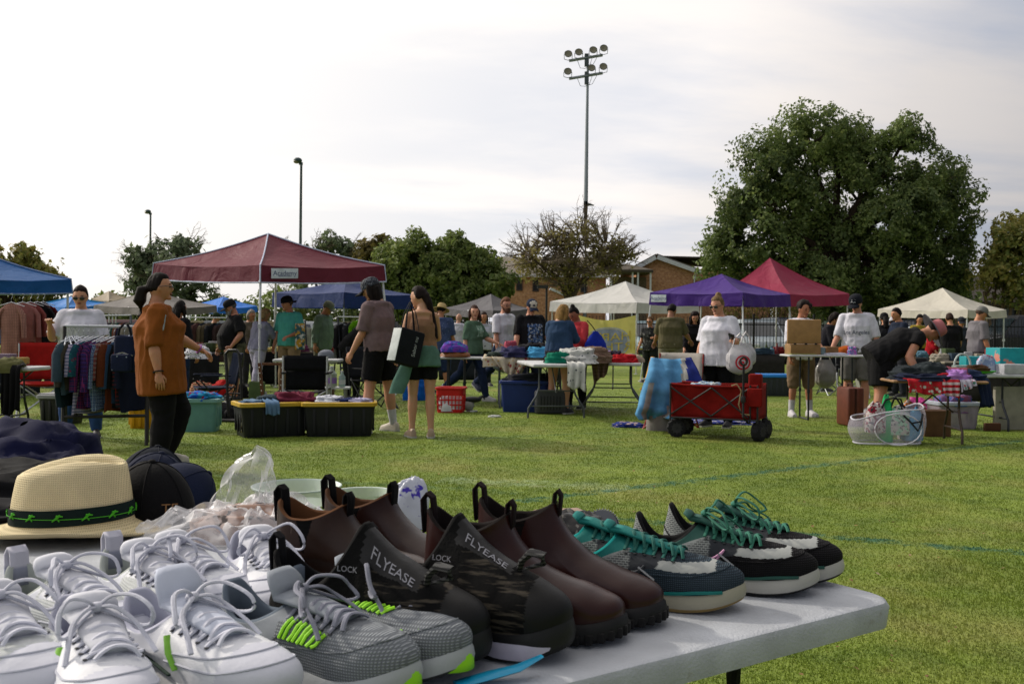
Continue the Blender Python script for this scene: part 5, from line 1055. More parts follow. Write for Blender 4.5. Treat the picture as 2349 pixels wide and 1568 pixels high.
    for y in (-1, 1):
        E.ell(hv(.083, y * .031, .008), (.011 * s, .0145 * s, .0065 * s), HA, 8, 6, m=0); E.tube([hv(.087, y * .014, .031), hv(.088, y * .032, .037), hv(.078, y * .047, .031)], .0042 * s, 5, m=2)
    E.ell(hv(.090, 0, -.052), (.011 * s, .024 * s, .0085 * s), HA, 10, 6, m=1)
    # arms and hands
    AR = []
    for k, side in ((0, 1), (1, -1)):
        fl, ab, el, inw = arms[k]; ax2 = V((cos(a2), 0, -sin(a2))); sh = P3 - sp(a2) * .03 * s + Y_ * side * (.150 if fem else .170) * s * (1 + (f - 1) * .35); d1 = dirv(fl, ab, side); eb = sh + d1 * .285 * s; d2 = dirv(fl + el, ab * (.6 if inw else 1), side, inw); wr = eb + d2 * .245 * s; AR.append((sh, eb, wr, d1, d2, side)); q = 1 + (f - 1) * .7
        B.limb([sh, sh.lerp(eb, .4), eb], [.046 * s * q, .046 * s * q, .038 * s * q]); B.limb([P3 - sp(a2) * .01 * s + Y_ * side * .07 * s, sh], [.045 * s, .044 * s * q], 10); B.limb([eb, eb.lerp(wr, .3), wr], [.039 * s * q, .041 * s * q, .0265 * s])
        ac = X_ if abs(d2.x) < .72 else Y_ * -side; ac = (ac - d2 * ac.dot(d2)).normalized(); pn = d2.cross(ac).normalized()
        if pn.dot(Y_ * -side) < 0 and abs(d2.x) < .72: pn = -pn
        if abs(d2.x) >= .72 and pn.z > 0: pn = -pn
        pc = wr + d2 * .048 * s; B.ell(pc, (.055 * s, .042 * s, .017 * s), (d2, ac, pn), 12, 8); B.limb([wr, wr + d2 * .03 * s], [.026 * s, .026 * s], 8)
        for i, (o, ln) in enumerate(((.030, .068), (.011, .078), (-.009, .073), (-.028, .056))):
            p = wr + (d2 * .082 + ac * o) * s; c1, c2 = R(curl + i * 4), R(curl * 2.2 + i * 6); q1 = p + (d2 * cos(c1) + pn * sin(c1)) * ln * .5 * s; q2 = q1 + (d2 * cos(c2) + pn * sin(c2)) * ln * .5 * s; E.limb([wr + (d2 * .06 + ac * o * .9) * s, p, q1, q2], [.0085 * s, .0092 * s, .0085 * s, .0068 * s], 7, m=3)
        p = wr + (d2 * .028 + ac * .03) * s; dt = (d2 * .72 + ac * .55 + pn * .4).normalized(); E.limb([p, p + dt * .035 * s, p + (dt * .035 + (d2 * .85 + pn * .5) * .028) * s], [.0125 * s, .0105 * s, .008 * s], 7, m=3)
    for hpj, kn, an, pit, side in LEG:
        q = 1 + (f - 1) * .8; B.limb([hpj + Z_ * .02 * s, hpj.lerp(kn, .35), kn], [.088 * s * q, .08 * s * q, .054 * s * q]); B.limb([kn, kn.lerp(an, .32), kn.lerp(an, .75), an], [.053 * s * q, .057 * s * q, .038 * s, .034 * s])
    bm = [EYE, LIP, M(beard or hair[1] or '#5a4a40', kind='hair', rough=.8), SK]
    if beard:
        E.ell(hv(.070, 0, -.080), (.042 * s, .058 * s, .050 * s), HA, 14, 9, m=2); E.tube([hv(.093, .026, -.05), hv(.104, 0, -.037), hv(.093, -.026, -.05)], .0075 * s, 6, m=2)
        for y in (-1, 1): E.limb([hv(.012, y * .075, -.035), hv(.05, y * .062, -.075)], [.010 * s, .014 * s], 7, m=2)
    remesh(B, 'body', SK, t, vox, 3, False, None, E, bm)
    # shoes, socks
    SM = M(shoes, rough=.6) if isinstance(shoes, str) else shoes
    for hpj, kn, an, pit, side in LEG:
        T = Matrix.Translation(an) @ Matrix.Rotation(R(side * 9), 4, 'Z') @ Matrix.Rotation(R(pit), 4, 'Y'); m = MB()
        def sec(x, w, hh, z0=-.075, n=10): return [V((x, w * cos(pi * 2 * i / n), max(0, sin(pi * 2 * i / n)) * (hh) + z0 + (.0 if sin(pi * 2 * i / n) >= 0 else .0))) * s for i in range(n)]
        R5 = [(-.072, .022, .05), (-.062, .035, .085), (-.02, .038, .105), (.03, .040, .098), (.08, .044, .072), (.13, .047, .056), (.165, .042, .046), (.188, .024, .032)]
        m.loft([[V((x, w * math.cos(a_), -.060 + hh * max(0, sin(a_)) ** .7)) * s for a_ in [pi * i / 9 for i in range(10)]] + [V((x, -w * .9, -.062)) * s, V((x, w * .9, -.062)) * s] for x, w, hh in R5]); m.xform(T); so = m.build('shoe', SM, t)
        m = MB(); m.loft([[V((x * 1.02, y * (w + .004), z)) * s for y, z in ((1, -.056), (1, -.075), (-1, -.075), (-1, -.056))] for x, w, hh in R5]); m.xform(T); m.build('sole', SOLE, so)
        if socks: m = MB(); m.tube([an + (kn - an) * .42, an + (kn - an) * .3, an + Z_ * .01, an - Z_ * .02], [.05 * s * f ** .5, .047 * s, .041 * s, .04 * s], 12); m.build('sock', cloth(socks), t)
    # trousers, shorts
    if bot:
        mat, ln, ez = bot; ez = max(ez, .009); m = MB(); m.loft([rg(P0 - sp(a0) * .12 * s, a0, 'cr', .012), rg(P0 - sp(a0) * .05 * s, a0, 'hip', .006 + ez * .5), rg(P0, a0, 'hip', .010 + ez * .4), rg(P0 + sp(a0) * .09 * s, a0, 'wa', .016, belly * .2, ed=.016 + belly * .2)])
        for hpj, kn, an, pit, side in LEG:
            q = 1 + (f - 1) * .8; tot = .84 * ln; pts, rad = [hpj + Z_ * .02 * s], [(.094 * q) * s + ez * .6]
            if tot <= .43: e = hpj.lerp(kn, tot / .43); pts += [hpj.lerp(e, .5), e]; rad += [(.086 * q) * s + ez, (.068 * q + .022 * (1 - tot / .43)) * s + ez * 1.25]
            else: e = kn.lerp(an, min(1, (tot - .43) / .41)); pts += [hpj.lerp(kn, .35), hpj.lerp(kn, .7), kn, kn.lerp(e, .35), e]; rad += [.086 * q * s + ez, .073 * q * s + ez, .060 * q * s + ez, (.062 * q * s + ez), (.038 * s + .006 + ez)]
            if len(pts) > 4: m.limb(pts[:4], rad[:4], 16); m.tube(pts[3:], rad[3:], 16); m.ell(pts[3], (rad[3],) * 3, None, 14, 9)
            else: m.tube(pts, rad, 16)
        remesh(m, 'shorts' if ln < .62 else 'trousers', mat, t, .011, 2, False, wrinkle(.006, 10, int(h * 1000) % 50, .8))
    if skirt:
        mat, ln = skirt; m = MB(); m.loft([rg(P0 + sp(a0) * .10 * s, a0, 'wa', .03), rg(P0, a0, 'hip', .028), rg(P0 - sp(a0) * ln * .5 * s, a0, 'hip', .035), rg(P0 - sp(a0) * ln * s, a0, 'hip', .045)]); remesh(m, 'wrap_skirt', mat, t, .011, 2, False, wrinkle(.010, 9, 7, .3))
    shirt = None
    if top:
        mat, sl, drop, loose = top; m = MB(); e = .009 + .011 * loose; wd = W['wa'][0] + (max(W['hip'][0], W['ch'][0]) - W['wa'][0]) * (.35 + .65 * loose)
        hemw = (max(W['hip'][0] * g, wd * g) * s + e) * (1 + .05 * loose); hd = max(W['hip'][1] * gd * s, W['wa'][1] * gd * s) + e
        L_ = [ring(P0 - sp(a0) * drop * s, a0, hemw, hd + belly * .25, belly * .25), ring(P0 + sp(a0) * max(.0, .05 - drop * .2) * s, a0, hemw, hd + belly * .35, belly * .35), ring(P1, a0, wd * g * s + e, max(W['wa'][1], W['hip'][1] * .95 * loose) * gd * s + e + belly * .5, belly * .5), rg(P2, a1, 'ch', e, bust + belly * .12, ed=e + bust * .6 + belly * .1)]
        if back_open: L_ += [rg(P3 - sp(a2) * .07 * s, a2, 'ch', -.006, bust * .6, kw=.86)]
        else: L_ += [rg(P3 - sp(a2) * .03 * s, a2, 'sh', e * .9), rg(P3 + sp(a2) * .02 * s, a2, 'tp', .03 * s + e * .6), rg(P4 - sp(a2) * .008 * s, a2, 'nk', .008)]
        m.loft(L_)
        if sl > 0:
            for sh, eb, wr, d1, d2, side in AR:
                q = 1 + (f - 1) * .7; tot = .53 * sl; es = .007 + .010 * loose; m.limb([P3 - sp(a2) * .012 * s + Y_ * side * .07 * s, sh - Y_ * side * .004 * s], [.052 * s + es * .4, (.050 * q) * s + es * .75], 12); m.ell(sh, ((.054 * q) * s + es * .7,) * 3, None, 12, 8)
                if tot <= .285: e1 = sh.lerp(eb, tot / .285); m.tube([sh - d1 * .02 * s, sh.lerp(e1, .5), e1], [.058 * s * q + es * .6, .054 * s * q + es, .049 * s * q + es * 1.5], 14)
                else: e1 = eb.lerp(wr, (tot - .285) / .245); m.tube([sh - d1 * .02 * s, sh.lerp(eb, .5), eb, eb.lerp(e1, .5), e1], [.058 * s * q + es * .6, .052 * s * q + es, .044 * s * q + es, .042 * s * q + es, (.032 if sl > .85 else .042 * q) * s + es * .8], 14)
        if back_open:
            for sd in (-1, 1): m.tube([P2 + V((.09 * s, sd * .09 * s, .06 * s)), P3 + V((.06 * s, sd * .09 * s, .04 * s)), P3 + V((0, sd * .085 * s, .055 * s)), P3 + V((-.07 * s, sd * .09 * s, -.02 * s)), P2 + V((-.10 * s, sd * .10 * s, .03 * s))], .012 * s, 8)
        shirt = remesh(m, 'shirt', mat, t, .0105, 2, False, wrinkle(.0065 + .0025 * loose, 9.5, int(h * 997) % 60, .42))
    # hair and hats
    HM = M(hair[1], kind='hair', rough=.7, spec=.15) if hair[1] else None; kind = hair[0]
    if kind != 'none':
        big = 1.22 if kind in ('curly', 'big') else 1.09; m = MB()
        def hf(u):
            face = sm(.0, .42, u.x) * (1 - sm(.42, .74, u.z)); low = 1 - sm(-.72 if kind in ('long', 'big', 'curly') else -.45, -.15 if kind not in ('long', 'big', 'curly') else -.4, u.z); side_ = sm(-.1, .25, u.x) * (1 - sm(-.2, .2, u.z)); return big - (big - .86) * max(face, low, side_ * .9)
        m.ell(hv(-.008, 0, .008), (.099 * s, .080 * s, .117 * s), HA, 26, 18, fn=hf)
        if kind in ('long', 'big', 'curly'):
            lnn = {'long': .26, 'big': .16, 'curly': .30}[kind] * s; b = hv(-.055, 0, .0); dn = V((-sin(a2) * .3, 0, -1)).normalized(); wd_ = .085 * s * (1.5 if kind == 'curly' else 1); bk = -hx.copy(); bk.z = 0
            m.loft([[b + dn * lnn * q + bk * (.012 + .03 * sin(q * 2.5)) * s + (hx * cos(a_) * dd + hl * sin(a_) * ww) for a_ in [2 * pi * i / 14 for i in range(14)]] for q, dd, ww in ((0, .05 * s, wd_), (.3, .05 * s, wd_ * 1.05), (.65, .042 * s, wd_ * .95), (.9, .03 * s, wd_ * .75), (1.0, .015 * s, wd_ * .5))])
            if kind != 'big':
                for y in (-1, 1): m.limb([hv(.0, y * .078, .03), hv(.02, y * .088, -.06), hv(.02, y * .09, -.15)], [.028 * s, .03 * s, .016 * s], 10)
        if kind == 'ponytail': m.limb([hv(-.09, 0, -.005), hv(-.145, 0, -.02), hv(-.165, 0, -.12), hv(-.15, 0, -.24), hv(-.13, 0, -.29)], [.032 * s, .052 * s, .06 * s, .042 * s, .018 * s], 12)
        if kind == 'braid': m.limb([hv(-.085, .0, -.0), hv(-.115, -.015, -.10), hv(-.10, -.045, -.25), hv(-.10, -.05, -.40), hv(-.10, -.05, -.5)], [.05 * s, .04 * s, .03 * s, .025 * s, .014 * s], 12)
        if kind == 'bun': m.ell(hv(-.06, 0, .125), (.042 * s, .042 * s, .042 * s), HA, 12, 8)
        if kind == 'mop': m.ell(hv(-.022, 0, .045), (.110 * s, .097 * s, .092 * s), HA, 18, 12, fn=lambda u: 1 - .34 * sm(.3, .85, u.x) * (1 - sm(.25, .7, u.z))); m.limb([hv(.06, .05, .075), hv(.088, .03, .05), hv(.092, .06, .02)], [.03 * s, .02 * s, .008 * s], 8)
        if kind == 'bob': m.ell(hv(-.025, 0, -.02), (.088 * s, .10 * s, .115 * s), HA, 16, 10, fn=lambda u: 1 - .25 * sm(.1, .5, u.x))
        def hp2(co, no, k=kind): st = vnoise(co * np.array([55, 55, 9.0]), 3) * .004 + vnoise(co * np.array([18, 18, 7.0]), 4) * (.012 if k in ('curly', 'mop', 'big') else .005); return co + no * st[:, None]
        remesh(m, 'hair', HM, t, .0105, 1, False, hp2)
    if hat:
        hk, hc = hat[0], hat[1]; CM = cloth(hc) if isinstance(hc, str) else hc; m = MB(); big = 1.0 if kind == 'none' else 1.03; n = 20
        def hr(z, k, dx=0): return [hv(-.008 + dx + .106 * big * k * cos(2 * pi * i / n), .089 * big * k * sin(2 * pi * i / n), z) for i in range(n)]
        if hk == 'cap':
            m.loft([hr(.022, 1.0), hr(.05, 1.01), hr(.085, .95), hr(.115, .76), hr(.132, .45), hr(.138, .08)], c0=False); hb = m.build('hat', CM, t); m = MB(); sg = -1 if len(hat) > 3 and hat[3] else 1; P = np.zeros((5, 11, 3))
            for i in range(5):
                for j in range(11): y = -.078 + .156 * j / 10; q = i / 4; P[i, j] = hv(sg * (.075 + (.105 * q) * (1 - (y / .092) ** 2 * .75) + .02 * (1 - abs(y) / .08)), y, .030 - .022 * q - (y ** 2) * 3.5 * 1.0)
            m.grid(P); o = m.build('visor', cloth(hat[2]) if len(hat) > 2 and hat[2] else CM, hb); o.modifiers.new('s', 'SOLIDIFY').thickness = .005
        elif hk == 'panel_cap':
            m.loft([hr(.022, 1.0), hr(.05, 1.01), hr(.085, .95), hr(.115, .76), hr(.132, .45), hr(.138, .08)], c0=False)
            for q in range(len(m.f)):
                cc = sum((V(m.v[i]) for i in m.f[q]), V()) / len(m.f[q]) - HC
                if cc.dot(hx) > .045 * s and abs(cc.dot(hl)) < .06 * s: m.m[q] = 1
            hb = m.build('hat', [CM, cloth('#b5b0a4')], t); m = MB(); P = np.array([[hv(.08 + .10 * q, y, .03 - .022 * q - y * y * 3.5) for y in np.linspace(-.075, .075, 9)] for q in np.linspace(0, 1, 4)]); m.grid(P); o = m.build('visor', CM, hb); o.modifiers.new('s', 'SOLIDIFY').thickness = .005
            m = MB(); m.ell(hv(.100, 0, .072), (.008 * s, .026 * s, .018 * s), HA, 10, 6); m.build('emblem', M('#28233c'), hb)
        else:
            fl = {'bucket': (.085, -.075), 'straw': (.07, -.012), 'wide': (.11, -.035)}[hk]; m.loft([hr(.02, 1.0), hr(.06, .97), hr(.11, .9), hr(.128, .75), hr(.13, .3), hr(.13, .02)], c0=False); hb = m.build('hat', CM, t); m = MB(); m.loft([hr(.024, 1.0), hr(.024 + fl[1] * .5, 1 + fl[0] * 5), hr(.024 + fl[1], 1 + fl[0] * 9.5), hr(.018 + fl[1], 1 + fl[0] * 9.4), hr(.018, 1.0)], c0=False, c1=False); m.build('brim', cloth(hat[2]) if len(hat) > 2 else CM, hb)
    if glasses:
        m = MB()
        for y in (-1, 1):
            if glasses == 'sun': m.ell(hv(.099, y * .034, .006), (.007 * s, .029 * s, .021 * s), HA, 12, 7)
            else: m.tube([hv(.101, y * .034 + .024 * cos(a_), .006 + .019 * sin(a_)) for a_ in np.linspace(0, 2 * pi, 13)], .0022 * s, 5)
            m.tube([hv(.098, y * .06, .012), hv(.05, y * .083, .014), hv(-.01, y * .084, .008)], .0028 * s, 5)
        m.tube([hv(.102, .012, .012), hv(.104, 0, .014), hv(.102, -.012, .012)], .0028 * s, 5); m.build('sunglasses' if glasses == 'sun' else 'glasses', SHADE, t)
    t['_pts'] = [list(t.matrix_basis @ p) for p in (AR[0][2] + AR[0][4] * .09 * s, AR[1][2] + AR[1][4] * .09 * s, P3, HC, P0)]
    return t, shirt, AR, (P0, P1, P2, P3, HC)
def hand(pr, k):
    return V(pr[0]['_pts'][k])
def px_(x, Y): return (AT(x, 753, Y).x, Y)
def patch(shirt, c, size, mat, name='printed_graphic', txt=None, th=.1, sx=1.0, off=.003, axis=1):
    DECALS.append((shirt, c, size, mat, name, txt, th, sx, off, axis))
def do_decals():
    for sh, (cy, cz), (w, hh), mat, name, txt, th, sx, off, axis in DECALS:
        bv = BVHTree.FromPolygons([tuple(v.co) for v in sh.data.vertices], [tuple(p.vertices) for p in sh.data.polygons]); m = MB()
        if txt: text_mesh(m, txt, th, Matrix.Identity(4), sx=sx); pts = [(x, y) for x, y, z in m.v]
        else:
            n = 15; m.grid(np.array([[(w * (u - .5) * (1 + .07 * sin(v * 30)), hh * (v - .5) * (1 + .06 * sin(u * 25)), 0) for u in np.linspace(0, 1, n)] for v in np.linspace(0, 1, n)])); pts = [(x, y) for x, y, z in m.v]
        out = []
        for x, y in pts:
            hit = bv.ray_cast(V((axis * .8, cy + axis * x, cz + y)), V((-axis, 0, 0)))[0]; out.append((hit.x + axis * off, hit.y, hit.z) if hit else (axis * .05, cy + axis * x, cz + y))
        m.v = out; m.build(name, mat, sh)
J = '#1e2a44'; BK = '#121214'
TEE = dict(loose=.6)
def people():
    P = {}
    P['orange'] = person('woman in an oversized rust orange sweater and black leggings walking to the right', px_(368, 8.05), 112, 1.60, 'f', 1.42, lean=-4, head=(0, -6), arms=((40, 14, 22, 0), (-6, 13, 14, 0)), legs=((24, 2, 40), (3, 2, 9)), skin='#b08062', top=(cloth('#7c4519', bs=90, var=.12), .56, .26, 1.0), bot=(cloth('#131215'), 1, .012), shoes='#b5b0a4', hair=('ponytail', '#17110f'), glasses='clear', vox=.010)
    P['sung'] = person('woman in a white tee and dark sunglasses browsing the clothes rack', px_(186, 10.5), 14, 1.60, 'f', 1.30, head=(14, 0), arms=((10, 16, 20, 0), (12, 26, 118, 18)), legs=((3, 5, 4), (0, 5, 2)), skin='#b88a6c', top=(cloth('#c6c6d0'), .48, .10, .8), bot=(cloth('#2c4674'), 1, .010), shoes='#1c1c1e', hair=('short', '#211613'), glasses='sun')
    person('person in black with long dark hair behind the woman in the orange sweater', px_(408, 14), 150, 1.55, 'f', 1.2, head=(10, 0), top=(cloth('#15151a'), .9, .1, .7), bot=(cloth('#1c2a44'), 1, .01), hair=('long', '#14100f'))
    person('heavy man in a black shirt and black cap with a grey beard', px_(538, 16), -58, 1.64, 'm', 1.28, .13, head=(26, -4), arms=((-4, 22, 42, 20), (8, 12, 20, 0)), skin='#a87860', top=(cloth('#141416'), .45, .08, .6), bot=(cloth('#4a4a38', kind='blotch', col2='#3c3c2e', col3='#5a5844', sc=1), .62, .03), hair=('short', '#55504c'), hat=('cap', '#17181b'), beard='#8a8684')
    person('grey haired older person glimpsed between the bearded man and the hoodie woman', px_(572, 20), 60, 1.55, 'f', 1.1, head=(16, 0), top=(cloth('#6a6258'), .9, .1, .5), bot=(cloth('#33333a'), 1, .01), hair=('bob', '#8a847c'))
    person('woman in a grey lavender hoodie and pale cropped trousers, seen from behind', px_(592, 17.4), 140, 1.55, 'f', 1.12, lean=8, head=(28, -20), arms=((38, 6, 50, 10), (38, 6, 50, 10)), legs=((10, 2, 4), (-12, 3, 6)), top=(cloth('#83839a'), .92, .06, .9), bot=(cloth('#a3a1b6'), .78, .012), shoes='#b0b0b4', socks='#a9a9ad', hair=('bob', '#a08a62'))
    P['teal'] = person('man in a turquoise polo shirt and black cap carrying a yellow box', px_(664, 17.4), -22, 1.74, 'm', 1.12, .03, head=(14, -26), arms=((2, 14, 72, 26), (4, 9, 10, 0)), skin='#b07a60', top=(cloth('#4a9c92', var=.08), .5, .08, .6), bot=(cloth('#8a755a'), 1, .012), hair=('short', '#4a3a30'), hat=('cap', '#15171c', None, True))
    person('man in a sage green jacket and khaki cap with sunglasses', px_(738, 19), 72, 1.72, 'm', 1.2, .05, lean=6, head=(30, 0), arms=((-22, 8, 30, 0), (-14, 8, 20, 0)), top=(cloth('#64776a'), .92, .14, .9), bot=(cloth('#5a5a4c'), 1, .012), hair=('short', '#6a625a'), hat=('cap', '#6d7466'), glasses='sun')
    person('blonde person in black bending down between the director chair and the tall man', px_(806, 16.4), 64, 1.66, 'f', 1.1, lean=42, bend=26, head=(58, 0), arms=((18, 6, 10, 0), (24, 6, 10, 0)), top=(cloth('#141416'), .92, .12, .8), bot=(cloth('#121214'), 1, .01), shoes='#141414', hair=('bob', '#8a6a3c'))
    P['tee'] = person('tall man in a mauve grey tee and black shorts with long hair under a cap', px_(872, 11.3), -118, 1.77, 'm', 1.12, lean=4, head=(26, 22), arms=((10, 8, 18, 0), (16, 8, 24, 0)), legs=((6, 5, 3), (-4, 5, 2)), skin='#b08668', top=(cloth('#6a5a5c'), .5, .05, .85), bot=(cloth('#0f0f11'), .40, .022), shoes='#b4aca0', socks='#b9b8c0', hair=('long', '#17110f'), hat=('cap', M('#1e222c', kind='blotch', col2='#1e222c', col3='#6a6f78', sc=5), '#1b1d24'), vox=.010)
    P['tan'] = person('woman in a tan backless top with a long braid, seen from behind', px_(968, 10.75), -166, 1.64, 'f', 1.0, head=(14, 48), arms=((10, 12, 30, 0), (26, 12, 62, 10)), legs=((3, 1, 3), (-2, 1, 3)), skin='#b58c70', top=(cloth('#86654e'), 0, .02, .15), back_open=True, bot=(cloth('#111113'), .30, .008), skirt=(cloth('#4f6f64'), .13), shoes='#a08a76', hair=('braid', '#1c1210'), vox=.010)
    person('man in a straw hat and blue patterned shirt, seen from behind', px_(1010, 18.2), 165, 1.66, 'm', 1.2, head=(20, 0), top=(cloth('#3a4868', kind='specks', col2='#7a88a4', sc=1), .5, .12, .8), bot=(cloth('#22304c'), .6, .02), hair=('short', '#221a16'), hat=('straw', '#a89468'))
    person('bald person in a pale shirt far behind the straw hat man', px_(1051, 25), 160, 1.6, 'm', 1.1, top=(cloth('#a9a9b4'), .5, .1, .6), bot=(cloth('#2a3040'), 1, .01), hair=('none', None), skin='#a9826c', vox=.015)
    person('person in a white tee behind the green tee woman', px_(1108, 21), 20, 1.56, 'f', 1.15, top=(cloth('#a9abb8'), .5, .1, .7), bot=(cloth('#20242c'), 1, .01), hair=('long', '#2a1c16'), vox=.015)
    P['green'] = person('long haired woman in a green tee and jeans striding to the right', px_(1086, 16.4), 58, 1.60, 'f', 1.1, head=(4, -46), arms=((30, 10, 40, 0), (-6, 8, 8, 0)), legs=((16, 2, 4), (-26, 3, 26)), skin='#b88a70', top=(cloth('#48614f'), .5, .08, .6), bot=(cloth(J), 1, .008), shoes='#b0aeb2', hair=('long', '#3a2219'))
    patch(P['green'][1], (0, 1.17), (.16, .18), M('#7f9a8a', kind='blotch', col2='#3f6650', col3='#9fb0a4', sc=4))
    P['white'] = person('bearded man in a white tee with glasses striding between tables', px_(1156, 17), 46, 1.76, 'm', 1.05, head=(12, -14), arms=((6, 8, 14, 0), (8, 10, 10, 0)), legs=((16, 3, 6), (-24, 4, 30)), skin='#b08068', top=(cloth('#c6c6d0'), .5, .08, .75), bot=(cloth(J), 1, .010), shoes='#1d2742', hair=('short', '#6a4630'), beard='#5a3a28', glasses='clear')
    P['graphic'] = person('man in a black graphic tee and black and white trucker cap looking down', px_(1216, 16.6), 26, 1.70, 'm', 1.32, .05, head=(24, -8), arms=((10, 16, 22, 0), (10, 16, 16, 0)), skin='#b08068', top=(cloth('#131317'), .55, .10, .9), bot=(cloth('#1a2030'), 1, .014), hair=('short', '#221814'), hat=('panel_cap', '#1c2438'))
    patch(P['graphic'][1], (.0, 1.13), (.27, .34), M('#1c2030', kind='blotch', col2='#33507c', col3='#a9b0b8', sc=2.3))
    person('blonde woman in a blue denim jacket and shorts, seen from behind', px_(1284, 14.1), 158, 1.56, 'f', 1.2, head=(26, -34), arms=((34, 10, 66, 20), (34, 10, 66, 20)), legs=((2, 3, 2), (-2, 3, 2)), skin='#b58a70', top=(cloth('#283d58', bs=120), .95, .02, .7), bot=(cloth('#a86a68'), .22, .012), shoes='#17171a', hair=('long', '#8a6a3c'))
    P['coral'] = person('woman in a coral jacket looking down with a blue bag on her shoulder', px_(1323, 15), -36, 1.56, 'f', 1.1, head=(38, -6), arms=((22, 8, 96, 34), (24, 8, 92, 34)), skin='#8a5a44', top=(cloth('#b03a40'), .95, .06, .6), bot=(cloth('#141416'), 1, .006), shoes='#2a2a30', hair=('bun', '#17110f'))
    person('man in an olive tee and khaki trousers, seen from behind under the purple canopy', px_(1538, 19), 172, 1.72, 'm', 1.25, .03, head=(24, -30), arms=((22, 12, 30, 0), (26, 22, 30, 0)), skin='#8f6650', top=(cloth('#55503a'), .5, .08, .85), bot=(cloth('#6f6a58'), 1, .018), hair=('short', '#120e0d'))
    person('woman with long dark curly hair in a black top leaning over the yellow table', px_(1592, 20.5), -6, 1.62, 'f', 1.1, lean=16, head=(24, 0), arms=((18, 8, 14, 0), (18, 8, 14, 0)), skin='#a87a62', top=(cloth('#131216'), .95, .1, .6), bot=(cloth('#17171a'), 1, .01), hair=('curly', '#1c1110'))
    person('person in a dark camouflage vest and sunglasses standing beside the banner', px_(1492, 23), -30, 1.52, 'm', 1.15, head=(6, 0), arms=((30, 14, 70, 10), (8, 10, 20, 0)), top=(cloth('#2c2e2c', kind='blotch', col2='#1c1e20', col3='#5a5a58', sc=1.2), .4, .1, .6), bot=(cloth('#20241f'), 1, .01), hair=('short', '#6a5038'), glasses='sun', vox=.015)
    P['lady'] = person('woman in a white v neck tee with her hair in a bun holding shopping bags', px_(1650, 12.3), -34, 1.62, 'f', 1.34, .03, head=(16, -8), arms=((14, 18, 82, -6), (6, 10, 12, 0)), skin='#b5866c', top=(cloth('#c6c6d0'), .5, .14, .8), bot=(cloth('#0f0f12'), 1, .012), shoes='#222226', hair=('bun', '#7a6242'), glasses='sun', vox=.010)
    P['boy'] = person('teenage boy in a white tee and khaki cargo shorts behind the tall table', px_(1838, 13.95), 8, 1.63, 'm', .98, head=(18, 14), arms=((20, 6, 55, 16), (10, 8, 20, 0)), legs=((1, 4, 1), (1, 4, 1)), skin='#9a6a4e', top=(cloth('#c6c6d0'), .55, .10, 1.0), bot=(cloth('#6f5c48'), .52, .028), shoes='#b9b6bc', socks='#b0aeb4', hair=('mop', '#1f1614'))
    person('dark haired person bending over goods behind the tan box', px_(1890, 20), 74, 1.62, 'f', 1.05, lean=14, head=(30, 0), top=(cloth('#1d1c22'), .9, .1, .6), bot=(cloth('#1b1b20'), 1, .01), hair=('big', '#1c1312'), vox=.015)
    P['la'] = person('man in a white lettered tee, grey shorts and black cap looking down', px_(1966, 14.3), -24, 1.74, 'm', 1.1, head=(26, -14), arms=((0, 16, 12, 0), (10, 16, 30, 0)), skin='#b0806a', top=(cloth('#c6c6d0'), .55, .06, .8), bot=(cloth('#62605e'), .50, .024), shoes='#8a8a8c', hair=('short', '#241812'), hat=('cap', '#14171e'))
    patch(P['la'][1], (0, 1.2), (0, 0), M('#26344a', bump=0), 'lettering', 'Los Angeles', .058, .9)
    hb = next(o for o in P['la'][0].children if o.name.startswith('hat')); bv = BVHTree.FromPolygons([tuple(v.co) for v in hb.data.vertices], [tuple(p.vertices) for p in hb.data.polygons]); hp_, hy_ = R(26), R(-14); hx = V((cos(hy_) * cos(hp_), sin(hy_) * cos(hp_), -sin(hp_))); hl = Z_.cross(hx).normalized(); hz = hx.cross(hl); m = MB(); text_mesh(m, 'LA', .045, Matrix.Identity(4)); out = []
    for x, y, z in m.v:
        o_ = P['la'][3][4] + hx * .4 - hl * x + hz * (.078 + y); h_ = bv.ray_cast(o_, -hx)[0]; out.append(tuple((h_ or o_ - hx * .3) + hx * .002))
    m.v = out; m.build('lettering', M('#c4c6cc', bump=0), hb)
    P['bend'] = person('woman in black with a pink and grey sun hat bending over the clothes table', px_(2022, 11.75), 84, 1.70, 'f', 1.30, lean=58, bend=10, head=(64, 0), arms=((6, 10, 14, 0), (-30, 18, 52, 0)), legs=((3, 4, 3), (-4, 4, 3)), skin='#a87a62', top=(cloth('#151517'), .22, .14, .8), bot=(cloth('#111113'), .42, .03), shoes='#3a3a40', hair=('short', '#1d1412'), hat=('wide', '#a8686c', '#55555c'), vox=.010)
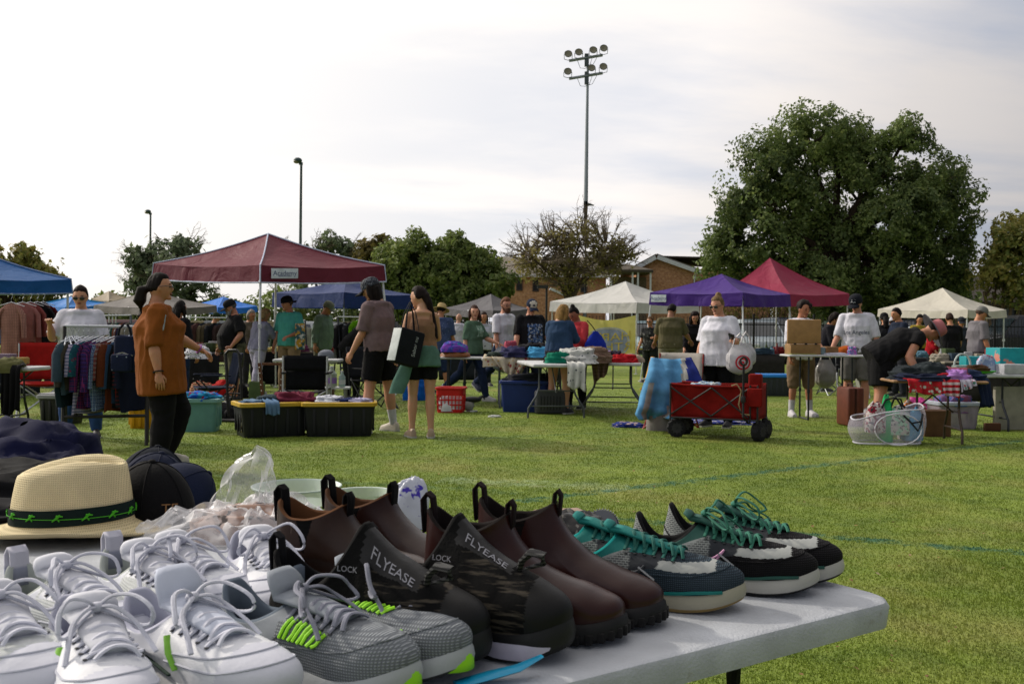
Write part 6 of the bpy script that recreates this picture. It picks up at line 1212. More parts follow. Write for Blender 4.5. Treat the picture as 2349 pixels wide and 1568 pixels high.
    bg = [(2030, 21, 170, 1.62, 'f', '#17181c', ('ponytail', '#120e0d'), ('cap', '#121317'), 'person with a black cap and ponytail behind the white tee man'), (2047, 22, 150, 1.55, 'f', '#1d2a3a', ('short', '#2a1c16'), ('cap', '#b4b4bc'), 'person in a white cap near the right white canopy'),
          (2066, 18.5, -80, 1.66, 'm', '#1b2334', ('short', '#120e0d'), None, 'dark haired man in navy facing left behind the bending woman'), (2181, 20.5, 172, 1.62, 'm', '#121214', ('short', '#33211a'), None, 'person in a black tee seen from behind under the right white canopy'), (2203, 24, -10, 1.6, 'm', '#2a3038', ('short', '#1a1412'), ('cap', '#22252c'), 'person in a dark cap facing the camera beside the canopy post'),
          (2106, 26, 0, 1.68, 'f', '#8a7a2c', ('big', '#1a1412'), None, 'far person in mustard yellow under the right white canopy'), (2142, 21, 30, 1.5, 'f', '#9a1420', ('long', '#3a1a16'), None, 'person in a bright red top behind the pink sun hat'), (222, 26, 170, 1.6, 'f', '#2c2c34', ('big', '#141010'), None, 'dark haired head beyond the hanging shirts on the rack'),
          (98, 19, 160, 1.5, 'f', '#7a6a68', ('bob', '#5a4436'), None, 'person in dusty rose behind the coats at the left'), (488, 24, 120, 1.55, 'f', '#2b3a2a', ('short', '#2a1c16'), ('cap', '#22301f'), 'small figure in dark green far behind the bearded man')]
    for k, (x, Y, yw, h, sx, c, hr_, ht, lab) in enumerate(bg):
        person(lab, px_(x, Y), yw, h, sx, 1.12, head=(14, 0), arms=((20, 8, 30, 0), (14, 9, 26, 0)), lean=4, top=(cloth(c), .5 if k % 2 else .9, .1, .7), bot=(cloth('#23252c'), 1, .012), hair=hr_, hat=ht, vox=.015)
    P['gray'] = person('man in a grey tee, navy shorts and grey cap walking right by the canopy post', px_(2243, 17.6), 96, 1.68, 'm', 1.15, .03, head=(24, 0), arms=((-4, 8, 14, 0), (2, 8, 16, 0)), top=(cloth('#6a676c'), .5, .06, .8), bot=(cloth('#1c2030'), .5, .02), hair=('short', '#4a3c34'), hat=('cap', '#6c6c6a'))
    return P
PEOPLE = people()
# ------------------------------------------------------------------ things people carry
def plastic_bag(label, c, size, mat, rz=0, target=False, seed=3):
    t = thing('plastic_bag', label, 'bag', c, rz); w, d, h = size; n, k = 28, 18; P = np.zeros((k, n, 3))
    for i in range(k):
        v = i / (k - 1)
        for j in range(n):
            a = 2 * pi * j / n; q = (sin(min(1, v * 3.2) * pi / 2) ** .6) * (1 - .42 * sm(.62, 1, v)); f = 1 + .10 * sin(a * 5 + v * 6 + seed) * v + .05 * sin(a * 11 - v * 9); P[i, j] = (w / 2 * q * f * math.copysign(abs(cos(a)) ** .8, cos(a)), d / 2 * q * f * sin(a) * (1 - .5 * sm(.5, 1, v)), h * v - h)
    m = MB(); m.grid(P, closed=True); m.add([tuple(p) for p in P[0]], [tuple(range(n - 1, -1, -1))]); o = m.build('bag_body', mat, t); m = MB()
    for s in (-1, 1): m.tube([(s * w * .26, 0, -.02), (s * w * .2, 0, .07), (s * w * .02, 0, .13), (0, 0, .14)], [.02, .014, .01, .012], 6, flat=.5)
    m.build('handle', mat, t)
    if target:
        bv = BVHTree.FromPolygons([tuple(v.co) for v in o.data.vertices], [tuple(p.vertices) for p in o.data.polygons]); m = MB(); N = 28
        for r0, r1 in ((0, .018), (.034, .052), (.068, .088)):
            for j in range(N):
                q = []
                for r, jj in ((r0, j), (r1, j), (r1, j + 1), (r0, j + 1)):
                    a = 2 * pi * jj / N; x, z = .04 + r * cos(a), -h * .58 + r * sin(a); hit = bv.ray_cast(V((x, -1, z)), V((0, 1, 0)))[0]; q.append(hit + V((0, -.003, 0)) if hit else V((x, 0, z)))
                m.add(q, [(0, 1, 2, 3)])
        m.build('red_rings', M('#b01828', bump=0, rough=.4), o)
    return t
def tote(label, c, rz, tilt):
    t = thing('tote_bag', label, 'bag', c, rz); T = Matrix.Rotation(tilt, 4, 'Y'); BKM = cloth('#17191e'); m = MB(); m.box((0, 0, -.19), (.30, .17, .38), bev=.02); m.xform(T); b = m.build('bag_body', BKM, t); m = MB(); m.box((-.153, 0, -.19), (.006, .16, .35), bev=.002); m.xform(T); m.build('white_side', M('#a9b0b0', rough=.4), b)
    m = MB(); text_mesh(m, 'Sabor nu', .042, Matrix.Translation((0.05, -.087, -.17)) @ Matrix.Rotation(R(90), 4, 'X') @ Matrix.Rotation(R(90), 4, 'Z')); m.xform(T); m.build('lettering', M('#a9adb0', bump=0), b); m = MB()
    for y in (-.05, .05): m.tube([(-.09, y, -.01), (-.06, y * .6, .18), (.0, y * .3, .30), (.05, y * .6, .18), (.08, y, -.01)], .012, 6, flat=.4)
    m.build('strap', BKM, t); return t
def carried():
    h = hand(PEOPLE['lady'], 0); WB = M('#b2b0b4', rough=.35, bump=.3, bs=20, trans=.0)
    plastic_bag('white shopping bag with red target rings held by the woman in white', h + V((.05, -.10, -.06)), (.30, .16, .36), WB, R(-14), True); plastic_bag('second white shopping bag hanging behind the target mark bag', h + V((.15, .02, -.04)), (.26, .14, .30), WB, R(20), seed=8)
    o = MB().box((0, 0, 0), (.08, .02, .15), bev=.008).build('phone', M('#0e0e10', rough=.2)); o.location = h + V((-.03, -.03, .03)); o.rotation_euler = (R(60), R(20), R(-30)); tag(o, 'black phone held by the woman in the white top', 'phone')
    h = hand(PEOPLE['la'], 1); plastic_bag('dark grey plastic bag held low by the man in the lettered tee', h + V((-.06, -.02, -.08)), (.3, .2, .42), M('#7d7a78', rough=.3, bump=.3), R(10), seed=5)
    h = hand(PEOPLE['green'], 0); plastic_bag('clear plastic bag of blue clothes carried by the green tee woman', h + V((.02, -.02, -.04)), (.38, .26, .42), M('#7b8494', kind='blotch', col2='#8b8f96', col3='#34456c', sc=.8, rough=.3), R(0), seed=6)
    c = AT(941, 772, 10.5); tote('black and white tote bag hanging from the shoulder of the tan top woman', c + V((0, 0, .07)), R(38), R(14))
    p = V(PEOPLE['tan'][0]['_pts'][4]); m = MB(); m.loft([[p + V((-.12 + .0 * q, -.10, -.02)) + V((-.14 * q + .09 * cos(a) * w, -.05 * q + .03 * sin(a) * w, -.40 * q)) for a in [2 * pi * i / 12 for i in range(12)]] for q, w in ((0, .5), (.3, .8), (.7, 1.0), (1, .9))]); o = p.copy(); o.z = 0; m.v = [tuple(V(q) - o) for q in m.v]; ob = m.build('tied_shirt', cloth('#54756a')); ob.location = o; tag(ob, 'sage green sleeve hanging from the waist of the tan top woman', 'garment')
    h = hand(PEOPLE['teal'], 0); t = thing('toy_box', 'yellow and teal box tucked under the arm of the man in turquoise', 'box', AT(688, 802, 17.1), R(-10)); m = MB(); m.box((0, 0, .23), (.16, .07, .46), bev=.01); m.build('carton', M('#b98a1a', kind='blotch', col2='#1e4a50', col3='#b5b8b4', sc=1.2, rough=.4), t)
    p = AT(1366, 790, 14.8); t = thing('drawstring_bag', 'royal blue drawstring bag on the back of the woman in coral', 'bag', p, R(20)); m = MB(); m.lathe([(.01, -.22), (.13, -.2), (.19, -.1), (.17, .02), (.10, .13), (.03, .2)], 16, sy=.55); m.build('bag_body', cloth('#142a8a', bs=20), t); m = MB(); m.tube([(0, 0, .2), (-.06, 0, .28), (-.14, 0, .36)], .008, 5); m.build('cord', M('#15151a'), t)
    pr = PEOPLE['orange']; c = V(pr[0]['_pts'][2]); m = MB(); m.tube([V((.06, -.16, .03)), V((.14, -.19, -.05)), V((.13, -.215, -.16)), V((.06, -.24, -.26))], .008, 6); ob = m.build('bag_strap', M('#8f979c', rough=.5)); ob.location = c + V((0, 0, 0)); tag(ob, 'pale narrow bag strap across the shoulder of the orange sweater', 'strap')
    for k, (i, col, lab) in enumerate(((1, '#131316', 'black wristband on the near wrist of the orange sweater woman'), (0, '#8a4a9a', 'purple wristband on the far wrist of the orange sweater woman'))):
        A = PEOPLE['orange'][2][i]; w = A[2] - A[4] * .015; T = PEOPLE['orange'][0].matrix_basis; a, b = frame(A[4]); m = MB(); m.tube([T.to_3x3() @ ((a * cos(q) + b * sin(q)) * .037) for q in np.linspace(0, 2 * pi, 14)], .006, 6); ob = m.build('wristband', M(col)); ob.location = T @ w; tag(ob, lab, 'wristband')
carried()
# ------------------------------------------------------------------ hanging clothes and the left side stalls
HANG = M('#c9cdd4', rough=.4, bump=0)
def hanging(label, p, rz, mat, h=.72, w=.42, sleeve=.3, group=None, lod=1, seed=0, col_h=None, name='hanging_shirt', cat='garment'):
    """garment on a hanger; p = point on the rod, the garment plane runs along local x"""
    t = thing(name, label, cat, p, rz, group); n, k = (24, 16) if lod else (12, 8); P = np.zeros((k, n, 3)); rng = random.Random(seed)
    for i in range(k):
        v = i / (k - 1)
        for j in range(n):
            a = 2 * pi * j / n
            if v < .12: hw = .06 + (w / 2 - .06) * (v / .12) ** .8; z = -.11 - .06 * (v / .12)
            else: q = (v - .12) / .88; hw = w / 2 * (1 + .06 * sin(q * 3 + seed) - .05 * q); z = -.17 - (h - .17) * q
            th = .022 + .028 * min(1, v * 3); fold = .014 * sin(a * 5 + seed + v * 2) * v + .009 * sin(a * 9 - seed) * v
            z += -.02 * abs(cos(a)) * (v < .15) + .012 * sin(a * 3 + seed) * (v > .95)
            P[i, j] = (hw * math.copysign(abs(cos(a)) ** .8, cos(a)), (th + fold) * sin(a) + .02 * sin(v * 3 + seed), z)
    m = MB(); m.grid(P, closed=True); m.build('garment_body', mat, t)
    if sleeve:
        for s in (-1, 1):
            m = MB(); m.tube([(s * (w / 2 - .035), 0, -.19), (s * (w / 2 + .02), -.01, -.28), (s * (w / 2 + .035), -.02 + .02 * rng.random(), -.19 - sleeve)], [.05, .058, .05], 10, flat=.6); m.build('sleeve', mat, t)
    if lod:
        m = MB(); m.tube([(0, 0, -.10), (0, 0, -.05), (.012, 0, -.03), (.02, 0, .0), (.008, 0, .014), (-.01, 0, .008)], .004, 5); m.tube([(-.17, 0, -.155), (0, 0, -.10), (.17, 0, -.155)], .006, 5); m.build('hanger', HANG, t)
    return t
def rack_frame(label, a, b, base=.28, hgt=None, mat=None):
    """two trestle ends and a rod from a to b"""
    c = (a + b) / 2; t = thing('clothes_rack', label, 'clothes rack', (c.x, c.y, 0)); d = (b - a).normalized(); n = V((-d.y, d.x, 0)); mt = mat or M('#262422', rough=.5); o = V((c.x, c.y, 0)); r = MB(); r.tube([a - o, b - o], .014, 8); r.build('rod', metal('#b8bcc0'), t)
    for e in (a, b):
        for s in (-1, 1):
            f = V((e.x, e.y, 0)) + n * s * base - o; m = MB(); m.tube([f, f.lerp(e - o, .35), e - o], .018, 6); m.build('leg', mt, t)
    m = MB(); q = .25; m.tube([V((a.x, a.y, a.z * q)) - n * base * .75 - o, V((b.x, b.y, b.z * q)) - n * base * .75 - o], .018, 6); m.build('rail', mt, t); return t
PL = lambda a, b, c=None, sc=1.0: cloth(a, kind='plaid', col2=b, col3=c or b, sc=sc)
def left_rack():
    a, b = AT(148, 752, 9.7), AT(338, 748, 9.95); a.z = b.z = 1.185; rack_frame('dark wooden clothes rack packed with plaid shirts beside the orange sweater woman', a, b, .16)
    L = [('dark slate trousers on a white hanger at the left end of the rack', cloth('#13232a'), .78, .36, 0), ('blue grey shirt second from the left end of the rack', cloth('#2f3f4c'), .66, .4, .35), ('olive grey jacket on the rack left of the striped blouse', cloth('#37352e'), .62, .42, .4), ('white and lilac striped blouse on the rack', cloth('#8a839a', kind='stripe', col2='#565a74', sc=1.6), .86, .40, .3),
         ('teal and crimson patterned shirt on the rack', cloth('#123c4a', kind='floral', col2='#5a1838', col3='#1f5a5a', sc=2.2), .6, .44, .3), ('navy and magenta plaid flannel on the rack', PL('#141a40', '#38153e', '#7a2440', 1.3), .80, .44, .45), ('purple blue plaid flannel next to the magenta plaid', PL('#191c50', '#0c1030', '#7a2a5a', 1.6), .78, .42, .45), ('light blue and white checked shirt in the middle of the rack', PL('#4a6488', '#1c3560', '#a0a8b4', 1.8), .82, .42, .42),
         ('red and cream plaid sleeve shirt on the rack', PL('#8a7a72', '#6a1c20', '#2c2a34', 1.4), .56, .42, .34), ('rust brown corduroy shirt on the rack', cloth('#54260f', kind='stripe', col2='#46200c', sc=4), .84, .40, .4), ('faded denim shirt on the rack', cloth('#253c56'), .76, .42, .42), ('black shirt on the rack beside the denim shirt', cloth('#101114'), .8, .42, .42), ('charcoal shirt with a red stripe near the right end of the rack', PL('#1a1c22', '#14161a', '#7a1c1c', .8), .8, .40, .42), ('dark navy coat at the right end of the rack', cloth('#12182a'), .84, .44, .42)]
    n = len(L)
    for i, (lab, m, h, w, sl) in enumerate(L):
        u = .10 + .80 * i / (n - 1); p = a.lerp(b, u); hanging(lab, p, R(74 - 5 * (i % 3)), m, h, w * 1.25, sl, 'shirts on the near clothes rack', 1, i)
    for k in range(5):
        p = a.lerp(b, .02 + .03 * k); t = thing('coat_hanger', 'empty white plastic hanger bunched at the left end of the rack', 'hanger', p, R(110 + 12 * k), 'empty white hangers'); m = MB(); m.tube([(0, 0, -.10), (0, 0, -.03), (.02, 0, .0), (0, 0, .014)], .005, 5); m.tube([(0, 0, -.10), (-.2, 0, -.19), (-.19, 0, -.205), (.19, 0, -.205), (.2, 0, -.19), (0, 0, -.10)], .007, 5); m.build('hook_and_bar', HANG, t)
    p = AT(290, 815, 9.55); t = thing('backpack', 'small navy backpack with pale flowers hanging on the rack', 'backpack', p, R(-12)); FB = cloth('#141c34', kind='specks', col2='#8a94a4', sc=.55); m = MB(); m.box((0, 0, .02), (.24, .12, .36), bev=.05); m.build('main_pocket', FB, t); m = MB(); m.box((0, -.085, -.07), (.21, .06, .17), bev=.025); m.build('front_pocket', FB, t); m = MB()
    for x in (-.07, .07): m.tube([(x, -.03, .19), (x * .8, -.03, .26), (x * .3, -.02, .30)], .012, 6)
    m.build('strap', cloth('#10131c'), t); m = MB(); m.tube([(-.11, -.065, .0), (0, -.07, .03), (.11, -.065, .0)], .005, 5); m.build('zip', metal('#9a9a90'), t)
    # far rack with hangers above it
    a, b = AT(236, 724, 15.5), AT(300, 723, 15.7); rack_frame('far metal clothes rack behind the near rack', a, b, .3, mat=STEEL)
    for i, c in enumerate(('#2a3f5a', '#5a2a34', '#3a3a3e', '#6a6a60', '#2c4a44', '#7a4a3a', '#23233a', '#8a8478')): hanging('%s garment on the far metal rack' % ('navy', 'wine red', 'charcoal', 'stone', 'deep green', 'rust', 'indigo', 'cream')[i], a.lerp(b, .06 + .125 * i), R(70), cloth(c), .8, .42, .3, 'garments on the far metal rack', 0, i)
    # racks of dark clothes under the far canopies
    k = 0
    for (x0, x1, Y, z, cols, what) in ((425, 520, 22, 1.42, ('#191b20', '#23252a', '#4a3230', '#20242c', '#5a5040', '#15161a', '#2a2f3a', '#3a2b2b'), 'dark garment on the long rack behind the bearded man'), (775, 845, 21, 1.45, ('#8f9296', '#131417', '#181a1e', '#9a9a9c', '#15171c', '#202624'), 'coat hanging under the navy canopy'), (640, 700, 24, 1.4, ('#3c4a3c', '#6a6258', '#2a3a3a', '#8a8a80'), 'muted shirt hanging behind the man in turquoise'), (60, 130, 20, 1.4, ('#5a1c24', '#1a1a20', '#6a2a30', '#33222a', '#20242e'), 'dark red or black garment behind the sunglasses woman')):
        a, b = AT(x0, 753, Y), AT(x1, 753, Y + .3); a.z = b.z = z; rack_frame('clothes rack holding each %s' % what, a, b, .3, mat=DKSTEEL)
        for i, c in enumerate(cols): hanging(what, a.lerp(b, (i + .5) / len(cols)), R(25 + 20 * (i % 3)), cloth(c), 1.0, .48, .5, what.split(' ')[0] + ' clothes rack ' + str(int(x0)), 0, i)
    hanging('bright lime green tee hanging under the navy canopy', AT(838, 716, 18.6), R(10), cloth('#6fae1a'), .55, .5, .2, None, 1, 4)
    # knitwear hanging from the blue canopy
    for k, (x, Y, c, w, h, rz, lab) in enumerate(((26, 13.4, '#a87a6e', .27, .88, 8, 'long dusty pink knitted cardigan hanging from the blue canopy edge'), (52, 13.7, '#8a5a56', .34, .66, 30, 'mauve ruffled sweater behind the pink cardigan'), (70, 13.9, '#7a3c3a', .3, .68, 40, 'brick pink shirt beside the mauve sweater'), (86, 14.1, '#141318', .36, .78, 45, 'black coat hanging at the right of the pink knitwear'), (100, 14.3, '#4a0f16', .34, .72, 50, 'dark red jacket at the end of the hanging row'))):
        p = AT(x, 676, Y); hanging(lab, p, R(rz), cloth(c, kind='knit', col2=None, sc=.25) if k == 0 else cloth(c), h, w, .4, 'knitwear hanging from the blue canopy', 1, k + 3, name='hanging_knit')
    # red chair, crates
    c = G(75, 958); camp_chair('red and grey camp chair with silver legs at the left', (c.x, c.y + .25), R(22), '#8a1612', metal('#9a9da0'), sc=1.05)
    o = MB().box((0, 0, .25), (.15, .06, .50), bev=.05).build('snow_sled', plastic('#b00a0c')); p = G(103, 905); o.location = (p.x, p.y - .2, .38); tag(o, 'bright red plastic sled standing on the black crate', 'sled')
    c = G(120, 975); bin_tub('black ribbed crate with a white lid under the red sled', (c.x, c.y + .25), R(-8), (.42, .36, .36), plastic('#1c1d1f'), plastic('#8a8d90'), name='plastic_crate', cat='crate', ribs=4, open_top=False)
    c = G(318, 985); bin_tub('yellow plastic crate behind the rack legs', (c.x, c.y + .25), R(6), (.36, .3, .27), plastic('#c08a08'), plastic('#c9940c'), name='plastic_crate', cat='crate', ribs=4)
    o = MB().box((0, 0, .03), (.34, .28, .05), bev=.015).build('wooden_stool_top', M('#3a1714')); p = G(322, 985); o.location = (p.x, p.y + .2, .29); tag(o, 'dark red board lying on the yellow crate', 'board')
    c = G(445, 992); bin_tub('pale teal storage bin full of bright clothes behind the orange sweater woman', (c.x + .02, c.y + .22), R(6), (.40, .34, .38), plastic('#5f8f8c'), plastic('#74a09c'), ribs=0)
    heap('cobalt and turquoise clothes on the pale teal bin', (c.x + .02, c.y + .22, .35), (.36, .3, .10), cloth('#0f4aa8', kind='blotch', col2='#1a7aa0', col3='#8a1030', sc=1.2), 90)
    heap('black duffel bag lying on the grass beside the teal bin', G(494, 962) + V((0, .2, 0)), (.5, .3, .17), cloth('#17181b'), 91, name='duffel_bag', cat='bag', rough=.12); heap('white paper resting on the black duffel bag', G(490, 955) + V((0, .25, .15)), (.3, .12, .03), M('#a9abb0'), 92, name='paper_sheet', cat='paper', rough=.06)
    # table at the far left with bag and black trousers
    folding_table('small table at the left edge under the pink knitwear', (AT(10, 753, 11.2).x, 11.3), R(0), .75, .5, .72, legm=DKSTEEL); heap('olive green rolled sleeping bag on the left edge table', AT(22, 848, 11.1) + V((0, 0, -.03)), (.32, .28, .16), cloth('#5a5a38'), 93, name='sleeping_bag', cat='bag', rough=.14)
    yv = 11.0; p0, p1 = AT(8, 860, yv), AT(50, 860, yv); p0.z = p1.z = .73; drape('black trousers hanging from the left edge table', p0, p1, (0, -1, 0), .15, (.56, .50), cloth('#0d0d10'), 4, .02); p0, p1 = AT(-30, 860, yv), AT(4, 860, yv); p0.z = p1.z = .73; drape('teal towel hanging at the left edge of the photo', p0, p1, (0, -1, 0), .1, (.45, .45), cloth('#0f6a72'), 8, .02, name='hanging_towel', cat='towel')
    for k, (x, z, d, c2, lab) in enumerate(((8, .74, (.2, .15, .12), '#6a5a6a', 'mauve box on the left edge table'), (45, .74, (.14, .12, .08), '#8a6f34', 'mustard tin on the left edge table'))): o = MB().box((0, 0, d[2] / 2), d, bev=.015).build('small_box', M(c2)); o.location = (AT(x, 753, 11.4).x, 11.45, z - .0); tag(o, lab, 'box')
def camp_goods():
    # folding chairs and trolley left of the maroon canopy posts
    c = AT(480, 753, 13.0); camp_chair('navy folding camp chair with black legs under the maroon canopy', (c.x, c.y + .2), R(-62), '#1d2436', M('#141416', rough=.5), sc=.92); heap('white printed shirt over the back of the navy camp chair', AT(455, 822, 12.6), (.26, .2, .16), cloth('#c5c5cc', kind='blotch', col2='#c5c5cc', col3='#23232a', sc=3), 95)
    for k, (x, y, s, c2, lab) in enumerate(((455, 905, (.4, .3, .2), '#8a2a22', 'red and cream striped cushion on the grass below the navy chair'), (500, 908, (.35, .3, .22), '#a31a1a', 'red gift bags heaped below the navy chair'), (535, 915, (.3, .3, .2), '#17171a', 'black bag on the grass next to the red gift bags'))): heap(lab, G(x, y) + V((0, .3, 0)), s, cloth(c2, kind='stripe', col2='#b59a7a', sc=1.4) if k == 0 else cloth(c2), 96 + k, name='soft_bag', cat='bag', rough=.2)
    p = AT(540, 753, 12.5); t = thing('hand_truck', 'black folding hand truck standing under the maroon canopy', 'trolley', (p.x, p.y, 0), R(-16)); m = MB(); F = M('#131315', rough=.5)
    for x in (-.10, .10): m.tube([(x, 0, .06), (x - .03, .02, .6), (x - .06, .03, .85)], .018, 7)
    m.tube([(-.16, .03, .85), (-.11, .03, .9), (-.0, .03, .9), (.04, .03, .85)], .018, 7); m.box((0, -.09, .02), (.3, .2, .02)); m.tube([(-.1, .01, .35), (.08, .01, .35)], .012, 6); m.build('frame', F, t); m = MB(); [m.lathe([(.01, x - .015), (.07, x - .015), (.07, x + .015), (.01, x + .015)], 14) for x in (0,)]; m.xform(Matrix.Translation((.13, .04, .07)) @ Matrix.Rotation(R(90), 4, 'Y')); m.build('wheel', TYRE, t); m = MB(); m.lathe([(.01, -.015), (.07, -.015), (.07, .015), (.01, .015)], 14); m.xform(Matrix.Translation((-.13, .04, .07)) @ Matrix.Rotation(R(90), 4, 'Y')); m.build('wheel', TYRE, t)
    o = MB().box((0, 0, .16), (.24, .16, .32), bev=.03).build('canvas_sack', cloth('#4a5a3a')); p = G(582, 922); o.location = (p.x, p.y + .2, 0); tag(o, 'olive green printed sack beside the hand truck', 'sack')
    # studded brown marquee frame
    p = AT(618, 753, 12.5); t = thing('studded_frame', 'brown wooden stand with white studs behind the canopy posts', 'stand', (p.x, p.y + .15, 0), R(-6)); W_ = M('#5a3416', rough=.6); m = MB()
    for x in (-.13, .12): m.box((x, 0, .36), (.035, .03, .74), mat=Matrix.Translation((x, 0, .37)) @ Matrix.Rotation(R(-6 if x < 0 else 3), 4, 'Y'))
    m.box((0, 0, .725), (.26, .032, .03)); m.build('wooden_frame', W_, t); m = MB(); [m.ell((x + (z - .37) * (-.105 if x < 0 else .052), -.02, z), (.009, .009, .009), n=8, k=6) for x in (-.13, .12) for z in np.arange(.08, .72, .075)]; m.build('studs', M('#b8b4a8', rough=.3), t)
    # director chair
    p = AT(698, 753, 12.2); t = thing('director_chair', 'black folding director chair with white frame seen from behind', 'folding chair', (p.x, p.y + .2, 0), R(4)); A = M('#a9acb0', rough=.35, metal=.3); FB = cloth('#101115'); w = .27
    for x in (-w, w): m = MB(); m.tube([(x, -.2, 0), (x, -.2, .84)], .014, 6); m.build('back_post', A, t); m = MB(); m.tube([(x, .22, 0), (x, .22, .62)], .014, 6); m.build('leg', A, t); m = MB(); m.box((x, .02, .63), (.05, .48, .025), bev=.008); m.build('armrest', M('#1a1a1c'), t)
    [MB().tube(q, .012, 6).build('cross_leg', A, t) for q in ([(-w, -.21, .06), (w, -.19, .42)], [(w, -.215, .06), (-w, -.195, .42)], [(-w, .22, .06), (w, .22, .42)], [(w, .23, .06), (-w, .23, .42)])]; m = MB(); m.grid(np.array([[(w * u, -.2 - .03 * (1 - u * u), .66 + .19 * v) for u in np.linspace(-1, 1, 11)] for v in np.linspace(0, 1, 5)])); o = m.build('backrest', FB, t); o.modifiers.new('s', 'SOLIDIFY').thickness = .012; m = MB(); m.grid(np.array([[(w * u, -.2 + .42 * v, .43 - .05 * (1 - u * u)) for u in np.linspace(-1, 1, 11)] for v in np.linspace(0, 1, 7)])); o = m.build('seat', FB, t); o.modifiers.new('s', 'SOLIDIFY').thickness = .012; m = MB(); m.grid(np.array([[(w * .9 * u, -.17, .66 - .24 * v) for u in np.linspace(-1, 1, 5)] for v in np.linspace(0, 1, 4)])); o = m.build('rear_pouch', FB, t); o.modifiers.new('s', 'SOLIDIFY').thickness = .006
    heap('grey cap on the white papers beyond the director chair', AT(738, 818, 13.8) + V((0, .3, -.03)), (.2, .17, .12), cloth('#6a6e78'), 99, name='grey_cap', cat='hat', rough=.05)
    folding_table('folding table behind the director chair', (AT(705, 753, 14.4).x, 14.5), R(0), .95, .5, .74, style='straight'); heap('white papers spread on the table behind the director chair', (AT(690, 753, 14.3).x, 14.3, .742), (.5, .3, .03), M('#b5b8be'), 100, name='paper_stack', cat='papers', rough=.06)
    folding_table('little side table with plastic jugs right of the director chair', (AT(772, 753, 13.2).x, 13.3), R(5), .34, .3, .40, style='straight', legm=metal('#8a8d90'), th=.02)
    for k, (x, h, r, c2, lab) in enumerate(((760, .26, .07, '#8f9a90', 'translucent plastic jug with a purple label on the side table'), (784, .20, .045, '#8aa0a0', 'clear water bottle on the side table'))): t = thing('plastic_jug' if k == 0 else 'water_bottle', lab, 'bottle', (AT(x, 753, 13.15).x, 13.2, .402)); m = MB(); m.lathe([(.01, 0), (r, .005), (r, h * .7), (r * .4, h * .9), (r * .35, h)], 14, cap=True); m.build('container', M(c2, rough=.2, alpha=.75), t); m = MB(); m.lathe([(r * 1.02, h * .2), (r * 1.02, h * .5)], 14); m.build('label', M('#7a5a9a' if k == 0 else '#b0b4b8'), t); MB().lathe([(r * .4, h), (r * .4, h + .02), (.005, h + .022)], 10).build('cap', plastic('#a9acb0'), t)
    o = MB().box((0, 0, .13), (.25, .2, .26), bev=.006).build('cardboard_box', M('#5a4028')); p = G(735, 918); o.location = (p.x, p.y + .5, 0); tag(o, 'brown box on the grass behind the director chair', 'box')
    camp_chair('dark folding chair behind the tall man in the mauve tee', (AT(858, 753, 14.6).x, 14.7), R(40), '#1a1c20', DKSTEEL); camp_chair('dark camp chair with grey legs between the boy and the lettered tee man', (AT(2025 - 0, 753, 19).x - 0.9, 19), R(10), '#1c1e22', metal('#7a7d80')); camp_chair('black camp chair under the crimson canopy', (AT(2002, 753, 18.2).x - .35, 18.2), R(-14), '#17181b', metal('#8a8d90'))
    bin_tub('dark grey bin with a bright blue lid under the purple canopy', (AT(1776, 753, 18.6).x, 18.6), R(4), (.62, .42, .40), plastic('#2c3034'), plastic('#0f6fb8'), open_top=False)
    # distant stall tables with small goods
    rng = random.Random(5); COLS = ['#8a8478', '#5a3a2a', '#2a3a4a', '#a9a59a', '#6a1c1c', '#3a4a2a', '#b0a060', '#28282c', '#7a5a3a', '#4a6a7a', '#9a9aa0', '#5a2a4a']
    NM = {'#8a8478': 'stone grey', '#5a3a2a': 'dark brown', '#2a3a4a': 'slate blue', '#a9a59a': 'cream', '#6a1c1c': 'dark red', '#3a4a2a': 'olive', '#b0a060': 'straw yellow', '#28282c': 'black', '#7a5a3a': 'tan', '#4a6a7a': 'steel blue', '#9a9aa0': 'pale grey', '#5a2a4a': 'plum'}
    for (x0, x1, Y, z, cloth_c, lab, n) in ((1672, 1790, 21, .74, '#17181c', 'dark cloth table of small goods under the purple canopy', 16), (1560, 1660, 21.5, .74, '#b08a1c', 'yellow cloth table of goods in front of the curly haired woman', 8), (2150, 2349, 17.2, .72, '#7a7468', 'long goods table behind the turquoise boxes', 18), (1480, 1530, 24, .72, '#2c2e30', 'small table by the banner', 5), (2010, 2110, 20, .72, '#3a3a3c', 'dark goods table behind the bending woman', 9), (430, 520, 19, .72, '#33343a', 'goods table left of the bearded man', 10), (600, 760, 20.5, .72, '#5a5048', 'goods table in front of the men in turquoise and sage', 12), (-10, 110, 17, .7, '#6a6468', 'goods table behind the red chair', 9), (880, 1000, 21, .7, '#4a4a4c', 'goods table beyond the tan top woman', 8), (1010, 1120, 23, .7, '#3a3c44', 'goods table under the grey and black canopy', 8)):
        a, b = AT(x0, 753, Y), AT(x1, 753, Y); w = b.x - a.x; cx = (a.x + b.x) / 2; t = folding_table(lab, (cx, Y), R(rng.uniform(-4, 4)), w, .7, z, top=M(cloth_c), legm=DKSTEEL, group='stall tables in the distance', style='straight')
        m = MB(); m.grid(np.array([[(w * (u - .5), -.352 + .012 * sin(u * w * 22) * v, z - .03 - (z - .07) * v) for u in np.linspace(0, 1, 60)] for v in np.linspace(0, 1, 5)])); o = m.build('cloth_skirt', cloth(rng.choice(['#1b1c20', '#22262c', '#2c2a28', '#1a2230'])), t); o.modifiers.new('s', 'SOLIDIFY').thickness = .006
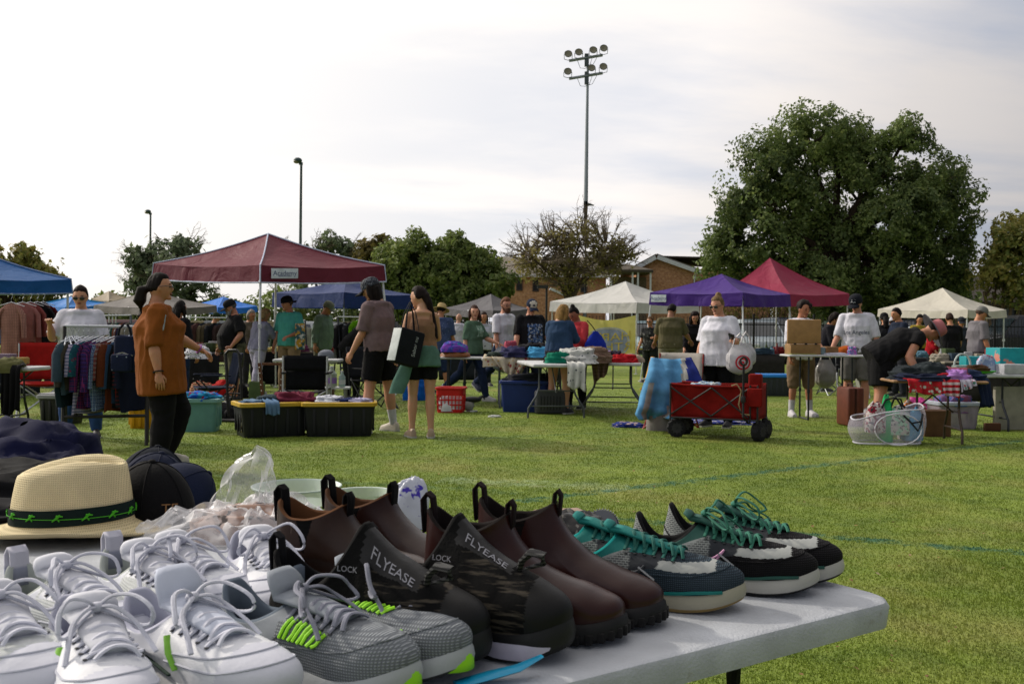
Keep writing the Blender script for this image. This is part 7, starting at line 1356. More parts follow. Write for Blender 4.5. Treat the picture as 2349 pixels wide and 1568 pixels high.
        for i in range(n):
            x = a.x + w * (i + .5) / n + rng.uniform(-.04, .04); y = Y + rng.uniform(-.26, .2); c2 = rng.choice(COLS); k = rng.choice((0, 0, 1, 2, 2)); where = 'on the ' + lab.split(' in front')[0].split(' under')[0].split(' behind')[0].split(' left')[0].split(' beyond')[0].split(' by')[0]
            if k == 0: d = (rng.uniform(.1, .24), rng.uniform(.1, .2), rng.uniform(.06, .22)); o = MB().box((0, 0, d[2] / 2), d, bev=.01, rz=rng.uniform(-.4, .4)).build('small_box', M(c2)); nm = 'box'
            elif k == 1: m = MB(); r = rng.uniform(.03, .06); h = rng.uniform(.12, .26); m.lathe([(.005, 0), (r, .0), (r, h * .6), (r * .4, h * .8), (r * .4, h), (.005, h)], 12); o = m.build('bottle', M(c2, rough=.25)); nm = 'bottle'
            else: o = heap('x', (0, 0, 0), (rng.uniform(.2, .34), rng.uniform(.18, .3), rng.uniform(.06, .16)), cloth(c2), i + int(Y), name='folded_cloth', cat='cloth'); nm = 'cloth'
            o.location = (x, y, z + .002); tag(o, '%s %s %s' % (NM[c2], {'box': 'box', 'bottle': 'bottle', 'cloth': 'folded cloth'}[nm], where), nm, 'goods ' + where)
    # tan wall, hedge and cars beyond the left canopies
    t = thing('boundary_wall', 'low tan wall beyond the canopies at the left', 'wall', (AT(450, 753, 66).x, 66, 0)); w = MB(); w.box((0, 0, .8), (44, .3, 1.6)); w.build('wall_face', M('#8a7c66', kind='brick', col2='#7a6c58', rough=.95), t); MB().box((0, 0, 1.66), (44.2, .4, .12)).build('coping', M('#9a8e7a'), t)
    for k, (px, Y, lab, c2) in enumerate(((150, 50, 'white car far behind the small blue canopy', '#b9bcc0'), (330, 50, 'dark red car far behind the wide grey canopy', '#4a1a1c'), (560, 52, 'grey car far behind the bearded man', '#6a6e74'), (760, 51, 'silver car far behind the navy canopy', '#9a9ea4'), (900, 50, 'black car far behind the tall man', '#1a1b1f'), (50, 53, 'blue car far behind the pink knitwear', '#26406a'))): car(lab, (AT(px, 753, Y).x, Y), R(8 * (-1) ** k), c2, H=1.6)
    for k, (px, r) in enumerate(((30, 2.4), (150, 2.0), (280, 2.2), (520, 2.0), (660, 2.4), (820, 2.6))):
        x0 = AT(px, 753, 74).x; t = thing('round_shrub', ('dense round shrub behind the tan wall, %s' % ('near the left edge', 'below the small blue canopy roof', 'behind the tan canopy', 'behind the bright blue canopy', 'under the maroon canopy', 'left of the wide green tree')[k]), 'shrub', (x0, 74, 0), 0, 'shrubs behind the tan wall'); rg = np.random.default_rng(k); n = 2600; u = rg.normal(size=(n, 3)); u /= np.linalg.norm(u, axis=1)[:, None]; P = u * np.array([r * 1.5, r * .9, r]) * (rg.random(n) ** .35)[:, None] * (1 + .2 * fbm(u * 2.5, 2, k))[:, None] + np.array([0, 0, r * .75]); ok = P[:, 2] > .05; quad_mesh('foliage', quads(P[ok], u[ok], .2, rg), LM1 if k % 2 else LM2, t); MB().tube([(0, 0, 0), (0, 0, r)], [.12, .06], 6).build('stem', M('#3a3026', kind='bark'), t)
left_rack(); camp_goods()
# ------------------------------------------------------------------ the shoe table in front
TT = .74
EA = G(2035, 1376, TT); EB = G(1293, 1560, TT); ED = (EB - EA); ED.z = 0; ED.normalize(); EN = V((ED.y, -ED.x, 0)); EN = EN if EN.y > 0 else -EN
def on_edge(u, n, z=TT): p = EA + ED * u + EN * n; return V((p.x, p.y, z))
def front_tables():
    wm = M('#acb0b6', kind='scuffed', rough=.46, bump=.4, bs=240, col2='#6a5a40', spec=.4)
    for (u0, n0, L, lab, nn) in ((-.028, -.004, 1.9, 'white moulded folding table covered with rows of shoes in the foreground', 0), (.62, .775, 1.9, 'white folding table under the straw hat and black caps behind the shoe table', 1)):
        c = on_edge(u0 + L / 2, n0 + .38, 0); t = thing('folding_table', lab, 'table', c, math.atan2(-ED.y, -ED.x)); m = MB(); rings = []
        for z, k, r in ((-.045, -.004, .05), (-.043, .0, .05), (-.012, .003, .05), (-.003, -.001, .05), (.0, -.008, .046)): rings.append([V((x, y, TT + z)) for x, y in rrect(L / 2 + k, .38 + k, r, 8)])
        m.loft(rings); m.build('table_top', wm, t); m = MB(); m.loft([[V((x, y, TT - .052)) for x, y in rrect(L / 2 - .02, .36, .06, 8)], [V((x, y, TT - .046)) for x, y in rrect(L / 2 - .02, .36, .06, 8)]]); m.build('under_rim', M('#8a8d92'), t)
        for s in (-1, 1):
            for y in (-1, 1): m = MB(); x = s * (L / 2 - .26); m.tube([(x, y * .26, TT - .05), (x, y * .26, .42), (x - s * .04, y * .30, .18), (x - s * .04, y * .31, 0)], .0145, 8); m.build('leg', M('#16181c', rough=.4, metal=.3), t)
            m = MB(); x = s * (L / 2 - .26); m.tube([(x, -.26, .4), (x, .26, .4)], .011, 6); m.tube([(x, 0, .4), (x - s * .42, 0, TT - .05)], .012, 6); m.build('brace', M('#16181c', rough=.4, metal=.3), t)
front_tables()
def spl(pts, k=4):
    pts = [V(p) for p in pts]; Q = [pts[0] * 2 - pts[1]] + pts + [pts[-1] * 2 - pts[-2]]; out = []
    for i in range(1, len(Q) - 2):
        for j in range(k):
            t = j / k; a, b, c, d = Q[i - 1:i + 3]; out.append((b * 2 + (c - a) * t + (a * 2 - b * 5 + c * 4 - d) * t * t + (b * 3 - a - c * 3 + d) * t ** 3) * .5)
    return out + [pts[-1]]
HWQ = [0, .12, .35, .5, .7, .86, 1.0]; HWV = [.70, .70, .64, .74, .98, 1.0, .90]
def bez(a, b, c, d, t): return a * (1 - t) ** 3 + b * 3 * t * (1 - t) ** 2 + c * 3 * t * t * (1 - t) + d * t ** 3
def shoe(label, toe, hd, L=.29, W=.105, mir=1, cat='shoe', name='sneaker', group=None, th=(.034, .022), spring=.018, zh=.098, zs=.066, zt=.098, xt=.42, xb=.03, ry=.034, toeh=.058, vz=.088, mats=None, zone=None, mid=None, outm=None, lin=None, tongue=None, laces=None, bow=True, tab=None, lug=False, swoosh=None, extra=None, flare=1.0, z0=TT, ank=None, seams=((.34, .46, 1), (.5, 0, .30)), seam_m=None):
    """one shoe, toe tip at the table pixel TOE, pointing along heading HD (degrees)"""
    a = R(hd); tp = G(toe[0], toe[1], TT) if not isinstance(toe, V) else toe; o = tp - V((cos(a), sin(a), 0)) * L; t = thing(name, label, cat, (o.x, o.y, z0 + .001), a, group)
    N, NV = 200, 56
    def hw(q):
        w = W / 2 * np.interp(q, HWQ, HWV)
        if q < .12: w *= math.sqrt(max(0, 1 - ((.12 - q) / .12) ** 2))
        if q > .78: w *= max(0, 1 - ((q - .78) / .22) ** 2.3) ** .5
        return w
    zb = lambda q: spring * max(0, (q - .70) / .30) ** 1.8 + .003 * max(0, (.1 - q) / .1); TH = lambda q: th[0] + (th[1] - th[0]) * sm(.15, .85, q); camb = lambda q: mir * .012 * sm(.35, 1, q)
    Q, O, SG = [], [], []
    for i in range(N):
        A = 2 * pi * i / N; q = (1 - cos(A)) / 2; y = hw(q) * (1 if sin(A) >= 0 else -1); Q.append(q); SG.append(1 if sin(A) >= 0 else -1); O.append(V((L * q, y + camb(q), 0)))
    # sole
    def sring(k, f): return [V((L * .5 + (p.x - L * .5) * (1 + (k - 1) * .45), camb(q) + (p.y - camb(q)) * k, zb(q) + TH(q) * f)) for p, q in zip(O, Q)]
    m = MB(); m.loft([sring(.90 * flare, 0), sring(.97 * flare, .04), sring(1.01 * flare, .22)], c1=False); m.build('outsole', outm, t)
    m = MB(); m.loft([sring(1.01 * flare, .22), sring(1.03 * flare, .5), sring(1.0 * flare, .85), sring(.97, 1.0), sring(.90, 1.02)], c0=False); m.build('midsole', mid, t)
    if lug:
        m = MB()
        sr = sring(.985 * flare, .12)
        for i in range(0, N, 5): p = sr[i]; m.box((p.x, p.y, zb(Q[i]) + .008), (.011, .011, .014), bev=.002)
        m.build('tread_lugs', outm, t)
    # upper
    C = []; P = np.zeros((NV, N, 3)); oz = [zb(q) + TH(q) - .003 for q in Q]
    for i in range(N):
        A = 2 * pi * i / N; A2 = A if A <= pi else 2 * pi - A; tc = pi * (A2 / pi) ** .6; u = tc / pi
        xc = L * (xb + (xt - xb) * (1 - cos(tc)) / 2); yc = ry * max(0, sin(tc)) ** .75 * SG[i]; zc = zs + (zh - zs) * (1 - sm(.05, .42, u)) + (zt - zs) * sm(.5, .98, u); c = V((xc, yc + camb(.3) * .3, zc)); C.append(c)
        p0 = V((O[i].x * .985 + L * .0075, camb(Q[i]) + (O[i].y - camb(Q[i])) * .94, oz[i])); ow = V((p0.x - L * .45, p0.y * 2.2, 0)); ow = ow.normalized() if ow.length > 0 else V((-1, 0, 0)); f = sm(.40, .74, Q[i])
        p1 = p0 + ow * (.008 + .006 * f) + Z_ * ((.036 if zh < .13 else .05) * (1 - f) + toeh * f); p2s = c + ow * (.010 if Q[i] > .12 else .002) - Z_ * (.030 if zh < .13 else .085); p2f = V((c.x + (p0.x - c.x) * .50, c.y + (p0.y - c.y) * .55, vz)); p2f = p2f if ank is None else V((c.x + (p0.x - c.x) * ank[0], c.y + (p0.y - c.y) * ank[0] * 1.5, ank[1])); p2 = p2s.lerp(p2f, f)
        for k in range(NV): P[k, i] = bez(p0, p1, p2, c, k / (NV - 1))
    nrm = np.zeros_like(P); wr = vnoise(P.reshape(-1, 3) * np.array([38, 22, 30]) + sum(map(ord, label)) % 17, 3).reshape(NV, N) * .0016; P[2:-1, :, 2] += wr[2:-1]; P[2:-1, :, 1] += wr[2:-1] * np.array(SG)
    mu = MB(); mu.grid(P, closed=True); mats = mats if isinstance(mats, list) else [mats]
    if zone:
        for k in range(len(mu.f)):
            q4 = mu.f[k]; a4, b4 = mu.v[q4[0]], mu.v[q4[2]]; mu.m[k] = zone((a4[0] + b4[0]) / 2 / L, (a4[1] + b4[1]) / 2, (a4[2] + b4[2]) / 2, (k // N) / (NV - 2))
    up = mu.build('upper', mats, t, sharp=60); bv = BVHTree.FromPolygons(mu.v, mu.f)
    lr = [[c + V((0, 0, 0)) for c in C]]; cen = V((L * (xb + xt) / 2, 0, 0))
    for ins, dz in ((.0035, .0025), (.0085, -.001), (.010, -.03)): lr.append([V((c.x + (cen.x - c.x) / max(.02, abs(cen.x - c.x) + abs(c.y)) * ins, c.y * (1 - ins / ry * .9), c.z + dz)) for c in C])
    fl = []
    for c, p, q in zip(C, O, Q): fl.append(V((min(p.x * .96 + .006, L * (xt + .16)), p.y * .74, zb(q) + TH(q) + .006)))
    lr.append([V(((a_.x + b_.x) / 2, (a_.y + b_.y) / 2, b_.z + (a_.z - b_.z) * .35)) for a_, b_ in zip(lr[-1], fl)]); lr.append(fl); m = MB(); m.loft(lr, c0=False); m.build('lining', lin or mats[0], t, sharp=0)
    if seams:
        for vf, qa, qb in seams:
            k = int(vf * (NV - 1)); idx = [i for i in range(N) if qa <= Q[i] <= qb]; idx = idx if qa > .1 else [i for i in range(N // 2, N) if Q[i] <= qb] + [i for i in range(N // 2) if Q[i] <= qb]; pts = [V(tuple(P[k, i])) for i in idx[::3]]; cz = V((L * .45, 0, .03))
            if len(pts) > 3: MB().tube([p + (p - cz).normalized() * .0006 for p in pts], .0013, 5).build('seam', seam_m or mats[0], up)
    def top(x, y):
        h = bv.ray_cast(V((x, y, .5)), V((0, 0, -1)))[0]; return h.z if h else .06
    if tongue:
        tl, tw, tm, tz = tongue; pts, rad = [], []
        for k in range(7): x = L * (.70 + (xt - .04 - .70) * k / 6); pts.append(V((x, camb(.5) * .5, top(min(max(x, L * (xt + .012)), L), camb(.5) * .5) + .0035 + .006 * k / 6))); rad.append(tw * (.55 + .3 * k / 6))
        e = pts[-1]; d = V((-.62 * tz, 0, 1)).normalized()
        for k in range(1, 6): pts.append(e + d * tl * k / 5 + V((-.010 * (k / 5) ** 2, 0, 0))); rad.append(tw * (.84, .85, .82, .74, .58)[k - 1])
        m = MB(); m.tube(pts, rad, 14, flat=.26); m.build('tongue', tm, t, sharp=0)
    if laces:
        lm, nl, lw, xa, xe = laces; g = .019; m = MB()
        for i in range(nl):
            x = L * (xa + (xe - xa) * i / (nl - 1)); zl, zr = top(x, g + .004), top(x, -g - .004); zm = max(top(x, 0), (zl + zr) / 2) + .007 + .003 * i / nl; dx = .007
            for sgn in ((1, -1) if i % 1 == 0 else (1,)): m.tube(spl([(x - dx * .3, -sgn * (g + .010), zr - .002), (x, -sgn * (g + .003), (zr if sgn > 0 else zl) + .004), (x + dx * .5, -sgn * g * .45, zm), (x + dx, sgn * g * .2, zm + .002), (x + dx * 1.6, sgn * (g * .8), zm - .001), (x + dx * 2.0, sgn * (g + .004), (zl if sgn > 0 else zr) + .002)], 3), lw, 6, flat=.6)
            for y in (-1, 1): m.ell((x, y * (g + .010), top(x, y * (g + .010)) + .001), (.003, .003, .0012), n=8, k=5, m=1)
        if bow:
            x = L * xe; k0 = V((x - .004, 0, top(x, 0) + .022)); rg = random.Random(sum(map(ord, label)) % 99)
            m.ell(k0, (.008, .010, .006), n=8, k=6)
            for s in (-1, 1):
                j = lambda: rg.uniform(-.007, .007)
                m.tube(spl([k0, k0 + V((.008 + j(), s * .016, .012)), k0 + V((.022 + j(), s * .034, .014 + j())), k0 + V((.040 + j(), s * .046, .002 + j())), k0 + V((.046 + j(), s * .048, -.014)), k0 + V((.034, s * .038, -.018)), k0 + V((.014, s * .018, -.008)), k0]), lw * .95, 6, flat=.65)
                m.tube(spl([k0, k0 + V((.012 + j(), s * .014, .002)), k0 + V((.028 + j(), s * .030, -.010)), k0 + V((.050 + j(), s * .040, -.026)), k0 + V((.066 + j(), s * .046, -.040))]), lw * .95, 6, flat=.65)
        m.build('laces', [lm, M('#3a3c40', rough=.4)], t)
    if tab:
        kind, tm = tab
        for x, zz, s in ((C[0].x, C[0].z, 1),) + (((C[N // 2].x, C[N // 2].z, -1),) if kind == 'both' else ()):
            m = MB(); w = {'wide': .013, 'heel': .007}.get(kind, .010); pr = [(x - .004 * s, zz - .035), (x - .007 * s, zz - .004), (x - .008 * s, zz + .012), (x - .002 * s, zz + .021), (x + .004 * s, zz + .015), (x + .006 * s, zz - .004), (x + .008 * s, zz - .03)]; m.grid(np.array([[(px, w * y, pz) for y in (-1, -.4, .4, 1)] for px, pz in pr]))
            ob = m.build('pull_tab', tm, t); ob.modifiers.new('s', 'SOLIDIFY').thickness = .003
    def side(x, z, s, off=.0012):
        h, n, _, _ = bv.ray_cast(V((x, s * .3, z)), V((0, -s, 0))); return (h + V((0, s * off, 0))) if h else None
    if swoosh:
        sm_, so_, q0, q1, zl_, zu_ = swoosh
        for s in (-1, 1):
            def sw(u, e):
                # u from tail (heel side) to tip, e 0 lower curve, 1 upper
                lo = bez(V((0, .62, 0)), V((.30, .30, 0)), V((.78, -.25, 0)), V((1.0, .92, 0)), u); hi = bez(V((0, .62, 0)), V((.45, .30, 0)), V((.80, .22, 0)), V((1.0, .92, 0)), u); v = lo.lerp(hi, e); return side(L * (q0 + (q1 - q0) * v.x), zl_ + (zu_ - zl_) * v.y, s)
            G_ = [[sw(u, e) for e in (0, .33, .66, 1)] for u in np.linspace(0, 1, 26)]
            if any(p is None for r in G_ for p in r): continue
            if sm_: m = MB(); m.grid(np.array([[tuple(p) for p in r] for r in G_])); m.build('side_mark', sm_, up)
            if so_: m = MB(); m.tube([r[0] for r in G_], .0017, 5); m.tube([r[3] for r in G_], .0017, 5); m.build('side_mark_outline', so_, up)
    if extra: extra(t, up, bv, top, side, L, C, camb)
    return t
def poly_side(side, up, pts, mat, s, L, name='side_patch', n=14):
    """patch given by lower and upper polylines in (q, z)"""
    lo, hi = pts; m = MB(); rows = []
    for u in np.linspace(0, 1, n):
        row = []
        for e in np.linspace(0, 1, 6):
            q = np.interp(u, np.linspace(0, 1, len(lo)), [p[0] for p in lo]) * (1 - e) + np.interp(u, np.linspace(0, 1, len(hi)), [p[0] for p in hi]) * e; z = np.interp(u, np.linspace(0, 1, len(lo)), [p[1] for p in lo]) * (1 - e) + np.interp(u, np.linspace(0, 1, len(hi)), [p[1] for p in hi]) * e; p = side(L * q, z, s, .0016)
            if p is None: p = V((L * q, s * .02, z))
            row.append(tuple(p))
        rows.append(row)
    m.grid(np.array(rows)); return m.build(name, mat, up)
def shoes():
    KN = lambda a, b, sc=1.0: M(a, kind='knit', col2=b, rough=.85, spec=.15, sc=sc)
    FO = lambda c: M(c, rough=.55, bump=.18, bs=160, var=.06)
    # --- teal runners and black pink runners
    def runner(label, toe, hd, k, mir):
        body, ac, li, md, la, sw, gum = k; mats = [M('#8d9290', kind='dash', col2='#23262a', rough=.85, sc=.9), KN(body, '#060607' if body != '#3c4a55' else '#1c2228', 1.7), FO('#9c9f9c'), M(ac, rough=.7, bump=.2), M('#24282e', rough=.7)]
        def zone(q, y, z, v):
            if q < .44: return 3 if v > .90 and q > .2 else 0
            if abs(y) < .027 and q < .56 and v > .55: return 3
            if q < .575 + .12 * (v - .5): return 4 if v > .45 else (0 if q < .50 else 1)
            if .575 < q < .86 and .46 - .45 * (q - .58) < v < .66 - .75 * (q - .58): return 2
            return 1
        def ex(t, up, bv, top, side, L, C, camb):
            m = MB(); [m.tube([p for p in [side(L * q, .030 + .004 * sin(q * 9), s, .001) for q in np.linspace(.62, .98, 14)] if p], .003, 5) for s in (-1,)]; m.build('toe_guard', M(ac, rough=.6), up)
            m = MB(); s = -1; pts = [side(L * (.49 + .08 * u), .066 - .018 * u, s, .0018) for u in (0, .5, 1)]
            if all(pts): m.tube(pts, .0032, 6, flat=.5); m.build('side_tag', M('#5aa83a' if mir > 0 and sw is None else '#8d8f92', rough=.4), up)
            m = MB(); T = [(q, .036) for q in (.66, .69)]
        shoe(label, toe, hd, .312, .098, mir, bow=sw is not None and sw[1] == PINK, seam_m=mats[1], mats=mats, zone=zone, mid=FO(md), outm=M(gum, rough=.8), lin=cloth(li), th=(.036, .026), tongue=(.010, .028, M(ac, rough=.8), .35), laces=(M(la, rough=.8), 6, .0028, .66, .42), tab=None, swoosh=sw, extra=ex, zh=.118, zs=.074, zt=.108, xt=.375, toeh=.042, vz=.072, group='running shoes at the right end of the table')
    PINK = M('#c48fb4', rough=.5)
    kt = ('#3c4a55', '#0d6b66', '#0e7a78', '#9a9684', '#1f5a52', (None, M('#3a3d42'), .14, .52, .034, .072), '#8a7448'); kp = ('#1c1b1e', '#1f4a42', '#141416', '#a4a39c', '#2c6a58', (None, PINK, .06, .52, .030, .076), '#1a1a1c')
    runner('black running shoe with pink outlined side mark, nearer of its pair', (1878, 1367), -17, kp, 1); runner('black running shoe behind its pink marked partner at the right end', (1934, 1335), -17, kp, -1)
    runner('teal collared grey running shoe with cream sole in front of the black runners', (1708, 1404), -17, kt, 1); runner('teal running shoe mostly hidden behind its cream soled partner', (1622, 1376), -17, kt, -1)
    # --- dark brown chelsea boots
    def chelsea(label, toe, hd, col, gore, sole, L=.295, mir=1, zh=.170, tabm='#1c1012', lug=True, tabk='both', lin='#120c0b', **kw):
        LE = M(col, rough=.34, bump=.12, bs=55, spec=.3, var=.25, vs=7); mats = [LE, cloth(gore, kind='stripe', col2='#060606', sc=7)]
        def zone(q, y, z, v): return 1 if z > zh * .48 + abs(q - .245) * 1.1 and .10 < q < .40 and abs(y) > .018 else 0
        shoe(label, toe, hd, L, .099, mir, name='chelsea_boot', cat='boot', mats=mats, zone=zone, mid=M(sole, rough=.6), outm=M(sole, rough=.75), lin=cloth(lin), th=(.040, .028), spring=.010, zh=zh, zs=zh * .84, zt=zh * .99, xt=.435, xb=.02, ry=.042, toeh=.050, vz=.086, ank=(.14, .056), seams=(), lug=lug, tab=(tabk, cloth(tabm)), flare=1.03, **kw)
    chelsea('dark brown leather chelsea boot with pull tabs, nearer of its pair', (1432, 1474), -16, '#2a0f0c', '#120909', '#0a090b', mir=1, group='dark brown chelsea boots'); chelsea('dark brown leather chelsea boot beside the teal running shoe', (1526, 1428), -16, '#2a0f0c', '#120909', '#0a090b', mir=-1, group='dark brown chelsea boots')
    chelsea('tan suede boot with black elastic behind the nearer black sock shoe', V((-.105, 1.52, TT)), -20, '#2a180e', '#0b0b0c', '#15110f', mir=1, zh=.150, tabm='#0c0b0c', lin='#543620'); chelsea('reddish brown boot right of the tan suede boot with black elastic', V((-.045, 1.61, TT)), -20, '#28120c', '#0b0b0c', '#15110f', mir=-1, zh=.154, tabm='#0c0b0c', lin='#452c1a')
    # --- black sock shoes
    def flyshoe(label, toe, hd, mir, L=.315):
        BKm = cloth('#060607', bump=.3, bs=140, spec=.15, rough=.85); mats = [BKm, M('#070708', kind='streak', col2='#4a443c', rough=.85, spec=.15, sc=1.6), M('#0c0c0d', rough=.55, bump=.12, spec=.25), M('#08080a', rough=.5, spec=.3)]
        def zone(q, y, z, v):
            if q > .84: return 2
            if abs(y) < .028 and .48 < q < .74 and v > .3: return 3
            if q > .52: return 1
            return 0
        def ex(t, up, bv, top, side, L, C, camb):
            for s in (-1, 1): poly_side(side2(t, bv, up), up, ([(.58, .012), (.72, .006), (.84, .007), (.94, .022)], [(.585, .028), (.72, .027), (.84, .029), (.945, .026)]), M('#b2aec0', rough=.4), s, L, 'white_side_mark')
            m = MB(); text_mesh(m, 'FLYEASE', .0088, Matrix.Translation((L * .62, -.022, 0)) @ Matrix.Rotation(R(-2), 4, 'Z'), sx=1.35); m.v = [(x, y, top(x, y) + .0022) for x, y, z in m.v]; m.build('lettering', M('#94949c', bump=0), up)
            m = MB(); text_mesh(m, 'LOCK', .0072, Matrix.Identity(4), sx=1.1); out = []
            for x, y, z in m.v: p = side(L * .43 + x, .122 + y, -1, .002); p = p or bv.find_nearest(V((L * .40 + x, -.05, .122 + y)))[0]; out.append(tuple(p))
            m.v = out; m.build('lettering', M('#85858c', bump=0), up)
            m = MB(); p = [side(L * q, z, -1, .003) for q, z in ((.30, .103), (.38, .108), (.46, .110), (.52, .106))]
            if all(p): m.tube(p, .009, 8, flat=.25); m.tube([side(L * q, z, 1, .003) or V((L * q, .03, z)) for q, z in ((.30, .103), (.38, .108), (.46, .110), (.52, .106))], .009, 8, flat=.25); m.build('ankle_strap', BKm, t)
            m = MB(); c = V((L * .76, -.012, top(L * .76, -.012))); m.tube([c, c + V((.006, -.006, .014)), c + V((.022, -.014, .028)), c + V((.040, -.016, .026)), c + V((.038, -.012, .014)), c + V((.012, -.006, .004))], [.0045, .006, .009, .009, .006, .004], 7, flat=.6); m.build('front_loop', M('#4a4a4a', kind='stripe', col2='#17171a', sc=9), t)
        shoe(label, toe, hd, L, .104, mir, name='sock_shoe', mats=mats, zone=zone, mid=M('#101012', rough=.55), outm=M('#0c0c0e', rough=.7), lin=cloth('#08080a'), th=(.044, .036), spring=.020, zh=.130, zs=.092, zt=.176, xt=.47, xb=.02, ry=.037, toeh=.050, vz=.090, seams=(), tab=('heel', cloth('#17171a')), extra=ex, group='black sock shoes')
    def side2(t, bv, up):
        ms = [o for o in COL.objects if o.parent == t and o.name.startswith(('midsole', 'outsole'))]; vs, fs = [], []
        for o in ms: k = len(vs); vs += [tuple(v.co) for v in o.data.vertices]; fs += [tuple(i + k for i in p.vertices) for p in o.data.polygons]
        b2 = BVHTree.FromPolygons(vs, fs)
        def f(x, z, s, off=.0016):
            h = b2.ray_cast(V((x, s * .3, z)), V((0, -s, 0)))[0]; return h + V((0, s * off, 0)) if h else None
        return f
    flyshoe('black sock shoe with white lettering, nearer of its pair', (1112, 1550), -22, 1); flyshoe('black sock shoe with a white toe side mark next to the chelsea boots', (1320, 1510), -22, -1)
    # --- grey neon runners
    def neon(label, toe, hd, mir):
        NE = M('#8fd41a', rough=.5, bump=.1); mats = [KN('#8b9095', '#5a5e64', 1.5), M('#7f858c', rough=.8, bump=.2), NE]
        def zone(q, y, z, v): return 1 if q < .42 and v > .5 or (abs(y) < .03 and q < .62 and v > .4) else 0
        def ex(t, up, bv, top, side, L, C, camb):
            for y in (-1, 1):
                m = MB()
                for i, q in enumerate((.50, .555, .61, .665)):
                    for dq in (-.012, .012):
                        pts = [V((L * (q + dq - .012 * k), y * (.026 + .0045 * k + .002 * i), 0)) for k in range(4)]; pts = [V((p.x, p.y, top(p.x, p.y) + .002)) for p in pts]; m.tube(pts, .0035, 6, flat=.6)
                m.build('neon_eyelet_loops', NE, up)
            P = np.array([[tuple(V((L * (1.006 - (w / .036) ** 2 * .10) + .003 - .024 * v * v, w + camb(1), .020 + .050 * v))) for w in np.linspace(-.036, .036, 13)] for v in np.linspace(0, 1, 7)]); ob = MB().grid(P).build('toe_bumper', NE, t); ob.modifiers.new('s', 'SOLIDIFY').thickness = .002
        shoe(label, toe, hd, .30, .102, mir, mats=mats, zone=zone, seams=((.36, .5, 1),), mid=M('#a4a8ac', rough=.5), outm=M('#2a2c30'), lin=cloth('#5a6470'), th=(.036, .026), spring=.022, tongue=(.030, .034, cloth('#868c94'), .55), laces=(M('#7d7f8c', rough=.85), 6, .0034, .69, .47), zh=.105, zs=.068, zt=.094, toeh=.045, vz=.078, extra=ex, swoosh=(M('#3a3c40'), None, .12, .46, .034, .074), group='grey and neon runners')
    neon('grey mesh running shoe with neon lace loops, nearer of its pair', (936, 1625), -32, 1); neon('grey mesh running shoe with a neon toe behind its partner', (1086, 1566), -31, -1)
    # --- white sneakers
    def white(label, toe, hd, mir, tall=False, tabk=None, perf=False, green=False, L=.29, plain=False, tz=.6, grp='white sneakers at the left of the table'):
        mats = [M('#d2d4da', rough=.6, bump=.2, bs=130, var=.05) if not plain else KN('#cccfd2', '#b2b7b4', 1.6), M('#b9bcc6', rough=.55, bump=.1, var=.04), M('#c2c4cf', rough=.7, var=.04)]
        def zone(q, y, z, v): return 1 if (q < .40 and v > .55) or (abs(y) < .032 and .42 < q < .72 and v > .45) else (2 if q > .80 else 0)
        def ex(t, up, bv, top, side, L, C, camb):
            if green:
                m = MB(); pts = [side(L * (.47 + .10 * u), .080 - .030 * u, -1, .0022) for u in (0, .5, 1)]
                if all(pts): m.tube(pts, .0045, 6, flat=.4); m.build('green_tag', M('#7ab83a', rough=.5), up)
                m = MB(); pp = [(q, .055) for q in (.3, .4)]; m.tube([p for p in [side(L * q, .050 - .012 * (q - .2) / .3, -1, .0016) for q in np.linspace(.22, .5, 8)] if p], .003, 5, flat=.5); m.build('dark_side_mark', M('#20342c'), up)
            if perf:
                m = MB()
                for i in range(5):
                    for j in range(3):
                        p = side(L * (.56 + .05 * i), .046 + .012 * j, -1, .001)
                        if p: m.ell(p, (.0022, .0012, .0022), n=7, k=5)
                m.build('vent_holes', M('#4a4c56'), up)
                m = MB()
                for j in range(7):
                    p = [side(L * (.12 + .12 * u), .050 + .006 * j, -1, .001) for u in (0, .5, 1)]
                    if all(p): m.tube(p, .0012, 4)
                m.build('side_lines', M('#8a8fa6'), up)
            p = [top(L * .52, s * .03) for s in (-1, 1)]
        shoe(label, toe, hd, L, .100, mir, mats=mats, zone=zone, seams=((.30, .5, 1), (.46, .58, 1), (.5, 0, .34), (.62, .1, .42)), seam_m=M('#a9acb8', rough=.7), mid=M('#c4c5c8', rough=.5), outm=M('#a9a49c'), lin=cloth('#a4a6b6' if not plain else '#9aa09c'), th=(.038, .028), spring=.018, tongue=(.040 if tall else .018, .036, cloth('#b6bccb' if tall else '#c0c2ca'), tz), laces=(M('#c2c4d0', rough=.85, bump=.25, bs=200), 5, .0033, .70, .47), zh=.102, zs=.068, zt=.098, toeh=.046, vz=.080, tab=tabk, extra=ex, group=grp)
    WT = M('#b4b4c0', kind='stripe', col2='#8a8ea0', sc=.4, rough=.7)
    white('white sneaker with a tall padded tongue and green tag in the front row', (640, 1690), -41, 1, tall=True, green=True, L=.31); white('white sneaker with a green tag cut off at the bottom left corner', (318, 1760), -54, -1, tall=False, green=True, L=.31)
    white('white knit sneaker with a heel loop at the left edge of the photo', (312, 1556), -35, 1, tabk=('wide', WT), plain=True, L=.285); white('white knit sneaker with a heel loop in front of the straw hat brim', (470, 1512), -44, -1, tabk=('wide', WT), plain=True, L=.285)
    white('white perforated leather sneaker left of the plastic wrapped pair', (560, 1474), -40, 1, perf=True, L=.285); white('white perforated leather sneaker against the black sock shoe', (676, 1470), -60, -1, perf=True, L=.285)
    white('white sneaker cut off by the left edge in front of the heel loop pair', (110, 1690), -46, 1, plain=True, L=.29)
shoes()
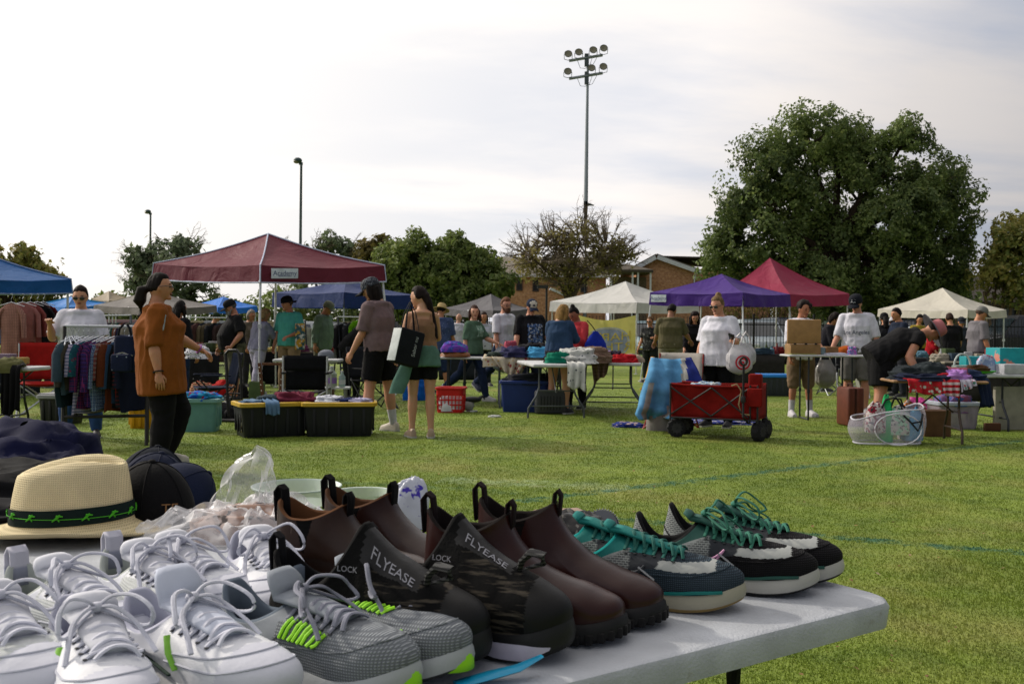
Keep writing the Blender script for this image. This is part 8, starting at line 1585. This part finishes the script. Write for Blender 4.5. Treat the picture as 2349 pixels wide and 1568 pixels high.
# ------------------------------------------------------------------ hats, caps and clothes on the rear table
def hats():
    # straw fedora
    p = G(104, 1254, TT); o = V((p.x, p.y + .12, TT + .004)); t = thing('straw_hat', 'straw fedora with a dark green patterned band', 'hat', o, R(14)); t.scale = (1.07, 1.07, 1.10); ST = M('#d2c298', kind='straw', rough=.75, sc=.9); n, k = 56, 20; P = np.zeros((k, n, 3))
    for i in range(k):
        v = i / (k - 1)
        for j in range(n):
            a = 2 * pi * j / n; cx, cy = cos(a), sin(a); sd = .115 - .010 * v; ex, ey = .112 * (1 - .20 * min(1, v * 1.15) ** 1.5), .092 * (1 - .30 * min(1, v * 1.15) ** 1.5)
            if v < .60: z = .030 + .088 * (v / .60); r = 1.0
            else: q = (v - .60) / .40; r = max(0, cos(q * pi / 2)) ** .75; z = .118 + .026 * sin(q * pi / 2)
            pinch = 1 - .14 * max(0, cx) ** 3 * sm(.3, .9, v) * (1 if abs(cy) < .8 else .5); x, y = ex * r * cx, ey * r * cy * (1 - .22 * max(0, cx) ** 1.5 * sm(.35, 1, v))
            crease = .034 * math.exp(-((y + .012) / .020) ** 2) * sm(.60, .9, v) * (.75 + .35 * (x / ex)); z += .016 * (x / ex) * v - crease; P[i, j] = (x, y, z)
    m = MB(); m.grid(P, closed=True); m.build('crown', ST, t, sharp=0); rows = []
    for rr, dz in ((1.0, .030), (1.02, .022), (1.15, .016), (1.32, .012), (1.5, .012), (1.62, .016), (1.63, .013), (1.5, .008), (1.0, .014)):
        rows.append([(.112 * rr * cos(a) * 1.0, .092 * (1 + (rr - 1) * 1.22) * sin(a), dz + .018 * (abs(sin(a)) ** 2) * max(0, rr - 1.1) * 1.6 - .020 * max(0, cos(a)) * max(0, rr - 1.1)) for a in [2 * pi * j / n for j in range(n)]])
    m = MB(); m.grid(np.array(rows), closed=True); m.build('brim', ST, t, sharp=0); m = MB(); m.grid(np.array([[(.1140 * (1 - .010 * v) * cos(2 * pi * j / n), .0942 * (1 - .014 * v) * sin(2 * pi * j / n), .028 + .030 * v + .004 * cos(2 * pi * j / n)) for j in range(n)] for v in np.linspace(0, 1, 4)]), closed=True); bd = m.build('hat_band', cloth('#12201f'), t); m = MB()
    for k_ in range(14):
        a = 2 * pi * (k_ + .3) / 14; c = V((.1150 * cos(a), .0952 * sin(a), .044)); tx = V((-sin(a) * .115, cos(a) * .095, 0)).normalized(); m.tube([c - tx * .009 + Z_ * -.006, c + Z_ * .001, c + tx * .005 + Z_ * .006], [.0012, .0026, .0016], 5); m.tube([c - tx * .002 + Z_ * .004, c + tx * .010 + Z_ * .003], [.0022, .0012], 5); m.tube([c + Z_ * -.001, c + tx * .004 - Z_ * .006], .0013, 4)
    m.tube([(.1152 * cos(a), .0954 * sin(a), .0415) for a in np.linspace(0, 2 * pi, 60)], .0007, 4)
    m.build('band_motif', M('#3f9a1c', bump=0), bd)
    # black cap seen from behind, navy cap on its side
    def ball_cap(label, pos, rz, tilt, col, emb=None, txt=None):
        t = thing('baseball_cap', label, 'cap', pos, 0); T = Matrix.Rotation(rz, 4, 'Z') @ Matrix.Rotation(tilt[0], 4, 'X') @ Matrix.Rotation(tilt[1], 4, 'Y'); CM = cloth(col, bs=160, bump=.3); m = MB(); m.ell((0, 0, 0), (.105, .088, .125), n=30, k=18, fn=lambda u: 1.0 if u.z > -.05 else max(.05, 1 - (-.05 - u.z) * .2)); keep = [i for i, f in enumerate(m.f) if sum(m.v[j][2] for j in f) / len(f) > -.004]; m.f = [m.f[i] for i in keep]; m.m = [m.m[i] for i in keep]; s0 = len(m.v); m.xform(T); cr = m.build('crown', CM, t); cr.modifiers.new('s', 'SOLIDIFY').thickness = .003
        m = MB(); P = np.array([[(.088 + .085 * q * (1 - (y / .09) ** 2 * .75), y, .004 - .012 * q - y * y * 3.2) for y in np.linspace(-.078, .078, 13)] for q in np.linspace(0, 1, 6)]); m.grid(P); m.xform(T); v = m.build('visor', CM, t); v.modifiers.new('s', 'SOLIDIFY').thickness = .004; m = MB(); m.ell((0, 0, .126), (.009, .009, .005), n=10, k=6)
        for q in range(6): m.tube([(.1055 * cos(q * pi / 3) * sin(b), .0885 * sin(q * pi / 3) * sin(b), .1255 * cos(b)) for b in np.linspace(.05, 1.5, 12)], .0013, 4)
        m.xform(T); m.build('button_and_seams', CM, t)
        if emb: m = MB(); m.ell((.104, 0, .045), (.006, .018, .022), n=12, k=8); m.ell((.108, 0, .045), (.005, .008, .012), n=10, k=6); m.xform(T); m.build('emblem', M(emb, kind='blotch', col2='#6a5020', col3='#c0b070', sc=9), t)
        if txt: m = MB(); text_mesh(m, txt, .022, Matrix.Translation((.095, -.035, .045)) @ Matrix.Rotation(R(55), 4, 'Z') @ Matrix.Rotation(R(90), 4, 'X')); m.xform(T); m.build('lettering', M('#7a5a3a', bump=0), t)
        return t
    p = G(318, 1212, TT); ball_cap('black baseball cap between the straw hat and the plastic wrap', V((p.x, p.y + .07, TT + .012)), R(-28), (R(4), R(6)), '#0d0d0f', txt='TE'); p = G(376, 1195, TT); ball_cap('navy baseball cap turned on its side showing an embroidered badge', V((p.x - .07, p.y + .22, TT - .006)), R(-30), (R(-50), R(24)), '#121a30', emb='#a08838'); p = G(296, 1190, TT); ball_cap('dark blue cap behind the black cap', V((p.x - .06, p.y + .30, TT - .012)), R(160), (R(6), R(-10)), '#171d30'); p = G(232, 1190, TT); ball_cap('striped navy beanie cap peeking over the straw hat crown', V((p.x - .02, p.y + .36, TT - .005)), R(60), (R(0), R(10)), '#131822')
    heap('navy puffer jacket heaped at the left edge behind the straw hat', V((AT(55, 1000, 2.62).x, 2.62, TT)), (.34, .4, .15), cloth('#090d2e', bs=18), 201, name='puffer_jacket', cat='jacket', rough=.24)
    heap('navy jacket sleeve sticking out to the right of the heap', V((AT(112, 1000, 2.55).x, 2.55, TT)), (.20, .3, .11), cloth('#090d2c', bs=18), 202, name='jacket_sleeve', cat='jacket', rough=.2); heap('black fleece folded in front of the navy jacket', V((AT(70, 1000, 2.32).x, 2.34, TT)), (.42, .36, .09), cloth('#0b0c0f', bs=30), 203, name='black_fleece', cat='garment', rough=.2); heap('dark shirt under the black fleece at the left edge', V((AT(-10, 1000, 2.2).x, 2.22, TT)), (.36, .3, .06), cloth('#101116'), 204)
hats()
def wraps():
    # crumpled clear plastic wrap over small shoes
    def film(label, c, size, seed, amp, mat, name='plastic_wrap', rz=0, h=1.0):
        n = 46; U, Vv = np.meshgrid(np.linspace(-1, 1, n), np.linspace(-1, 1, n)); q = np.stack([U.ravel(), Vv.ravel(), 0 * U.ravel()], 1); w = np.stack([vnoise(q * 1.8 + seed, k) for k in (1, 2, 3)], 1); rid = 1 - 2 * np.abs(vnoise(q * 2.6 + w * .9 + seed, 5)); r2 = 1 - 2 * np.abs(vnoise(q * 6 + w * 1.2 + seed, 6)); dome = np.maximum(0, 1 - (q[:, 0] ** 2 + q[:, 1] ** 2)) ** .6
        z = dome * size[2] * h * (.75 + .5 * rid * amp + .22 * r2 * amp) + .003; P = np.stack([q[:, 0] * size[0] / 2 + .02 * w[:, 0], q[:, 1] * size[1] / 2 + .02 * w[:, 1], z], 1); o = MB().grid(P.reshape(n, n, 3)).build(name, mat, sharp=25); o.location = c; o.rotation_euler = (0, 0, rz); return tag(o, label, 'plastic wrap')
    cm = clear_mat((.82, .82, .84), .16, .10); p = on_edge(1.02, .60); c = G(470, 1240, TT); film('crumpled clear plastic wrap lying on the table right of the straw hat', V((c.x + .02, c.y + .02, TT)), (.34, .22, .055), 3.0, 1.0, cm); film('second fold of clear plastic wrap over pale sandals', V((c.x + .14, c.y + .04, TT)), (.26, .22, .07), 8.0, 1.0, cm); heap('pale brown sandals under the clear plastic wrap', V((c.x + .10, c.y + .04, TT)), (.26, .16, .055), M('#8a6f62', kind='blotch', col2='#b0a09a', col3='#3a3434', sc=2.2), 210, name='wrapped_sandals', cat='sandal', rough=.2)
    # standing plastic bag
    c = G(540, 1192, TT); c = V((c.x, c.y + .04, TT)); n, k = 30, 22; P = np.zeros((k, n, 3))
    for i in range(k):
        v = i / (k - 1)
        for j in range(n):
            a = 2 * pi * j / n; r = (.066 - .020 * v) * (1 - max(0, (v - .75) / .25) ** 3 * .85) * (1 + .20 * sin(a * 4 + v * 5) + .10 * sin(a * 9 - v * 8)); P[i, j] = (r * cos(a) + .03 * v, r * .55 * sin(a), .15 * v * (1 + .10 * cos(a - .6)))
    o = MB().grid(P, closed=True).build('clear_plastic_bag', cm, sharp=25); o.location = c; tag(o, 'clear plastic bag standing upright beside the round tub', 'plastic bag')
    c = G(640, 1170, TT); t = thing('plastic_tub', 'round frosted plastic tub behind the brown boots', 'tub', V((c.x + .02, c.y + .1, TT))); m = MB(); m.lathe([(.085, .0), (.105, .042), (.108, .045), (.111, .043), (.109, .039)], 32); m.add([(.085 * cos(2 * pi * i / 32), .085 * sin(2 * pi * i / 32), .001) for i in range(32)], [tuple(range(32))]); m.build('tub_wall', clear_mat((.62, .72, .66), .38, .3), t); m = MB(); m.tube([(.109 * cos(q), .109 * sin(q), .043) for q in np.linspace(0, 2 * pi, 33)], .0022, 5); m.build('rim', M('#a9b8b0', rough=.3), t)
    c = G(815, 1190, TT); t = thing('plastic_tub', 'smaller frosted tub rim showing between the brown boots', 'tub', V((c.x, c.y + .12, TT))); m = MB(); m.lathe([(.06, .0), (.075, .042), (.078, .043), (.074, .039)], 26); m.build('tub_wall', clear_mat((.62, .72, .66), .38, .3), t)
    c = G(920, 1240, TT); heap('white packet with purple and blue print standing behind the boots', V((c.x + .0, c.y + .14, TT)), (.08, .05, .095), M('#b8bcc8', kind='blotch', col2='#b8bcc8', col3='#3a2a9a', sc=3.5, rough=.3), 211, name='printed_packet', cat='packet', rough=.12)
    # sandals and disc at the far corner
    c = G(1300, 1282, TT); heap('black strappy sandals behind the chelsea boots', V((c.x + .0, c.y + .03, TT)), (.14, .11, .062), M('#0e0e10', kind='blotch', col2='#0e0e10', col3='#6a6862', sc=4, rough=.4), 212, name='strappy_sandals', cat='sandal', rough=.3); o = MB().box((0, 0, 0), (.10, .05, .012), bev=.005, rz=.3).build('sandal_insole', M('#9a8474')); o.location = V((c.x - .01, c.y + .09, TT + .07)); tag(o, 'tan insole edge resting on the black sandals', 'insole')
    c = G(1385, 1262, TT); t = thing('metal_disc', 'dark metal disc leaning behind the teal shoe heel', 'disc', V((c.x, c.y + .05, TT + .036)), R(-20)); T = Matrix.Rotation(R(62), 4, 'X'); m = MB(); m.lathe([(.005, 0), (.034, 0), (.0365, .003), (.034, .006), (.005, .006)], 28); m.xform(T); m.build('face', metal('#4a4d52'), t); m = MB(); [m.tube([(.036 * cos(q), .036 * sin(q), .004), (.0385 * cos(q), .0385 * sin(q), .004)], .0012, 4) for q in np.linspace(0, 2 * pi, 40)]; m.xform(T); m.build('beaded_edge', metal('#8a8d90'), t)
    c = G(1160, 1558, TT); m = MB(); m.tube([V((-.06, -.02, .004)), V((-.02, -.004, .010)), V((.015, .006, .016)), V((.045, .022, .026))], [.012, .013, .011, .005], 8, flat=.3); o = m.build('blue_strap', M('#0f8fb8', rough=.35)); o.location = V((c.x, c.y - .01, TT)); tag(o, 'bright blue plastic strap end lying at the table edge', 'strap')
wraps()
finish_remesh(); do_decals()
